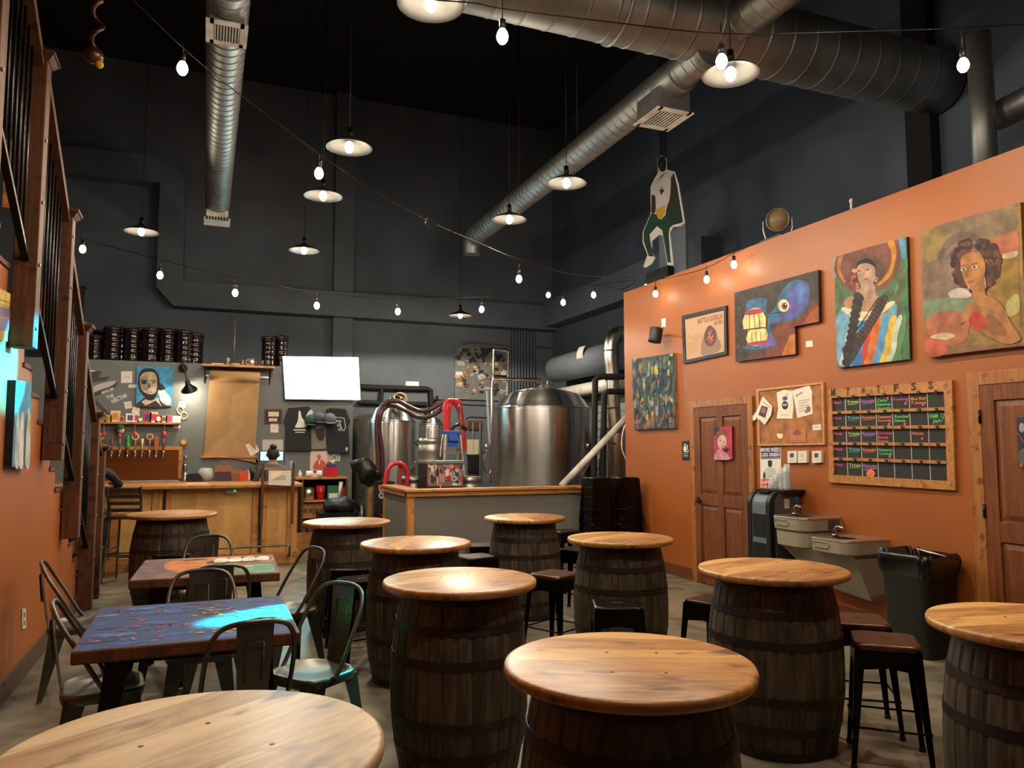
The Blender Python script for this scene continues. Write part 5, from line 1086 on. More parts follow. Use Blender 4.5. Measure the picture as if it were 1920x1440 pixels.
# card shelf above the taps
a, b = yb(172, 791), yb(337, 795); t = None
m = MB((a.x, YC - .06, a.z)); m.box(a.x, b.x, YC - .12, YC - .002, a.z - .03, a.z); tag(m.build('wall_shelf', M['pineh'], None, .003), 'narrow wooden card shelf above the beer taps', 'shelf')
zs = a.z
for px, w, h, c, c2, lab in ((193, 5, 10, (190, 160, 90), (120, 110, 60), 'yellowish card at the left end of the card shelf'), (202, 5.5, 11, (190, 176, 96), (150, 120, 60), 'olive yellow card beside the framed one'), (216, 7, 18, (220, 190, 150), (206, 130, 40), 'card with an orange centre and pale border'), (228, 4, 10, (190, 130, 120), (120, 60, 60), 'small round pinkish coaster on the shelf'),
                       (244, 6.5, 14, (224, 220, 210), (90, 80, 130), 'white card with violet print on the shelf'), (256, 4, 14, (220, 196, 180), (180, 60, 60), 'narrow pale card with a red mark'), (263, 4.5, 9, (60, 140, 80), (200, 220, 190), 'small green card right of shelf centre'), (276, 6, 16, (190, 50, 60), (60, 60, 120), 'red and blue card on the shelf'),
                       (288, 6, 17, (214, 190, 180), (190, 60, 60), 'white and red figure card on the shelf'), (297, 5, 12, (206, 90, 70), (230, 220, 210), 'orange red card on the shelf'), (306, 5.5, 11, (208, 190, 160), (110, 90, 80), 'beige oval card on the shelf'), (317, 5, 13, (140, 110, 160), (200, 70, 90), 'violet card near the right end of the shelf'), (331, 6, 11, (232, 228, 220), (210, 206, 200), 'plain white card at the right end of the shelf')):
    q = yb(px, 790, .06); s = .0098
    m = MB(q); m.box(q.x - w * s, q.x + w * s, q.y - .002, q.y + .002, zs + .0005, zs + h * s, 0, c); m.box(q.x - w * s * .6, q.x + w * s * .6, q.y - .003, q.y - .002, zs + h * s * .2, zs + h * s * .8, 0, c2)
    tag(m.build('card', M['print']), lab, 'card', 'cards on the shelf above the taps')
def ywall_item(nm, label, cat, pts, col, draw=None, off=.006, mat='print', group=None):
    A = Art('y', YC - off, -1); A.loc = A.P(pts[0]); A.board(pts, off - .001, col)
    if draw: draw(A)
    return tag(A.build(nm, M[mat]), label, cat, group)
for pts, c, lab in (([(227, 696), (248, 696), (248, 718), (227, 718)], (206, 204, 202), 'square white note left of the bearded portrait'), ([(241, 721), (256, 721), (256, 727), (241, 727)], (206, 202, 196), 'small white strip label beside the bearded portrait'), ([(232, 754), (246, 752), (248, 765), (235, 767)], (206, 198, 184), 'tilted white card left above the card shelf'),
                    ([(249, 763), (263, 763), (260, 776), (247, 774)], (216, 210, 200), 'white card with a dark cross shape above the shelf'), ([(325, 797), (338, 797), (338, 803), (325, 803)], (206, 204, 196), 'small white strip right below the card shelf'), ([(336, 753), (349, 752), (347, 765), (334, 763)], (230, 224, 206), 'cream note right of the portrait corner'), ([(507, 794), (522, 794), (522, 811), (507, 811)], (216, 208, 196), 'cream sheet below the framed certificate')):
    ywall_item('wall_note', lab, 'note', pts, c, (lambda A, p=pts: A.line([(p[0][0] + 4, (p[0][1] + p[2][1]) / 2), (p[1][0] - 4, (p[0][1] + p[2][1]) / 2)], .8, (110, 100, 100), 1)))
for px, c in ((340, (190, 176, 120)), (347, (160, 160, 120))):
    pass
A = Art('y', YC - .02, -1); A.loc = A.P((340, 770)); 
for cx, cy in ((338, 769), (345, 779)): A.line([(cx + 6 * math.cos(k * .6), cy + 6.5 * math.sin(k * .6)) for k in range(11)], 1.8, (184, 176, 140), 1)
tag(A.build('wire_wreath', M['plastic']), 'pair of pale wire rings hanging right of the card shelf', 'ornament')
m = MB(yb(346, 829)); q = yb(344, 829); m.loc = q; m.cyl((q.x, YC - .002, q.z), (q.x, YC - .03, q.z), .055, .05, 20, col=(172, 112, 54)); m.cyl((q.x, YC - .0305, q.z), (q.x, YC - .033, q.z), .03, .03, 16, col=(206, 170, 100)); tag(m.build('wooden_roundel', M['plastic']), 'round orange wooden disc on the bar wall right of the taps', 'wall disc')
for px, lab in ((253, 'red tassel hanging over the middle taps'), (308, 'red tassel hanging over the rightmost tap'), (195, 'red tassel hanging over the leftmost taps')):
    a, b = yb(px, 795, .1), yb(px, 812, .1); m = MB(a); m.cyl(a, b - Vector((0, 0, -.03)), .003, n=5, col=(200, 190, 180)); m.lathe([(.01, .05), (.03, .03), (.032, -.02), (.012, -.05)], b - Vector((0, 0, .02)), 10, col=(190, 52, 48)); tag(m.build('tassel', M['plastic']), lab, 'tassel')
# chalk mural on the wall and portrait
m_ = Art('y', YC, -1); m_.loc = m_.P((200, 720)); g1, g2, g3 = (176, 174, 176), (60, 62, 66), (120, 124, 128)
m_.poly([(150, 696), (172, 694), (186, 700), (182, 712), (150, 714)], (222, 220, 226), 1, 3); m_.poly([(160, 700), (190, 696), (186, 708), (205, 706), (195, 714), (160, 716)], g2, 2, 3)
m_.poly([(160, 738), (180, 722), (216, 714), (208, 724), (184, 732), (160, 744)], g1, 1, 3); m_.poly([(158, 746), (184, 734), (212, 722), (221, 716), (214, 728), (186, 740), (166, 748)], g2, 2, 3)
m_.poly([(166, 744), (174, 744), (198, 768), (206, 780), (196, 776)], g2, 2, 2); m_.poly([(150, 735), (166, 744), (164, 760), (150, 765)], g3, 1, 2); m_.ell(158, 740, 2.4, 3, (200, 70, 60), 3, 8)
for s, q4 in (('MAKE ME', [(192, 739), (214, 731), (212, 726), (190, 734)]), ('THE', [(200, 749), (214, 744.5), (212, 738), (198, 742.5)]), ('NECTAR', [(211, 757), (240, 744), (236, 737), (208, 749)])): m_.text(s, q4, (206, 206, 204), 3)
tag(m_.build('chalk_mural', M['print']), 'grey and white chalk drawing with handwriting on the dark bar wall', 'mural')
q = [(257, 686), (326, 688), (322, 762), (255, 761)]; A = Art('y', YC - .035, -1); A.loc = A.P(q[0]); t = thing('portrait_painting', 'painting of a bearded face half skull on a sky blue ground above the taps', 'painting', A.loc)
A.board(q, .033, (62, 150, 196), (24, 26, 30)); A.build('canvas', M['oil'], t); A = Art('y', YC - .035, -1, t.location)
def U(u, v): return (150 + u / 4.236, 600 + v / 4.236)
A.poly([U(*p) for p in ((450, 690), (480, 640), (540, 610), (620, 630), (720, 690))], (46, 44, 46), 1, 2); A.poly([U(*p) for p in ((490, 650), (540, 615), (620, 620), (650, 690), (600, 640), (520, 680))], (206, 192, 170), 2)
A.poly([U(*p) for p in ((620, 520), (700, 590), (722, 640), (700, 680), (640, 640))], (206, 214, 216), 1, 3); A.poly([U(*p) for p in ((615, 490), (680, 540), (640, 560), (600, 540))], (30, 30, 34), 2, 3)
A.poly([U(*p) for p in ((470, 430), (500, 390), (570, 385), (615, 420), (632, 480), (620, 560), (590, 620), (530, 620), (480, 570), (460, 500))], (30, 28, 30), 3, 4)
A.poly([U(*p) for p in ((478, 450), (520, 415), (590, 420), (612, 470), (608, 560), (580, 590), (520, 580), (490, 550), (476, 500))], (198, 178, 152), 4, 4)
A.poly([U(*p) for p in ((478, 460), (530, 450), (550, 500), (540, 560), (500, 550), (480, 510))], (150, 140, 130), 5, 4); A.ell(*U(510, 495), 5, 4, (44, 46, 56), 6, 12); A.poly([U(*p) for p in ((548, 500), (562, 530), (540, 545))], (28, 28, 30), 6); A.line([U(480, 480), U(530, 478)], 1.4, (30, 28, 28), 7); A.line([U(560, 480), U(605, 480)], 1.4, (30, 28, 28), 7); A.ell(*U(582, 495), 3, 1.2, (40, 34, 32), 7)
A.poly([U(*p) for p in ((490, 560), (520, 590), (580, 595), (612, 560), (590, 630), (530, 632))], (26, 24, 26), 6, 3); A.line([U(520, 575), U(572, 572)], 1.0, (90, 60, 50), 7)
A.build('painted_image', M['oil'], t)
# framed certificate, pinned papers
A = Art('y', YC - .03, -1); q = [(496, 767), (529, 767), (529, 793), (496, 794)]; A.loc = A.P(q[0]); t = thing('framed_certificate', 'small dark red framed certificate on the bar wall left of the shirts', 'picture', A.loc)
A.board(q, .028, (84, 32, 28)); A.build('picture_frame', M['paint'], t); A = Art('y', YC - .031, -1, t.location); A.poly([(499, 770), (526, 770), (526, 790), (499, 791)], (22, 18, 18), 1); A.poly([(503, 772), (523, 772), (523, 781), (503, 781)], (196, 196, 170), 2); A.poly([(504, 784), (520, 784), (520, 790), (504, 790)], (206, 176, 166), 2); A.build('certificate_print', M['print'], t)
ywall_item('pinned_sheet', 'pale sheet on the wall behind the person with the hair bun', 'paper', [(492, 824), (531, 824), (531, 845), (492, 845)], (176, 176, 178), lambda A: A.poly([(492, 824), (531, 824), (531, 827), (492, 827)], (190, 166, 110), 1))
ywall_item('red_figure_print', 'cream print of a suited figure in red below the hanging shirts', 'picture', [(582, 846), (614, 846), (616, 882), (581, 882)], (214, 186, 178), lambda A: (A.ell(598, 857, 3.6, 5, (186, 96, 86), 1, 12), A.poly([(591, 866), (600, 862), (609, 866), (612, 880), (588, 880)], (190, 84, 76), 1, 3), A.poly([(597, 864), (601, 864), (599, 872)], (230, 214, 206), 2)))
ywall_item('small_sign', 'little black and white lettered sign right of the red figure print', 'sign', [(615, 851), (637, 850), (638, 864), (616, 865)], (196, 200, 186), lambda A: (A.text('OAT', [(617, 862), (636, 862), (636, 853), (617, 853)], (50, 54, 50), 1)))
# kraft paper roll and its shelf
a, b = yb(380, 684), yb(513, 689); t = thing('display_shelf', 'wooden shelf on two black brackets above the kraft paper roll', 'shelf', a); L = t.location; zt = (a.z + b.z) / 2
m = MB(L); m.box(a.x, b.x, YC - .24, YC - .002, zt - .035, zt); m.build('board', M['pineh'], t, .003)
for px in (384, 506): x = yb(px, 700).x; m = MB(L); m.box(x - .01, x + .01, YC - .02, YC - .002, zt - .3, zt - .035); m.tube([(x, YC - .015, zt - .26), (x, YC - .1, zt - .12), (x, YC - .2, zt - .04)], .008, 6, smoothpath=3); m.build('bracket', M['blackm'], t)
t = thing('kraft_paper_roll', 'wide brown kraft paper roll with its sheet hanging down the bar wall', 'paper roll', yb(440, 705)); L = t.location
a, b = yb(393, 705, .14), yb(487, 707, .14); zr = (a.z + b.z) / 2; kp = solid('brown kraft paper', (156, 122, 82), 0.75, 0, .05)
m = MB(L); m.cyl((a.x, YC - .14, zr), (b.x, YC - .14, zr), .085, n=28); m.build('roll', kp, t)
m = MB(L); m.cyl((b.x, YC - .14, zr), (b.x + .14, YC - .14, zr), .016, n=10); m.cyl((a.x - .06, YC - .14, zr), (a.x, YC - .14, zr), .016, n=10); m.build('roll_rod', M['pvc'], t)
zb = yb(430, 856).z; m = MB(L); m.prism([(a.x, YC - .145, zr - .08), (a.x - .02, YC - .02, zr - .5), (a.x - .05, YC - .02, zb), (b.x - .03, YC - .02, zb), (b.x - .01, YC - .02, zr - .5), (b.x, YC - .145, zr - .08)], (0, .004, 0)); m.build('hanging_sheet', kp, t)
m = MB(L); m.box(a.x - .09, b.x - .01, YC - .05, YC - .012, zb - .02, zb + .015); m.build('cutter_bar', M['pineh'], t)
m = MB(L); zz = [yb(430, 863).z, yb(455, 869).z]; m.prism([(a.x + .3, YC - .03, zb - .02), (b.x - .02, YC - .03, zb - .02), (b.x - .02, YC - .03, zz[1] - .0), (a.x + .8, YC - .03, zz[1]), (a.x + .55, YC - .03, zz[0])], (0, .003, 0)); m.build('torn_edge', kp, t)
ywall_item('pinned_drawing', 'tilted white drawing pinned at the lower right of the kraft sheet', 'paper', [(460, 834), (477, 827), (487, 846), (470, 856)], (206, 202, 192), lambda A: A.line([(466, 836), (476, 846)], .8, (120, 120, 120), 1), off=.03)
for px, py, kd, lab in ((408, 681, 'tray', 'flat white dish left on the shelf over the kraft roll'), (427, 683, 'cup', 'small figurine on the shelf over the kraft roll'), (441, 683, 'dish', 'shallow round dish mid shelf over the kraft roll'), (455, 683, 'bottle', 'little brown bottle on the shelf over the kraft roll'), (472, 683, 'mug', 'shiny steel mug on the shelf over the kraft roll'), (480, 683, 'glass', 'dark glass beside the steel mug'), (491, 684, 'glass', 'dark reddish glass near the right end of the shelf')):
    q = yb(px, py, .12); q.z = zt + .0005; m = MB(q)
    if kd == 'tray': m.box(q.x - .09, q.x + .09, q.y - .05, q.y + .05, q.z, q.z + .02, 0, (206, 204, 196))
    if kd == 'cup': m.lathe([(.02, 0), (.024, .03), (.012, .045), (.03, .07), (.032, .1), (.02, .12)], q, 12, col=(150, 130, 96))
    if kd == 'dish': m.lathe([(.03, 0), (.08, .02), (.05, .032), (.001, .035)], q, 18, col=(186, 176, 160))
    if kd == 'bottle': m.lathe([(.02, 0), (.022, .05), (.01, .065), (.012, .09)], q, 12, col=(166, 120, 80))
    if kd == 'glass': m.lathe([(.026, 0), (.034, .1), (.03, .1), (.022, .01), (.001, .01)], q, 14, col=(60, 56, 54) if px < 485 else (90, 50, 40))
    if kd == 'mug': m.lathe([(.045, 0), (.045, .12), (.04, .12), (.04, .01), (.001, .01)], q, 18, col=(210, 206, 196)); m.tube([(q.x - .04, q.y, q.z + .1), (q.x - .085, q.y, q.z + .09), (q.x - .085, q.y, q.z + .03), (q.x - .04, q.y, q.z + .02)], .007, 6, smoothpath=3, col=(210, 206, 196))
    tag(m.build({'tray': 'flat_dish', 'cup': 'figurine', 'dish': 'round_dish', 'bottle': 'small_bottle', 'mug': 'steel_mug', 'glass': 'drinking_glass'}[kd], M['tmetal'] if kd == 'mug' else M['plastic']), lab, {'tray': 'dish', 'cup': 'figurine', 'dish': 'dish', 'bottle': 'bottle', 'mug': 'mug', 'glass': 'glass'}[kd])
# black barn lamp
q = yb(343, 690); h = yb(354, 727, .30); t = thing('barn_wall_lamp', 'black barn style wall lamp throwing a bright pool on the bar wall', 'lamp', q); L = q
m = MB(L); m.cyl((q.x, YC - .002, q.z), (q.x, YC - .03, q.z), .07, n=20); m.ball((q.x, YC - .05, q.z), .045); m.build('wall_mount', M['blackm'], t)
m = MB(L); m.tube([(q.x, YC - .04, q.z), (q.x - .02, YC - .2, q.z + .1), (q.x, YC - .3, q.z + .05), (h.x - .03, h.y, h.z + .12)], .011, 8, smoothpath=4); m.build('arm', M['blackm'], t)
ax = Vector((-.25, -.5, 1)).normalized(); m = MB(L); m.lathe([(.125, -.05), (.12, -.03), (.06, .03), (.04, .06), (.035, .12), (.03, .12), (.03, .06), (.055, .028), (.115, -.032), (.12, -.05)], h, 28, axis=ax); m.build('lamp_shade', M['blackm'], t)
l = point('wall_lamp_light', h, 34, (1, .86, .6), .03); l.parent = t; l.location = h - q - ax * .06
# kegs on the cooler roof
kp_ = None
KX = [(176, 628, .05), (190, 618, .5), (210, 612, .05), (228, 613, .5), (247, 615, .1), (262, 614, .5), (281, 614, .06), (298, 615, .5), (313, 616, .1), (330, 617, .5), (345, 619, .12), (366, 624, .3), (503, 630, .1), (527, 629, .35)]
for i, (px, py, off) in enumerate(KX):
    q = ony(px, 660, YC + .17 + off * .7); z1 = ony(px, py, q.y).z; hk = min(.62, z1 - ZK); 
    if i == 0:
        k0 = thing('plastic_keg', 'x', 'keg', (q.x, q.y, ZK), 0, 'brown plastic kegs on the cooler roof'); m = MB(); r = .118
        pr = [(.06, 0), (r, .015), (r, .05), (r - .01, .06)] + [(r - .008 + .006 * math.cos(k * 1.57), .08 + k * .022) for k in range(18)] + [(r - .01, .48), (r, .49), (r, .53), (r - .02, .54), (.05, .56)]
        m.lathe(pr, (0, 0, 0), 28); m.build('keg_body', M['pet'], k0); m = MB(); m.lathe([(.118, .53), (.122, .54), (.122, .575), (.112, .58), (.108, .55), (.05, .555)], (0, 0, 0), 28); m.build('keg_rim', M['blackp'], k0); m = MB(); m.lathe([(.03, .555), (.03, .6), (.022, .605)], (0, 0, 0), 16); m.build('keg_valve', M['blackp'], k0); kk = k0
    else: kk = dup(k0, (q.x, q.y, ZK), R(37 * i), 'x')
    kk.location = (q.x, q.y, ZK); kk.scale = (1.12 if i < 12 else 1, 1.12 if i < 12 else 1, hk / .6)
    kk['label'] = ('brown plastic keg, number %d from the left in the long row above the tap wall' % (i + 1)) if i < 12 else ('brown plastic keg, the %s one of the pair above the television' % ('left' if i == 12 else 'right'))
on_ = ['leftmost', 'second', 'third', 'fourth', 'fifth', 'sixth', 'seventh', 'eighth', 'ninth', 'tenth', 'eleventh', 'rightmost']
for o in list(bpy.data.objects):
    if o.name.startswith('plastic_keg') and 'number' in o.get('label', ''):
        n_ = int(o['label'].split('number ')[1].split()[0]); o['label'] = 'brown plastic keg, %s from the left in the row above the tap wall' % on_[n_ - 1] if n_ not in (1, 12) else 'brown plastic keg, %s in the row above the tap wall' % on_[n_ - 1]
m = MB((yb(441, 640).x, YC + .3, ZK)); q = m.loc; m.cyl(q, (q.x, q.y, ony(441, 600, q.y).z), .012, n=8); tag(m.build('thin_pipe', M['galv']), 'thin upright pipe on the cooler roof between the keg groups', 'pipe')
# television
tl, tr, br, bl = ony(530, 668, YC - .14), ony(672, 670, YC - .14), ony(676, 750, YC - .10), ony(535, 748, YC - .10)
t = thing('television', 'bright flat television showing a white teal screen on the bar wall', 'television', tl.lerp(br, .5)); L = t.location; n = (tr - tl).cross(bl - tl).normalized(); n = n if n.y < 0 else -n
m = MB(L); fr = [p + (p - L) * .02 for p in (tl, tr, br, bl)]; m.prism([p + n * .0 for p in fr], n * -.05); m.build('casing', M['blackp'], t)
m = MB(L); m.add([p + n * .002 for p in (tl, bl, br, tr)], [(0, 1, 2, 3)]); m.build('screen', M['screen'], t)
m = MB(L); m.box(L.x - .1, L.x + .1, YC - .08, YC - .002, L.z - .1, L.z + .1); m.build('wall_mount', M['blackm'], t)
l = bpy.data.lights.new('screen_glow', 'AREA'); l.shape = 'RECTANGLE'; l.size = 1.3; l.size_y = .7; l.energy = 26; l.color = (.35, .9, 1.0); lo = bpy.data.objects.new('screen_glow', l); COL.objects.link(lo); lo.parent = t; lo.location = n * .03; lo.rotation_euler = (-n).to_track_quat('Z', 'Y').to_euler()
# shirts, caps
def shirt(nm, label, pts, col, draw=None, off=.05, sleeve=None):
    t = thing(nm, label, 'shirt', ony(pts[0][0], pts[0][1], YC - off)); A = Art('y', YC - off, -1, t.location); P3 = [A.P(p) for p in pts]
    cx = sum(p.x for p in P3) / len(P3); A.prism(P3, (0, off - .008, 0), 0, col, True)
    A.c = [col] * len(A.c); A.build('cloth', M['print'], t, .008)
    f = Art('y', YC - off - .002, -1, t.location); dk = tuple(v * .8 for v in col); x0 = min(p[0] for p in pts); x1 = max(p[0] for p in pts); y0 = min(p[1] for p in pts); y1 = max(p[1] for p in pts)
    if draw: draw(f)
    if f.v: f.build('shirt_print', M['print'], t)
shirt('t_shirt', 'dark green black t-shirt with a white figure print, left of the three', [(541, 765), (578, 762), (583, 766), (584, 845), (534, 845), (536, 800), (532, 790)], (9, 14, 19), lambda A: (A.poly([(560, 772), (563, 771), (566, 783), (570, 788), (571, 800), (564, 802), (553, 801), (556, 795), (559, 786)], (206, 208, 204), 1, 3), A.poly([(574, 780), (582, 768), (587, 774), (578, 786), (575, 800), (571, 800)], (206, 208, 204), 1, 3), [A.line([(551 + 3.2 * k, 806), (553.2 + 3.2 * k, 806)], 2.2, (206, 208, 204), 1) for k in range(7)], [A.line([(554 + 3 * k, 810.5), (556 + 3 * k, 810.5)], 1.6, (206, 208, 204), 1) for k in range(6)]), .06)
shirt('grey_shirt', 'grey t-shirt with a dark face print hanging between the dark shirts', [(584, 776), (608, 776), (612, 800), (611, 840), (600, 843), (584, 842), (581, 800)], (120, 116, 108), lambda A: (A.poly([(590, 800), (600, 796), (608, 802), (608, 820), (602, 827), (595, 822)], (50, 48, 46), 1, 3), A.poly([(590, 796), (598, 792), (607, 792), (607, 800), (599, 803), (592, 804)], (110, 150, 190), 2, 3), A.ell(591, 804, 2, 3, (170, 60, 70), 3), A.ell(606, 800, 2, 3, (170, 60, 70), 3)), .04)
shirt('t_shirt', 'navy black t-shirt with a state outline print, right of the three', [(612, 768), (620, 765), (648, 767), (657, 790), (653, 800), (655, 850), (615, 850), (611, 815)], (9, 13, 20), lambda A: (A.line([(626, 782), (645, 784), (648, 800), (645, 808), (641, 804), (636, 790)], 1.0, (206, 208, 206), 1), A.text('IN A', [(630, 792), (640, 792), (640, 787), (630, 787)], (206, 208, 206), 1), A.text('OA', [(632, 800), (640, 800), (640, 794), (632, 794)], (206, 208, 206), 1), A.text('ATL', [(634, 808), (641, 808), (641, 802), (634, 802)], (206, 208, 206), 1), A.ell(650, 842, 2.2, 4, (206, 208, 206), 1)), .06)
def cap(label, px, py, c, c2):
    q = ony(px, py, YC - .14); t = thing('baseball_cap', label, 'cap', q); m = MB(q); m.lathe([(.10, -.05), (.105, 0), (.09, .05), (.05, .085), (.001, .095)], q, 20, axis=(-.2, -.5, 1), col=c); m.build('cap_crown', M['print'], t)
    m = MB(q); w = [q + Vector((.10 * math.cos(a), -.03 - .1 * math.sin(a) * 1.2, -.06 - .03 * math.sin(a))) for a in [math.pi * k / 8 for k in range(9)]]; m.prism(w, (0, 0, .008), col=c2); m.build('cap_brim', M['print'], t)
cap('dark green cap hanging on the left shirt', 583, 788, (30, 52, 40), (34, 70, 46)); cap('grey fronted cap hanging on the right shirt', 618, 785, (84, 86, 90), (110, 110, 112)); cap('navy cap hanging behind the grey shirt', 598, 783, (60, 64, 70), (60, 64, 70))
# things on the back counter
def on_counter(px, d=.25): q = ony(px, 896, YC - d); q.z = 1.0605; return q
q = on_counter(346, .3); t = thing('cup_tower', 'tall tower of stacked steel cups at the end of the drip tray', 'cups', q); m = MB(q)
for k in range(14): z = q.z + k * .02; m.lathe([(.045, z), (.05 - k * .0012, z + .004), (.046 - k * .0014, z + .022)], (q.x, q.y, 0), 18)
m.lathe([(.028, q.z + .28), (.024, q.z + .4), (.02, q.z + .405)], (q.x, q.y, 0), 18); m.build('stacked_cups', M['steel'], t)
q = on_counter(366); m = MB(q); m.box(q.x - .12, q.x + .12, q.y - .1, q.y + .1, q.z, q.z + .1); m.box(q.x - .1, q.x + .1, q.y - .08, q.y + .08, q.z + .1, q.z + .125, 0, (150, 150, 144)); tag(m.build('label_printer', M['blackp']), 'low black machine beside the steel cup tower', 'machine')
q = on_counter(386); t = thing('glass_bowl', 'round clear glass bowl with a green tinted bag on the back counter', 'bowl', q); m = MB(q); m.lathe([(.05, 0), (.11, .04), (.13, .11), (.11, .18), (.08, .21), (.075, .205), (.10, .17), (.12, .11), (.1, .045), (.001, .01)], q, 24); m.build('bowl', M['clear'], t); m = MB(q); m.ball(q + Vector((0, 0, .11)), .1, (1, 1, .8), col=(96, 130, 110)); m.build('bag_inside', M['plastic'], t)
def basket(px, w, h, c1, c2, lab, handle=True):
    q = on_counter(px); t = thing('basket', lab, 'basket', q); m = MB(q); m.frustum(q, w * .85, .16, q + Vector((0, 0, h * .62)), w, .18, 0, c2); m.build('basket_body', M['print'], t); m = MB(q); m.frustum(q + Vector((0, 0, h * .62)), w * 1.02, .185, q + Vector((0, 0, h)), w * .98, .19, 0, c1); m.build('basket_rim', M['print'], t)
    if handle: m = MB(q); m.tube([q + Vector((-.06, 0, h)), q + Vector((0, 0, h + .07)), q + Vector((.06, 0, h))], .01, 8, smoothpath=4, col=c1); m.build('basket_handle', M['print'], t)
basket(419, .27, .24, (150, 96, 70), (66, 48, 66), 'brown basket with a violet lower half on the back counter'); basket(444, .18, .17, (150, 92, 58), (140, 84, 52), 'plain brown box basket on the back counter', False); basket(457, .13, .15, (200, 84, 50), (206, 76, 46), 'small orange box beside the brown box', False)
q = on_counter(466); t = thing('pump_bottle', 'small white pump bottle on the back counter', 'bottle', q); m = MB(q); m.lathe([(.03, 0), (.034, .02), (.03, .1), (.012, .12), (.01, .15)], q, 14, col=(216, 212, 200)); m.tube([q + Vector((0, 0, .15)), q + Vector((0, 0, .17)), q + Vector((-.03, -.02, .17))], .006, 6, col=(216, 212, 200)); m.build('bottle', M['plastic'], t)
q = on_counter(478); t = thing('utensil_bucket', 'black bucket of utensils at the end of the back counter', 'bucket', q); m = MB(q); m.lathe([(.07, 0), (.09, .2), (.085, .2), (.066, .01), (.001, .01)], q, 18); m.build('bucket', M['blackp'], t); m = MB(q); m.tube([q + Vector((0, 0, .02)), q + Vector((.03, 0, .28))], .01, 6); m.build('utensil', M['steel'], t)
q = Vector((ony(368, 906, BY + .2).x, BY + .25, 1.1005)); m = MB(q); m.box(q.x - .12, q.x + .14, q.y - .08, q.y + .08, q.z, q.z + .006, 0, (222, 216, 200)); tag(m.build('menu_sheet', M['print']), 'white sheet lying on the bar top below the glass bowl', 'paper')
# computer screen behind the bar
q = ony(512, 858, YC - .45); t = thing('computer_monitor', 'computer monitor with blue screen in front of the person with the bun', 'monitor', (q.x, q.y, 1.1)); L = t.location
a, b = ony(486, 845, YC - .5), ony(533, 865, YC - .5); m = MB(L); m.box(a.x, b.x, YC - .5, YC - .46, b.z, a.z); m.build('casing', M['blackp'], t); m = MB(L); m.box(a.x + .02, b.x - .02, YC - .503, YC - .501, b.z + .015, a.z - .015); m.build('screen', M['monitor'], t); m = MB(L); m.box(L.x - .03, L.x + .03, YC - .48, YC - .44, 1.12, b.z + .05); m.box(L.x - .12, L.x + .12, YC - .6, YC - .36, 1.10, 1.12); m.build('stand', M['blackp'], t)
m = MB((L.x, YC - .35, 0)); m.box(L.x - .22, L.x + .45, YC - .65, YC - .05, 1.06, 1.10); m.box(L.x - .21, L.x - .17, YC - .63, YC - .07, 0, 1.06); m.box(L.x + .4, L.x + .44, YC - .63, YC - .07, 0, 1.06); tag(m.build('work_desk', M['pineh']), 'standing work desk under the computer monitor', 'desk')
# wooden stand with the menu
a, b = ony(489, 868, BY - .02), ony(551, 866, BY - .02); z0 = ony(489, 962, BY - .2).z
t = thing('menu_stand', 'wooden ladder like stand at the bar end holding a white menu', 'stand', (a.x, BY - .2, z0)); L = t.location
for x in (a.x, b.x - .04): m = MB(L); m.box(x, x + .035, BY - .215, BY - .18, .55, a.z); m.build('upright', M['post'], t, .003)
for pz in (879, 905): z = ony(500, pz, BY - .2).z; m = MB(L); m.box(a.x, b.x, BY - .21, BY - .185, z - .015, z + .015); m.build('cross_bar', M['pineh'], t)
A = Art('y', BY - .225, -1, L); A.board([(504, 882), (546, 882), (545, 911), (503, 909)], .004, (214, 210, 208)); A.poly([(509, 886), (528, 885), (520, 894), (510, 898)], (236, 228, 200), 1, 3); A.poly([(512, 898), (530, 890), (536, 893), (536, 900), (512, 901)], (190, 176, 130), 1, 0); A.build('menu', M['print'], t)
for k, c in enumerate(((90, 130, 200), (150, 170, 220))): m = MB(L); m.box(b.x - .12 + k * .05, b.x - .085 + k * .05, BY - .20, BY - .19, ony(540, 875, BY).z, ony(540, 861 + 2 * k, BY).z, 0, c); m.build('pen_packet', M['plastic'], t)
# wooden shelf unit
SY = 12.3; X0, X1 = ony(566, 900, SY).x, ony(652, 900, SY).x; zt = ony(600, 895, SY).z; zz = [ony(600, v, SY).z for v in (938, 968)] + [.12]
t = thing('shelf_unit', 'open wooden shelf unit to the right of the bar filled with cups and boxes', 'shelf', (X0, SY, 0)); L = t.location
m = MB(L); m.box(X0, X0 + .03, SY, SY + .4, 0, zt - .03); m.box(X1 - .03, X1, SY, SY + .4, 0, zt - .03); m.build('side_panel', M['post'], t); m = MB(L); m.box(X0 + .03, X1 - .03, SY + .39, SY + .4, 0, zt - .03); m.build('back_panel', M['blackp'], t)
m = MB(L); m.box(X0 - .1, X1, SY - .01, SY + .4, zt - .03, zt); m.build('top_board', M['pineh'], t)
for z in zz: m = MB(L); m.box(X0 + .03, X1 - .03, SY, SY + .39, z - .025, z); m.build('shelf_board', M['pineh'], t)
m = MB(L); m.box(X0 - .35, X1, SY - .03, SY, 0, .28) ; m.build('plinth_board', M['pineh'], t)
def sh(px, z): q = ony(px, 900, SY + .15); q.z = z + .0005; return q
q = sh(578, zz[0]); t = thing('steel_pot', 'brushed steel pot on the middle board of the shelf unit', 'pot', q); m = MB(q); m.lathe([(.10, 0), (.10, .2), (.094, .2), (.094, .01), (.001, .01)], q, 24); m.build('pot', M['brushed'], t)
q = sh(601, zz[0]); m = MB(q); m.lathe([(.055, 0), (.075, .22), (.07, .22), (.05, .01), (.001, .01)], q, 20, col=(196, 36, 32)); m.lathe([(.068, .12), (.071, .125), (.069, .14)], q, 20, col=(170, 28, 26)); tag(m.build('red_cups', M['plastic']), 'stack of red cups on the middle board of the shelf unit', 'cups')
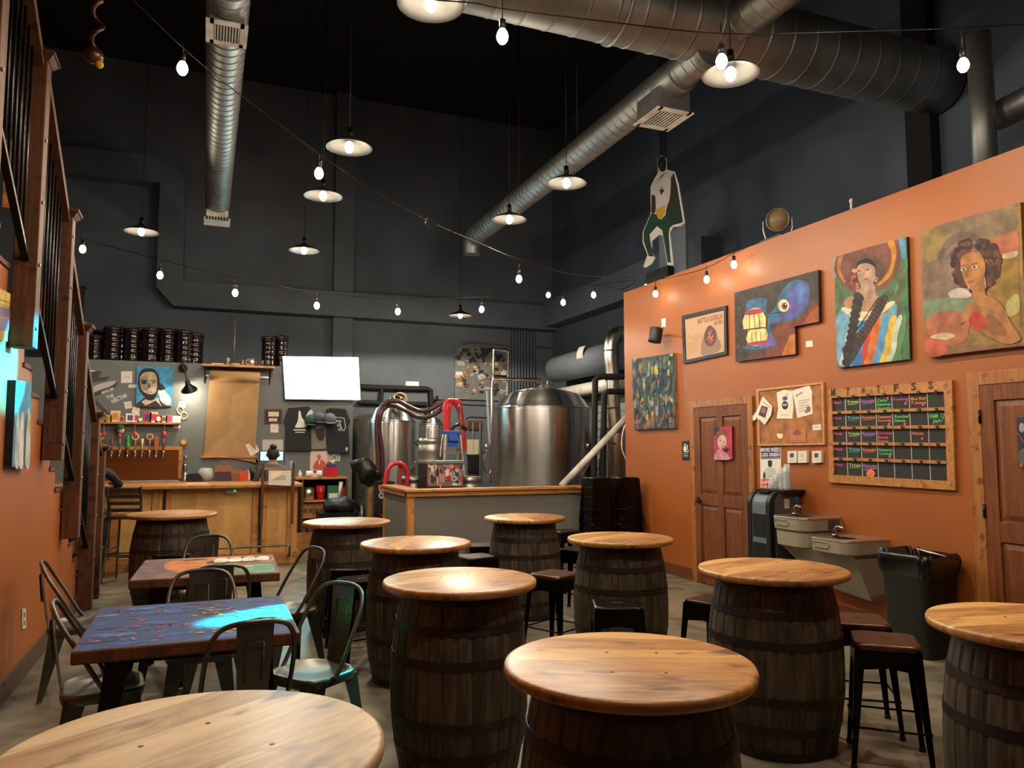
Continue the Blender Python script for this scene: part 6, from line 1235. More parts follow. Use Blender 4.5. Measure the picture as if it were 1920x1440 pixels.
q = sh(623, zz[0]); m = MB(q); m.box(q.x - .08, q.x + .1, q.y - .08, q.y + .08, q.z, q.z + .22, 0, (36, 120, 86)); m.box(q.x - .06, q.x + .08, q.y - .083, q.y - .08, q.z + .02, q.z + .1, 0, (210, 220, 206)); tag(m.build('green_box', M['print']), 'green and white box in the shelf unit', 'box')
q = sh(634, zz[0]); m = MB(q); m.cyl(q + Vector((0, -.1, 0)), q + Vector((.03, -.1, .28)), .02, .035, 12, col=(220, 214, 200)); tag(m.build('ladle', M['plastic']), 'white long handled ladle standing in the shelf unit', 'ladle')
q = sh(643, zz[0]); m = MB(q); m.box(q.x - .09, q.x + .07, q.y - .08, q.y + .08, q.z, q.z + .2, 0, (150, 52, 40)); tag(m.build('red_box', M['print']), 'dull red box at the right of the shelf unit', 'box')
for k, px in enumerate((572, 583, 594, 604)): q = sh(px, zz[1]); m = MB(q); m.box(q.x - .05, q.x + .05, q.y - .08, q.y + .08, q.z, q.z + .2, 0, (148, 108, 70)); m.box(q.x - .03, q.x + .03, q.y - .082, q.y - .08, q.z + .05, q.z + .12, 0, (92, 62, 40)); tag(m.build('brown_bag', M['print']), 'brown paper bag in the shelf unit, %s of four on the lower board' % ['leftmost', 'second', 'third', 'rightmost'][k], 'bag', 'brown bags on the lower board')
for k, px in enumerate((572, 582)): q = sh(px, .12); m = MB(q); m.box(q.x - .05, q.x + .05, q.y - .08, q.y + .08, q.z, q.z + .22, 0, (122, 84, 56)); tag(m.build('brown_bag', M['print']), 'brown paper bag on the bottom board of the shelf unit, %s' % ['left one', 'right one'][k], 'bag')
q = sh(580, zt); m = MB(q); m.tube([q + Vector((-.05, 0, .05)), q + Vector((.05, 0, .05))], .05, 12, col=(220, 214, 206)); m.tube([q + Vector((.11, 0, .055)), q + Vector((.19, 0, .05))], .05, 12, col=(226, 216, 206)); m.box(q.x + .02, q.x + .14, q.y - .03, q.y + .03, q.z, q.z + .06, 0, (210, 190, 176)); tag(m.build('towel_bundle', M['print']), 'white rolled cloth bundle on top of the shelf unit', 'towels')
q = sh(620, zt); m = MB(q); m.frustum(q, .18, .16, q + Vector((0, 0, .15)), .2, .18, 0, (190, 30, 36)); tag(m.build('red_bin', M['plastic']), 'red container on top of the shelf unit', 'container')
q2 = q + Vector((0, 0, .1505)); m = MB(q2); m.box(q2.x - .07, q2.x + .08, q2.y - .05, q2.y + .05, q2.z, q2.z + .05, 0, (40, 56, 120)); m.ball(q2 + Vector((.03, 0, .08)), .035, col=(210, 190, 170)); m.ball(q2 + Vector((-.04, 0, .07)), .03, col=(180, 60, 50)); tag(m.build('snack_bag', M['print']), 'blue package with pale contents on the red container', 'package')
q = ony(566, 885, SY + .1); q.z = zt + .0005; m = MB(q); m.lathe([(.03, 0), (.032, .06), (.012, .09), (.012, .11)], q + Vector((-.03, 0, 0)), 12, col=(210, 214, 216)); tag(m.build('spray_bottle', M['plastic']), 'small pale bottle at the left of the shelf unit top', 'bottle')
# black bag on a dark chair before the shelf unit
q = Vector((ony(630, 960, 11.9).x, 11.85, 0)); t = thing('black_bag', 'glossy black bag heaped on a dark cart beside the shelf unit', 'bag', q); m = MB(q); m.box(q.x - .28, q.x + .3, q.y - .2, q.y + .2, 0, .62); m.build('cart', M['blackm'], t)
m = MB(q); rr_ = random.Random(4); m.ball(q + Vector((.05, 0, .70)), .23, (1.1, .8, .6), 20); m.v = [v + Vector((0, 0, .05 * noise.noise(v * 9))) + .03 * Vector((noise.noise(v * 14), noise.noise(v * 13 + Vector((3, 0, 0))), 0)) for v in m.v]; m.build('bag', M['blackp'], t)
# ladder back bar stools at the bar
def bar_stool(cx, cy, rz, label):
    t = thing('ladder_back_stool', label, 'bar stool', (cx, cy, 0), rz); h = .74
    m = MB(); m.frustum((0, 0, h), .42, .40, (0, 0, h + .035), .40, .38, 0); m.build('seat', M['seat'], t, .01)
    for sx in (-1, 1):
        m = MB(); m.tube([(sx * .17, .16, h), (sx * .2, .2, 0)], .014, 8); m.build('leg', M['gun'], t)
        m = MB(); m.tube([(sx * .21, -.26, 0), (sx * .185, -.19, .5), (sx * .18, -.17, h), (sx * .185, -.2, .95), (sx * .19, -.25, 1.13)], .016, 8, smoothpath=4); m.build('leg', M['gun'], t)
    for z in (.85, .93, 1.01, 1.09): u = (z - .74) / .39; m = MB(); m.box(-.185, .185, -.19 - .055 * u, -.18 - .055 * u, z - .02, z + .022); m.build('back_slat', M['gun'], t)
    for z, y in ((.25, .19), (.32, -.215)): m = MB(); m.tube([(-.19, y, z), (.19, y, z)], .011, 8); m.build('stretcher', M['gun'], t)
    for sx in (-1, 1): m = MB(); m.tube([(sx * .19, .185, .38), (sx * .19, -.2, .38)], .011, 8); m.build('stretcher', M['gun'], t)
q = ony(243, 1000, 10.45); bar_stool(q.x, 10.42, R(-14), 'dark metal ladder back bar stool in front of the bar beside the last post')
q = ony(182, 1000, 10.6); bar_stool(q.x - .12, 10.55, R(2), 'bar stool carrying the person in black, half hidden by the posts'); PQ = Vector((q.x - .12, 10.55, 0))

# ================================================================ people
def person(nm, label, joints, edges, colf, loc, parts):
    me = bpy.data.meshes.new(nm); me.from_pydata([j[0] for j in joints], edges, []); o = bpy.data.objects.new(nm, me); COL.objects.link(o)
    sk = o.modifiers.new('skin', 'SKIN'); sk.use_smooth_shade = True
    for i, j in enumerate(joints): r = j[1]; me.skin_vertices[0].data[i].radius = r if isinstance(r, tuple) else (r, r); me.skin_vertices[0].data[i].use_root = (i == 0)
    s = o.modifiers.new('sub', 'SUBSURF'); s.levels = 2; s.render_levels = 2
    dg = bpy.context.evaluated_depsgraph_get(); ev = bpy.data.meshes.new_from_object(o.evaluated_get(dg)); bpy.data.objects.remove(o)
    mb = MB(); mb.add([v.co.copy() for v in ev.vertices], [tuple(p.vertices) for p in ev.polygons], 0, True)
    mb.c = [colf(sum((ev.vertices[i].co for i in p.vertices), Vector()) / len(p.vertices)) for p in ev.polygons]
    bpy.data.meshes.remove(ev); t = thing(nm, label, 'person', loc[:3], loc[3]); mb.build('body', M['print'], t); parts(t); return t
skin, sh1, pants = (150, 104, 84), (66, 68, 72), (34, 36, 42)
hx = ony(512, 850, 12.05)
J = [((0, 0, .95), (.15, .11)), ((0, -.01, 1.12), (.13, .10)), ((0, 0, 1.30), (.155, .105)), ((0, .01, 1.42), (.11, .075)), ((0, .02, 1.50), .052), ((0, .03, 1.60), (.068, .08)), ((0, .03, 1.68), (.055, .065)),
     ((-.17, .0, 1.39), .055), ((-.26, .02, 1.14), .04), ((-.16, .24, 1.10), .032), ((-.12, .30, 1.11), (.03, .016)), ((.17, .0, 1.39), .055), ((.26, .02, 1.14), .04), ((.16, .24, 1.10), .032), ((.12, .30, 1.11), (.03, .016)),
     ((-.09, 0, .88), .085), ((-.1, .02, .48), .058), ((-.1, 0, .09), .04), ((-.1, .12, .04), (.04, .03)), ((.09, 0, .88), .085), ((.1, .02, .48), .058), ((.1, 0, .09), .04), ((.1, .12, .04), (.04, .03))]
E_ = [(0, 1), (1, 2), (2, 3), (3, 4), (4, 5), (5, 6), (3, 7), (7, 8), (8, 9), (9, 10), (3, 11), (11, 12), (12, 13), (13, 14), (0, 15), (15, 16), (16, 17), (17, 18), (0, 19), (19, 20), (20, 21), (21, 22)]
def cf(p): return skin if p.z > 1.475 or (p.y > .13 and p.z > 1.0) else (sh1 if p.z > .93 else (pants if p.z > .08 else (30, 30, 30)))
def hair(t):
    m = MB(); m.ball((0, .015, 1.64), .105, (.86, .98, 1.12), 20); m.ball((0, -.05, 1.755), .05, (1.05, 1, .8), 16); m.v = [v + .006 * Vector((noise.noise(v * 22), noise.noise(v * 25), noise.noise(v * 21))) for v in m.v]; m.c = [(26, 20, 20)] * len(m.c); m.build('hair', M['print'], t)
    for sx in (-1, 1):
        m = MB(); m.ball((sx * .093, .04, 1.61), .022, (.4, .8, 1.3), 10, col=skin); m.build('ear', M['print'], t)
zoff = ony(512, 832, 12.0).z - 1.80
for i, j in enumerate(J): J[i] = ((j[0][0], j[0][1], j[0][2]), j[1])
pw = person('person', 'person with a dark hair bun seen from behind at the computer behind the bar', J, E_, cf, (hx.x, 12.05, 0, R(-3)), hair); pw.scale = (1, 1, (1.8 + zoff) / 1.8)
J2 = [((0, 0, .80), (.16, .12)), ((0, .04, 1.0), (.15, .115)), ((0, .12, 1.20), (.17, .11)), ((0, .19, 1.32), (.12, .08)), ((0, .24, 1.39), .055), ((0, .30, 1.47), (.07, .08)), ((0, .33, 1.55), (.055, .065)),
      ((-.18, .18, 1.28), .062), ((-.24, .36, 1.13), .045), ((-.08, .50, 1.14), .035), ((.0, .54, 1.14), (.032, .02)), ((.18, .18, 1.28), .062), ((.29, .34, 1.12), .045), ((.16, .52, 1.14), .035), ((.09, .56, 1.14), (.032, .02)),
      ((-.1, .05, .79), .09), ((-.12, .40, .76), .065), ((-.12, .36, .40), .048), ((-.12, .46, .34), (.04, .03)), ((.1, .05, .79), .09), ((.13, .40, .76), .065), ((.13, .34, .40), .048), ((.13, .44, .34), (.04, .03))]
def cf2(p): return (150, 108, 86) if p.z > 1.37 or (p.y > .45 and p.z > 1.05) else ((16, 16, 18) if p.z > .86 or p.y < -.1 else ((26, 28, 34) if p.z > .37 else (30, 26, 24)))
def hair2(t): m = MB(); m.ball((0, .30, 1.53), .11, (.85, .95, 1.0), 18); m.c = [(30, 24, 22)] * len(m.c); m.build('hair', M['print'], t)
person('person', 'person in black leaning on the bar at far left, mostly hidden behind the stair posts', J2, E_, cf2, (PQ.x, PQ.y, 0, R(-8)), hair2)
# ================================================================ grey half wall in front of the brewery
HY, HZ = 9.5, 1.03
xc = ony(766, 930, HY).x; xr = 5.47
t = thing('half_wall', 'grey painted half wall with honey pine cap before the brewing tanks', 'partition', (xc, HY, 0)); L = t.location
m = MB(L); m.box(xc, xr, HY, HY + .12, 0, HZ); m.build('front_panel', M['counter grey'], t)
ybk = 10.9
m = MB(L); m.box(xc, xc + .12, HY + .12, ybk, 0, HZ); m.build('side_panel', M['counter grey'], t)
for y in (HY - .015, ybk - .06): m = MB(L); m.box(xc - .015, xc + .075, y, y + .085, 0, HZ); m.build('corner_post', M['pine2'], t, .004)
m = MB(L); m.box(xc - .05, xr, HY - .06, HY + .17, HZ, HZ + .035); m.box(xc - .03, xr, HY - .035, HY - .002, HZ - .06, HZ); m.build('cap_board', M['pineh'], t, .006)
m = MB(L); m.box(xc - .05, xc + .17, HY + .17, ybk, HZ, HZ + .035); m.box(xc - .035, xc - .002, HY + .07, ybk - .06, HZ - .06, HZ); m.build('cap_board', M['piney'], t, .006)
# low wall stub on the far side of the passage
a = ony(689, 897, 11.7); b = ony(712, 897, 11.7); t = thing('half_wall_stub', 'short grey half wall stub with two pine posts beside the shelf unit', 'partition', (a.x, 11.7, 0)); L = t.location
m = MB(L); m.box(a.x, b.x, 11.7, 11.82, 0, a.z); m.build('panel', M['counter grey'], t)
for x in (a.x + .01, b.x - .07): m = MB(L); m.box(x, x + .06, 11.685, 11.699, 0, a.z); m.build('pine_strip', M['pine2'], t)
# dark hand truck like cabinet with round stickers in the passage
a = ony(709, 903, 11.2); b = ony(721, 903, 11.2); t = thing('stickered_cabinet', 'narrow black cabinet with a round white sticker between the two half walls', 'cabinet', (a.x, 11.2, 0)); L = t.location
m = MB(L); m.box(a.x, b.x + .15, 11.2, 11.5, 0, a.z); m.build('body', M['blackp'], t)
A = Art('y', 11.199, -1, L); A.ell(715, 929, 5, 6, (214, 214, 210), 1, 16); A.ell(715, 929, 2.5, 3, (60, 60, 64), 2, 12); A.poly([(710, 910), (720, 910), (720, 922), (711, 922)], (206, 180, 174), 1); A.poly([(712, 912), (717, 912), (716, 919), (712, 918)], (186, 50, 50), 2); A.poly([(711, 962), (719, 966), (717, 970)], (160, 60, 60), 1); A.build('stickers', M['print'], t)

# ================================================================ brewing tanks
def tank(nm, label, cx, cy, r, z0, z1, zd, mat='steel', cone=.35, extra=None, legs=4, neck=True):
    t = thing(nm, label, 'tank', (cx, cy, 0)); L = t.location
    m = MB(L); m.lathe([(r * .25, z0 - cone), (r, z0), (r, z1 - .03), (r * 1.003, z1 - .01)], (cx, cy, 0), 72); m.build('tank_body', M['tank' if mat == 'steel' else mat], t)
    d = zd - z1; m = MB(L); m.lathe([(r * 1.004, z1 - .012), (r * 1.012, z1), (r * 1.004, z1 + .012), (r * .94, z1 + .05 * r), (r * .86, z1 + d * .36), (r * .84, z1 + d * .42), (r * .72, z1 + d * .72), (r * .5, z1 + d * .9), (r * .25, z1 + d), (.001, z1 + d)], (cx, cy, 0), 72); m.build('tank_dome', M['tank' if mat == 'steel' else mat], t)
    for k in range(legs): a = math.pi * (.25 + 2 * k / legs); m = MB(L); m.cyl((cx + r * .82 * math.cos(a), cy + r * .82 * math.sin(a), 0), (cx + r * .82 * math.cos(a), cy + r * .82 * math.sin(a), z0 + .05), .035, n=12); m.build('tank_leg', M['brushed'], t)
    if neck: m = MB(L); m.cyl((cx, cy, zd - .01), (cx, cy, zd + .1), .05, n=16); m.lathe([(.07, 0), (.07, .02)], (cx, cy, zd + .05), 18); m.build('neck', M['steel'], t)
    return t
TY = 12.2; c = ony(1016, 840, TY); r = .5 * (ony(1104, 800, TY).x - ony(928, 800, TY).x) * .985; z1 = ony(1016, 764, TY - r * .5).z; zd = ony(1016, 727, TY).z
t = tank('brew_kettle', 'huge polished steel brewing tank with a stepped dome behind the half wall', c.x, TY, r, .6, z1, zd - .02); L = t.location
m = MB(L); q = ony(990, 742, TY - .35); m.prism([q + Vector((x, 0, z)) for x, z in ((-.09, -.06), (-.07, .07), (0, .13), (.07, .07), (.09, -.06))], (0, .02, 0)); m.build('lifting_lug', M['brushed'], t)
def P(px, py, y=TY - .1): return ony(px, py, y)
m = MB(L); m.tube([P(1016, 726), P(1016, 716), P(1012, 712), P(926, 711), P(922, 715), P(922, 905)], .027, 12); m.build('overhead_pipe', M['steel'], t)
m = MB(L); m.tube([P(1026, 728), P(1026, 714)], .02, 10); m.tube([P(1003, 721), P(1016, 721)], .014, 8); m.build('valve_stem', M['steel'], t)
m = MB(L); m.tube([P(925, 712, TY), P(925, 658, TY), P(928, 655, TY), P(950, 658, TY), P(953, 661, TY), P(951, 745, TY)], .025, 12); m.build('loop_pipe', M['steel'], t)
m = MB(L); m.box(P(926, 704, TY).x, P(950, 704, TY).x, TY - .03, TY + .03, P(926, 707, TY).z, P(926, 703, TY).z); m.build('cross_bar', M['blackm'], t)
m = MB(L); m.tube([P(913, 733), P(916, 800), P(918, 832)], .022, 10); m.tube([P(908, 728), P(921, 728)], .02, 8); m.build('sight_tube', M['clear'], t)
m = MB(L); m.tube([P(903, 834), P(922, 838)], .02, 8); m.ball(P(912, 838), .05); m.tube([P(914, 842), P(906, 870), P(916, 890), P(924, 872), P(922, 850)], .022, 8, smoothpath=4); m.cyl(P(912, 838), P(905, 850), .03); m.build('valve_cluster', M['steel'], t)
a = MB(L); aa = R(205); cc = Vector((c.x, TY, 0)); a.tube([cc + Vector((r * math.cos(u), -r * math.sin(abs(u)) * 1.0, z)) * 1 for u, z in ((R(28), 1.75), (R(40), 1.5), (R(52), 1.3), (R(66), 1.12))], .02, 8); a.build('jacket_seam', M['brushed'], t)
c = ony(1108, 840, 13.4); tank('tank', 'second steel tank peeking out behind the right side of the huge one', c.x - .62, 13.95, .6, .6, ony(1108, 768, 13.4).z, ony(1108, 752, 13.6).z, legs=3)
c = ony(1152, 840, 11.4); tank('tank', 'slim steel tank at the orange wall edge below the steel flue', c.x + .02, 11.4, .26, .5, ony(1152, 812, 11.3).z, ony(1152, 800, 11.4).z, 'brushed', .2, legs=3, neck=False)
FY = 12.6; c = ony(735, 840, FY); r = .5 * (ony(778, 840, FY).x - ony(692, 840, FY).x); t = tank('fermenter', 'polished steel fermenter with domed top left of the sticker covered fridge', c.x, FY, r, .95, ony(735, 789, FY - .2).z, ony(735, 757, FY).z, cone=.4); L = t.location
def P(px, py, y=FY - .45): return ony(px, py, y)
m = MB(L); m.lathe([(.09, 0), (.09, .12), (.06, .16), (.001, .17)], P(746, 762, FY), 20); m.build('top_hatch', M['steel'], t)
m = MB(L); m.ball(P(785, 832), .06); m.tube([P(778, 828), P(792, 846)], .03, 8); m.tube([P(780, 870), P(768, 885), P(782, 862)], .03, 8); m.build('valves', M['steel'], t)
c = ony(808, 840, 13.6); tank('fermenter', 'smaller steel fermenter behind the keg stack', c.x, 13.6, .5 * (ony(830, 840, 13.6).x - ony(786, 840, 13.6).x), 1.0, ony(808, 795, 13.5).z, ony(808, 782, 13.6).z, cone=.4)
c = ony(682, 840, 14.4); tank('dark_tank', 'dull dark tank in the shade right beside the shirt wall', c.x + .12, 14.2, .38, .6, ony(682, 786, 14).z, ony(682, 776, 14.4).z, 'keg', neck=False)
# hoses
def hose(nm, label, pts, r, col, y=None): P3 = [ony(a, b, c) for a, b, c in pts]; m = MB(P3[0]); m.tube(P3, r, 10, smoothpath=5, col=col); return tag(m.build(nm, M['plastic']), label, 'hose')
PU = (72, 40, 46)
hose('brewery_hose', 'outer dark purple hose arching over the fermenter and hanging down its front', [(712, 915, 11.9), (709, 860, 11.9), (706, 800, 11.9), (712, 768, 11.9), (728, 753, 12), (746, 752, 12), (762, 760, 12), (785, 770, 12), (805, 768, 12), (825, 757, 12), (838, 751, 12)], .036, PU)
hose('brewery_hose', 'inner dark purple hose hanging beside the outer one on the fermenter', [(717, 915, 11.88), (717, 850, 11.88), (711, 800, 11.88), (717, 770, 11.88), (735, 760, 12.05), (760, 770, 12.05), (780, 781, 12.05), (800, 782, 12.05), (820, 774, 12.05), (836, 758, 12.05)], .034, (60, 34, 40))
hose('brewery_hose', 'pale hose running along the outer purple hose', [(706, 915, 11.95), (704, 860, 11.95), (703, 800, 11.95), (707, 770, 11.95), (716, 760, 11.95)], .014, (150, 140, 136))
hose('red_hose', 'thick red hose arching just behind the half wall end', [(721, 915, 11.1), (724, 890, 11.1), (733, 873, 11.1), (746, 868, 11.1), (758, 874, 11.1), (764, 890, 11.1), (762, 915, 11.1)], .032, (190, 36, 44))
hose('red_hose', 'short red hose crossing inside the red arch', [(750, 870, 11.15), (750, 885, 11.15), (748, 915, 11.15)], .024, (170, 40, 46))
for k, (dx, w) in enumerate(((0, .034), (6, .034), (12, .03))): hose('red_hose', 'bright red hose looped over the rack above the blue step ladder, %s' % ['left strand', 'middle strand', 'right strand'][k], [(835 + dx * .5, 812, 11.8), (834 + dx * .6, 780, 11.8), (834 + dx * .9, 760, 11.8), (841 + dx, 751, 11.8 + .04 * k), (852 + dx * .8, 755, 11.85), (862 + dx * .3, 775, 11.9), (867 + dx * .2, 810, 11.9), (871, 845 - 3 * k, 11.9)], w, (204, 48, 56) if k < 2 else (186, 40, 48))
hose('brewery_hose', 'dark hose end sticking out right of the red hoses', [(846, 812, 11.85), (850, 800, 11.85), (862, 797, 11.85), (876, 806, 11.85)], .028, (44, 28, 30))
m = MB(ony(864, 760, 11.7)); a = m.loc; m.tube([ony(858, 764, 11.7), ony(861, 758, 11.7), ony(864, 764, 11.7), ony(863, 812, 11.7)], .014, 8); m.tube([ony(863, 812, 11.7), Vector((ony(863, 812, 11.7).x, 11.7, 0))], .014, 8); tag(m.build('hose_stand', M['steel']), 'thin steel pole holding the red hoses', 'stand')
m = MB(ony(750, 748, 12.8)); q = m.loc
for k in range(4): m.tube([q + Vector((.11 * math.cos(u) * (1 - .06 * k), .03 * k, .1 * math.sin(u) * (1 - .06 * k))) for u in [2 * math.pi * j / 20 for j in range(20)]], .016, 6, col=(186, 166, 120), closed=True)
tag(m.build('coiled_tubing', M['plastic']), 'beige coil of tubing on top of the fermenter', 'tubing')
# kegs behind the half wall
def keg(px, z0, y, label, r=.2, h=.58, first=None):
    q = ony(px, 880, y); q.z = z0
    if first: return dup(first, q, 0, label, 'steel kegs behind the half wall')
    t = thing('steel_keg', label, 'keg', q, 0, 'steel kegs behind the half wall'); m = MB(); m.lathe([(r * .9, 0), (r * .93, .06), (r * .88, .07), (r, .1), (r, .17), (r * 1.03, .19), (r, .21), (r, .36), (r * 1.03, .38), (r, .4), (r, .46), (r * .88, .49), (r * .93, .5), (r * .93, h), (r * .89, h), (r * .87, .5), (.05, .49)], (0, 0, 0), 36); m.build('keg_shell', M['keg'], t); return t
k0 = keg(806, 0, 11.6, 'lowest dull steel keg of the stack left of the stickered fridge'); keg(806, .58, 11.6, 'middle dull steel keg of the stack left of the stickered fridge', first=k0); keg(807, 1.16, 11.6, 'top dull steel keg of the stack below the small fermenter', first=k0)
k0b = keg(879, 0, 10.9, 'lower steel keg right of the stickered fridge', first=k0); keg(879, .58, 10.9, 'upper steel keg right of the stickered fridge, only its rim above the half wall', first=k0)
keg(776, .0, 11.3, 'lower dark steel keg left of the keg stack', first=k0); keg(776, .58, 11.3, 'upper dark steel keg left of the keg stack', first=k0)
# stickered fridge and ladder
a, b = ony(801, 866, 10.5), ony(868, 866, 10.5); t = thing('stickered_fridge', 'sticker covered box fridge with green lid right behind the half wall', 'fridge', (a.x, 10.5, 0)); L = t.location
m = MB(L); m.box(a.x, b.x, 10.5, 11.0, 0, a.z - .03); m.build('body', M['blackp'], t); m = MB(L); m.box(a.x - .01, b.x + .01, 10.48, 11.01, a.z - .03, a.z + .015, 0, (96, 116, 106)); m.build('lid', M['plastic'], t, .006)
A = Art('y', 10.499, -1, L); rn = random.Random(8); A.poly([(801, 868), (868, 868), (868, 912), (801, 912)], (120, 96, 92), 1)
for k in range(70):
    x, y = rn.uniform(803, 866), rn.uniform(870, 908); c = rn.choice([(206, 200, 196), (60, 50, 54), (170, 60, 56), (110, 150, 160), (196, 170, 150), (150, 110, 116), (40, 36, 40), (190, 150, 140)])
    if x < 832: w, h = rn.uniform(1, 3), rn.uniform(3, 8)
    else: w, h = rn.uniform(2, 5), rn.uniform(2, 5)
    A.poly([(x - w, y - h), (x + w, y - h * rn.uniform(.5, 1)), (x + w, y + h), (x - w * .8, y + h)], c, 2 + k % 8, 2)
A.ell(851, 897, 6, 6, (150, 186, 176), 11, 16); A.ell(851, 897, 3, 3, (90, 120, 116), 12, 12); A.ell(841, 896, 5, 6, (180, 36, 34), 11, 12); A.poly([(834, 882), (841, 881), (841, 892), (835, 893)], (214, 208, 204), 11); A.build('stickers', M['print'], t)
LY = 11.3; q = ony(848, 812, LY); t = thing('step_ladder', 'aluminium step ladder with blue plastic top behind the stickered fridge', 'ladder', (q.x, LY, 0)); L = t.location; zt = ony(848, 808, LY).z; a, b = ony(833, 812, LY).x, ony(861, 812, LY).x
m = MB(L); m.box(a - .02, b + .02, LY - .08, LY + .08, zt - .05, zt, 0, (34, 84, 176)); m.build('ladder_top', M['plastic'], t, .006)
m = MB(L); m.box(a + .05, b - .05, LY - .10, LY - .02, ony(848, 838, LY).z, zt - .06, 0, (40, 92, 186)); m.box(a + .05, b - .05, LY - .14, LY - .02, zt - .16, zt - .14, 0, (30, 70, 150)); m.build('tool_tray', M['plastic'], t)
for x, s in ((a, -1), (b, 1)):
    m = MB(L); m.prism([Vector((x - .015, LY - .06, zt - .05)), Vector((x + .015, LY - .06, zt - .05)), Vector((x + s * .12 + .015, LY - .3, 0)), Vector((x + s * .12 - .015, LY - .3, 0))], (0, .05, 0)); m.build('front_rail', M['brushed'], t)
    m = MB(L); m.cyl((x, LY + .06, zt - .05), (x + s * .1, LY + .5, 0), .014, n=8); m.build('rear_leg', M['brushed'], t)
for k in range(5): z = zt - .32 - k * .3; u = (zt - z) / zt * .12; m = MB(L); m.box(a - u, b + u, LY - .09 - u * 2, LY - .01 - u * 2, z - .025, z + .0); m.build('step', M['brushed'], t)
# black bag hanging over the stub wall
q = ony(688, 885, 11.65); m = MB(q); m.ball(q, .16, (.9, .7, 1.35), 18); m.ball(q + Vector((-.12, 0, .1)), .11, (1.2, .8, .9), 14); m.ball(q + Vector((.14, 0, -.02)), .1, (1, .8, 1), 12); m.v = [v + .05 * Vector((noise.noise(v * 8 + q), noise.noise(v * 9), noise.noise(v * 7))) for v in m.v]; m.tube([q + Vector((-.1, 0, -.12)), q + Vector((-.14, -.02, -.28)), q + Vector((-.1, -.03, -.36)), q + Vector((-.06, -.02, -.26))], .012, 8, smoothpath=4); tag(m.build('black_jacket', M['blackp']), 'black crumpled jacket and straps slung over the grey half wall stub', 'jacket')

# ================================================================ pipes and panels on the far walls
def bw(px, py, off=.08): return ony(px, py, YB - off)
t = thing('black_pipe_rack', 'black insulated pipe loop on the back wall right of the television', 'pipes', bw(740, 740)); L = t.location
m = MB(L); m.tube([bw(672, 725), bw(720, 727), bw(800, 729), bw(807, 731), bw(808, 760)], .055, 12); m.tube([bw(672, 754), bw(720, 756), bw(800, 758)], .05, 12); m.build('insulated_pipe', M['rubber'], t)
m = MB(L); m.tube([bw(716, 727), bw(714, 757)], .045, 10); m.tube([bw(808, 750), bw(820, 748), bw(819, 742)], .035, 10); m.tube([bw(800, 757), bw(800, 790)], .04, 10); m.build('branch_pipe', M['rubber'], t)
t = thing('conduit_run', 'thin painted conduits running along the back wall above the fuse board', 'conduit', bw(880, 752)); L = t.location
for pts in ([(822, 748), (852, 750)], [(815, 754), (945, 761)], [(672, 719), (767, 724)], [(853, 745), (855, 660), (866, 645), (880, 641), (960, 648), (1035, 652)], [(870, 807), (872, 784), (880, 780), (945, 783)]): m = MB(L); m.tube([bw(a, b, .03) for a, b in pts], .018, 6); m.build('conduit', M['greyd'], t)
q = bw(772, 721, .01); m = MB(q); m.box(q.x - .14, q.x + .14, YB - .06, YB - .002, q.z - .06, q.z + .06); tag(m.build('junction_box', M['white']), 'small white junction box on the back wall right of the television', 'box')
a, b = bw(880, 789), bw(906, 806); t = thing('fuse_board', 'dark wooden backboard with two conduits and a switch on the back wall', 'board', a.lerp(b, .5)); L = t.location
m = MB(L); m.box(a.x, b.x, YB - .04, YB - .002, b.z, a.z); m.build('backboard', M['post'], t)
for px, pe in ((887, 880), (900, 930)): m = MB(L); m.tube([bw(px, 792), bw(px, pe)], .022, 8); m.build('conduit', M['keg'], t)
q = bw(886, 838, .06); m = MB(L); m.box(q.x - .13, q.x + .13, YB - .1, YB - .03, q.z - .16, q.z + .16, 0, (190, 184, 150)); m.build('switch', M['plastic'], t); m = MB(L); m.box(q.x - .1, q.x + .12, YB - .12, YB - .03, q.z - .52, q.z - .16); m.build('meter', M['blackp'], t)
t = thing('conduit_bundle', 'bundle of thin upright conduits on the back wall near the corner', 'conduit', bw(980, 680))
for k in range(9): px = 957 + k * 5.6; m = MB(t.location); m.tube([bw(px, 610, .04), bw(px, 800, .04)], .017, 6); m.build('conduit', M['greyd'], t)
# sticker board
A = Art('y', YB - .06, -1); o = [(853, 748), (853, 668), (858, 654), (866, 648), (952, 654), (955, 752)]; A.loc = A.P(o[0]); t = thing('sticker_board', 'large grey board plastered with round and square stickers on the back wall', 'board', A.loc)
A.board(o, .03, (112, 116, 114)); A.build('board', M['paint'], t); A = Art('y', YB - .061, -1, t.location); rn = random.Random(21)
for k in range(110):
    x, y = rn.uniform(857, 948), 655 + 84 * rn.random() ** 1.25; s = rn.uniform(1.6, 4.6); c = rn.choice([(30, 30, 32), (34, 34, 36), (50, 50, 52), (190, 190, 184), (160, 160, 156), (70, 74, 78), (150, 70, 60), (176, 130, 50), (90, 110, 130), (196, 150, 120)])
    if y < 680: c = rn.choice([(26, 26, 28), (40, 40, 42), (80, 82, 84), (34, 34, 36)])
    if k % 2: A.ell(x, y, s, s, c, 1 + k % 9, 12); A.ell(x, y, s * .45, s * .45, rn.choice([(200, 200, 194), (30, 30, 32), (150, 60, 56)]), 10, 9)
    else: an = rn.uniform(-.6, .6); A.poly([(x + u * s * 1.5 * math.cos(an) - v * s * math.sin(an), y + u * s * 1.5 * math.sin(an) + v * s * math.cos(an)) for u, v in ((-1, -1), (1, -1), (1, 1), (-1, 1))], c, 1 + k % 9)
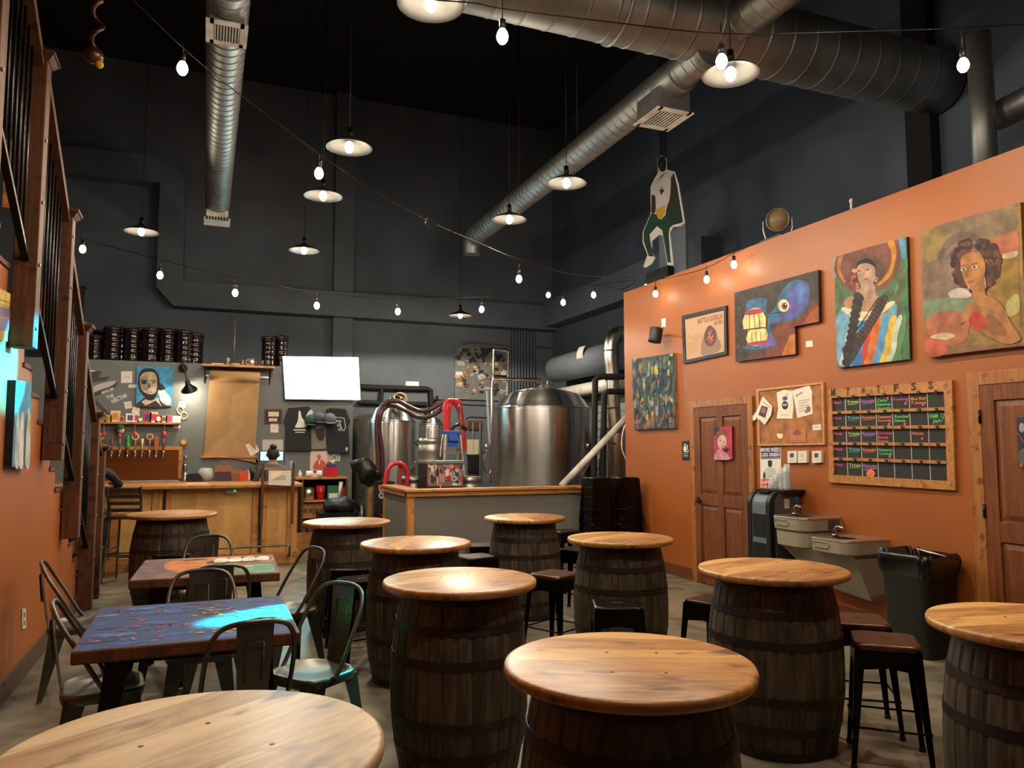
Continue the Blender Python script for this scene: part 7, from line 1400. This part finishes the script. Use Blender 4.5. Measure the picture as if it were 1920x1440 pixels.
A.poly([(857, 676), (871, 678), (871, 686), (857, 684)], (150, 156, 156), 11); A.poly([(854, 697), (867, 698), (867, 704), (854, 703)], (206, 206, 198), 11); A.text('OUT', [(855, 702), (866, 703), (866, 698.5), (855, 698)], (60, 60, 60), 12); A.build('stickers', M['print'], t)
# equipment along the tall side wall
def sw(px, py, x): return onx(px, py, x)
a, b = sw(1041, 694, 6.75), sw(1175, 662, 6.75); t = thing('ventilation_cylinder', 'fat grey green cylinder with a paper label lying along the side wall', 'duct', a.lerp(b, .5)); L = t.location
m = MB(L); rr2 = .27; d_ = (b - a).normalized(); m.lathe([(.05, -.02), (rr2 * .8, 0), (rr2, .1), (rr2, (b - a).length)], a, 40, axis=d_); m.build('cylinder', M['greyd'], t)
m = MB(L); c_ = sw(1086, 690, 6.47); sdx = Vector((-1, 0, 0))
pts = []
for u in range(6):
    an = R(150 + 14 * u); pts.append((math.cos(an) * (rr2 + .003), -math.sin(an) * (rr2 + .003) + .1))
cy = c_.y; vs = []
for x_, z_ in pts: vs += [(6.75 + x_, cy - .13, a.z + (b.z - a.z) * (a.y - cy) / (a.y - b.y) + z_), (6.75 + x_, cy + .13, a.z + (b.z - a.z) * (a.y - cy) / (a.y - b.y) + z_)]
m.add(vs, [(2 * k, 2 * k + 2, 2 * k + 3, 2 * k + 1) for k in range(5)], 0, False, (196, 192, 184)); m.build('paper_label', M['print'], t)
a, b = sw(1036, 741, 6.8), sw(1175, 716, 6.8); m = MB(a); m.cyl(a, b, .12, n=24); tag(m.build('white_pipe', M['pvc']), 'thick white pipe along the side wall below the grey cylinder', 'pipe')
FL = 11.5; t = thing('steel_flue', 'bent stainless exhaust flue rising beside the orange wall corner', 'flue', ony(1150, 760, FL)); m = MB(t.location)
m.tube([ony(1185, 628, FL), ony(1160, 624, FL), ony(1147, 640, FL), ony(1145, 670, FL), ony(1148, 700, FL), ony(1151, 760, FL), ony(1153, 800, FL)], [.11, .12, .12, .12, .115, .11, .11], 24, smoothpath=5); m.build('flue_pipe', M['brushed'], t)
for py in (658, 712, 765): m = MB(t.location); q = ony(1149 if py > 700 else 1145, py, FL); m.lathe([(.12, -.015), (.135, -.01), (.135, .01), (.12, .015)], q, 24); m.build('band_clamp', M['steel'], t)
for px, py, lab in ((1116, 706, 'black insulated pipe bending down left of the steel flue, taller one'), (1133, 734, 'black insulated pipe bending down left of the steel flue, lower one')):
    y = 10.9; m = MB(ony(px, py, y)); m.tube([ony(1190, py, y), ony(px + 6, py, y), ony(px, py + 6, y), ony(px - 3, 905, y), Vector((ony(px - 3, 905, y).x, y, .3))], .05, 14); tag(m.build('insulated_pipe', M['rubber']), lab, 'pipe')
y = 10.2; m = MB(ony(1110, 850, y)); m.cyl(ony(1052, 912, y), ony(1180, 778, y), .05, n=20); tag(m.build('white_pipe', M['pvc']), 'white plastic pipe slanting across in front of the big tank', 'pipe')
m = MB(ony(1168, 830, 9.6)); m.tube([ony(1176, 790, 9.45), ony(1168, 810, 9.45), ony(1166, 840, 9.45), ony(1174, 862, 9.45)], .01, 8, smoothpath=4); tag(m.build('white_cable', M['pvc']), 'white cable hanging at the far corner of the orange wall', 'cable')
t = thing('wall_meter', 'valves and pipe fittings in front of the slim tank', 'valves', ony(1143, 830, 11.0)); m = MB(t.location)
m.tube([ony(1143, 805, 11.0), ony(1143, 925, 11.0)], .03, 10); m.tube([ony(1125, 860, 11.0), ony(1125, 925, 11.0)], .03, 10); m.ball(ony(1103, 835, 11.0), .05); m.tube([ony(1094, 835, 11.0), ony(1112, 833, 11.0)], .02, 8); m.tube([ony(1136, 829, 11.0), ony(1154, 832, 11.0)], .016, 8); m.build('fitting', M['steel'], t)
t = thing('corrugated_panel', 'pale ribbed panel on the side wall behind the flue', 'panel', sw(1150, 760, 7.1)); m = MB(t.location); a, b = sw(1062, 745, 7.15), sw(1180, 745, 7.15)
m.box(7.14, 7.19, b.y, a.y, 1.2, a.z, 0, (150, 152, 152)); m.build('sheet', M['plastic'], t); m = MB(t.location)
for k in range(12): z = 1.3 + k * .16; m.box(7.13, 7.139, b.y, a.y, z, z + .02)
m.build('ribs', M['greyd'], t)
# ================================================================ lamps
SH = 0.43
def pendant(px, py, zz=4.4, on=True, label='', size=SH):
    q = onz(px, py, zz); t = thing('pendant_lamp', label, 'lamp', q, 0, 'wide metal pendant lamps over the room')
    s = MB(q); x, y, z = q
    o = [(.022, .13), (.03, .10), (.05, .085), (.09, .07), (size * .40, .03), (size * .5, 0.0)]
    i = [(size * .5 - .002, -.003), (size * .39, .024), (.086, .063), (.045, .078), (.001, .08)]
    s.lathe([(a, b + z) for a, b in o + i], (x, y, 0), 40); s.build('lamp_shade', M['alum'], t)
    s = MB(q); s.cyl((x, y, z + .1), (x, y, z + .19), .028, .024, 14); s.build('socket', M['blackm'], t)
    MB(q).cyl((x, y, z + .18), (x, y, ZC), .0045, n=6).build('cord', M['blackm'], t)
    b = MB(q); b.ball((x, y, z + .005), .042, (1, 1, 1.35), 14); b.build('light_bulb', M['bulb'] if on else M['white'], t)
    if on:
        l = point('bulb_glow', (x, y, z), 55, WARM, .05); l.parent = t; l.location = (0, 0, -.075)
        l = spot('pendant_light', (x, y, z - .05), (x, y, 0), PW, WARM, 166, .12, .05); l.parent = t; l.location = (0, 0, -.045); l.rotation_euler = (0, 0, 0)
    return t
PW = 140
for px, py, lab in ((808, 8, 'pendant lamp cut off by the top edge of the picture'), (1370, 140, 'large pendant lamp at upper right before the big round duct'), (655, 277, 'pendant lamp near the back wall pilaster, highest of the left row'),
                    (606, 368, 'pendant lamp just below the highest one of the left row'), (570, 470, 'pendant lamp lowest and farthest of the left row'), (265, 435, 'pendant lamp alone at far left in front of the boxed duct'),
                    (1062, 344, 'pendant lamp below the slanting duct, right one of two'), (955, 412, 'pendant lamp below the slanting duct, left one of two')):
    pendant(px, py, label=lab)
zf = ony(863, 592, 13.0).z; PW = 520; pendant(863, 592, zf, True, 'small distant pendant lamp over the brewing tanks'); PW = 140

for x, y, wh in ((1.2, 2.0, 'left'), (3.6, 2.0, 'right')):  # pendants added out of view as fill light for the foreground
    q = Vector((x, y, 4.4)); px = None
    o = [c for c in bpy.data.objects if c.name == 'pendant_lamp'][0]; r = dup(o, q, 0, 'added fill pendant lamp out of view above the picture, %s one' % wh)
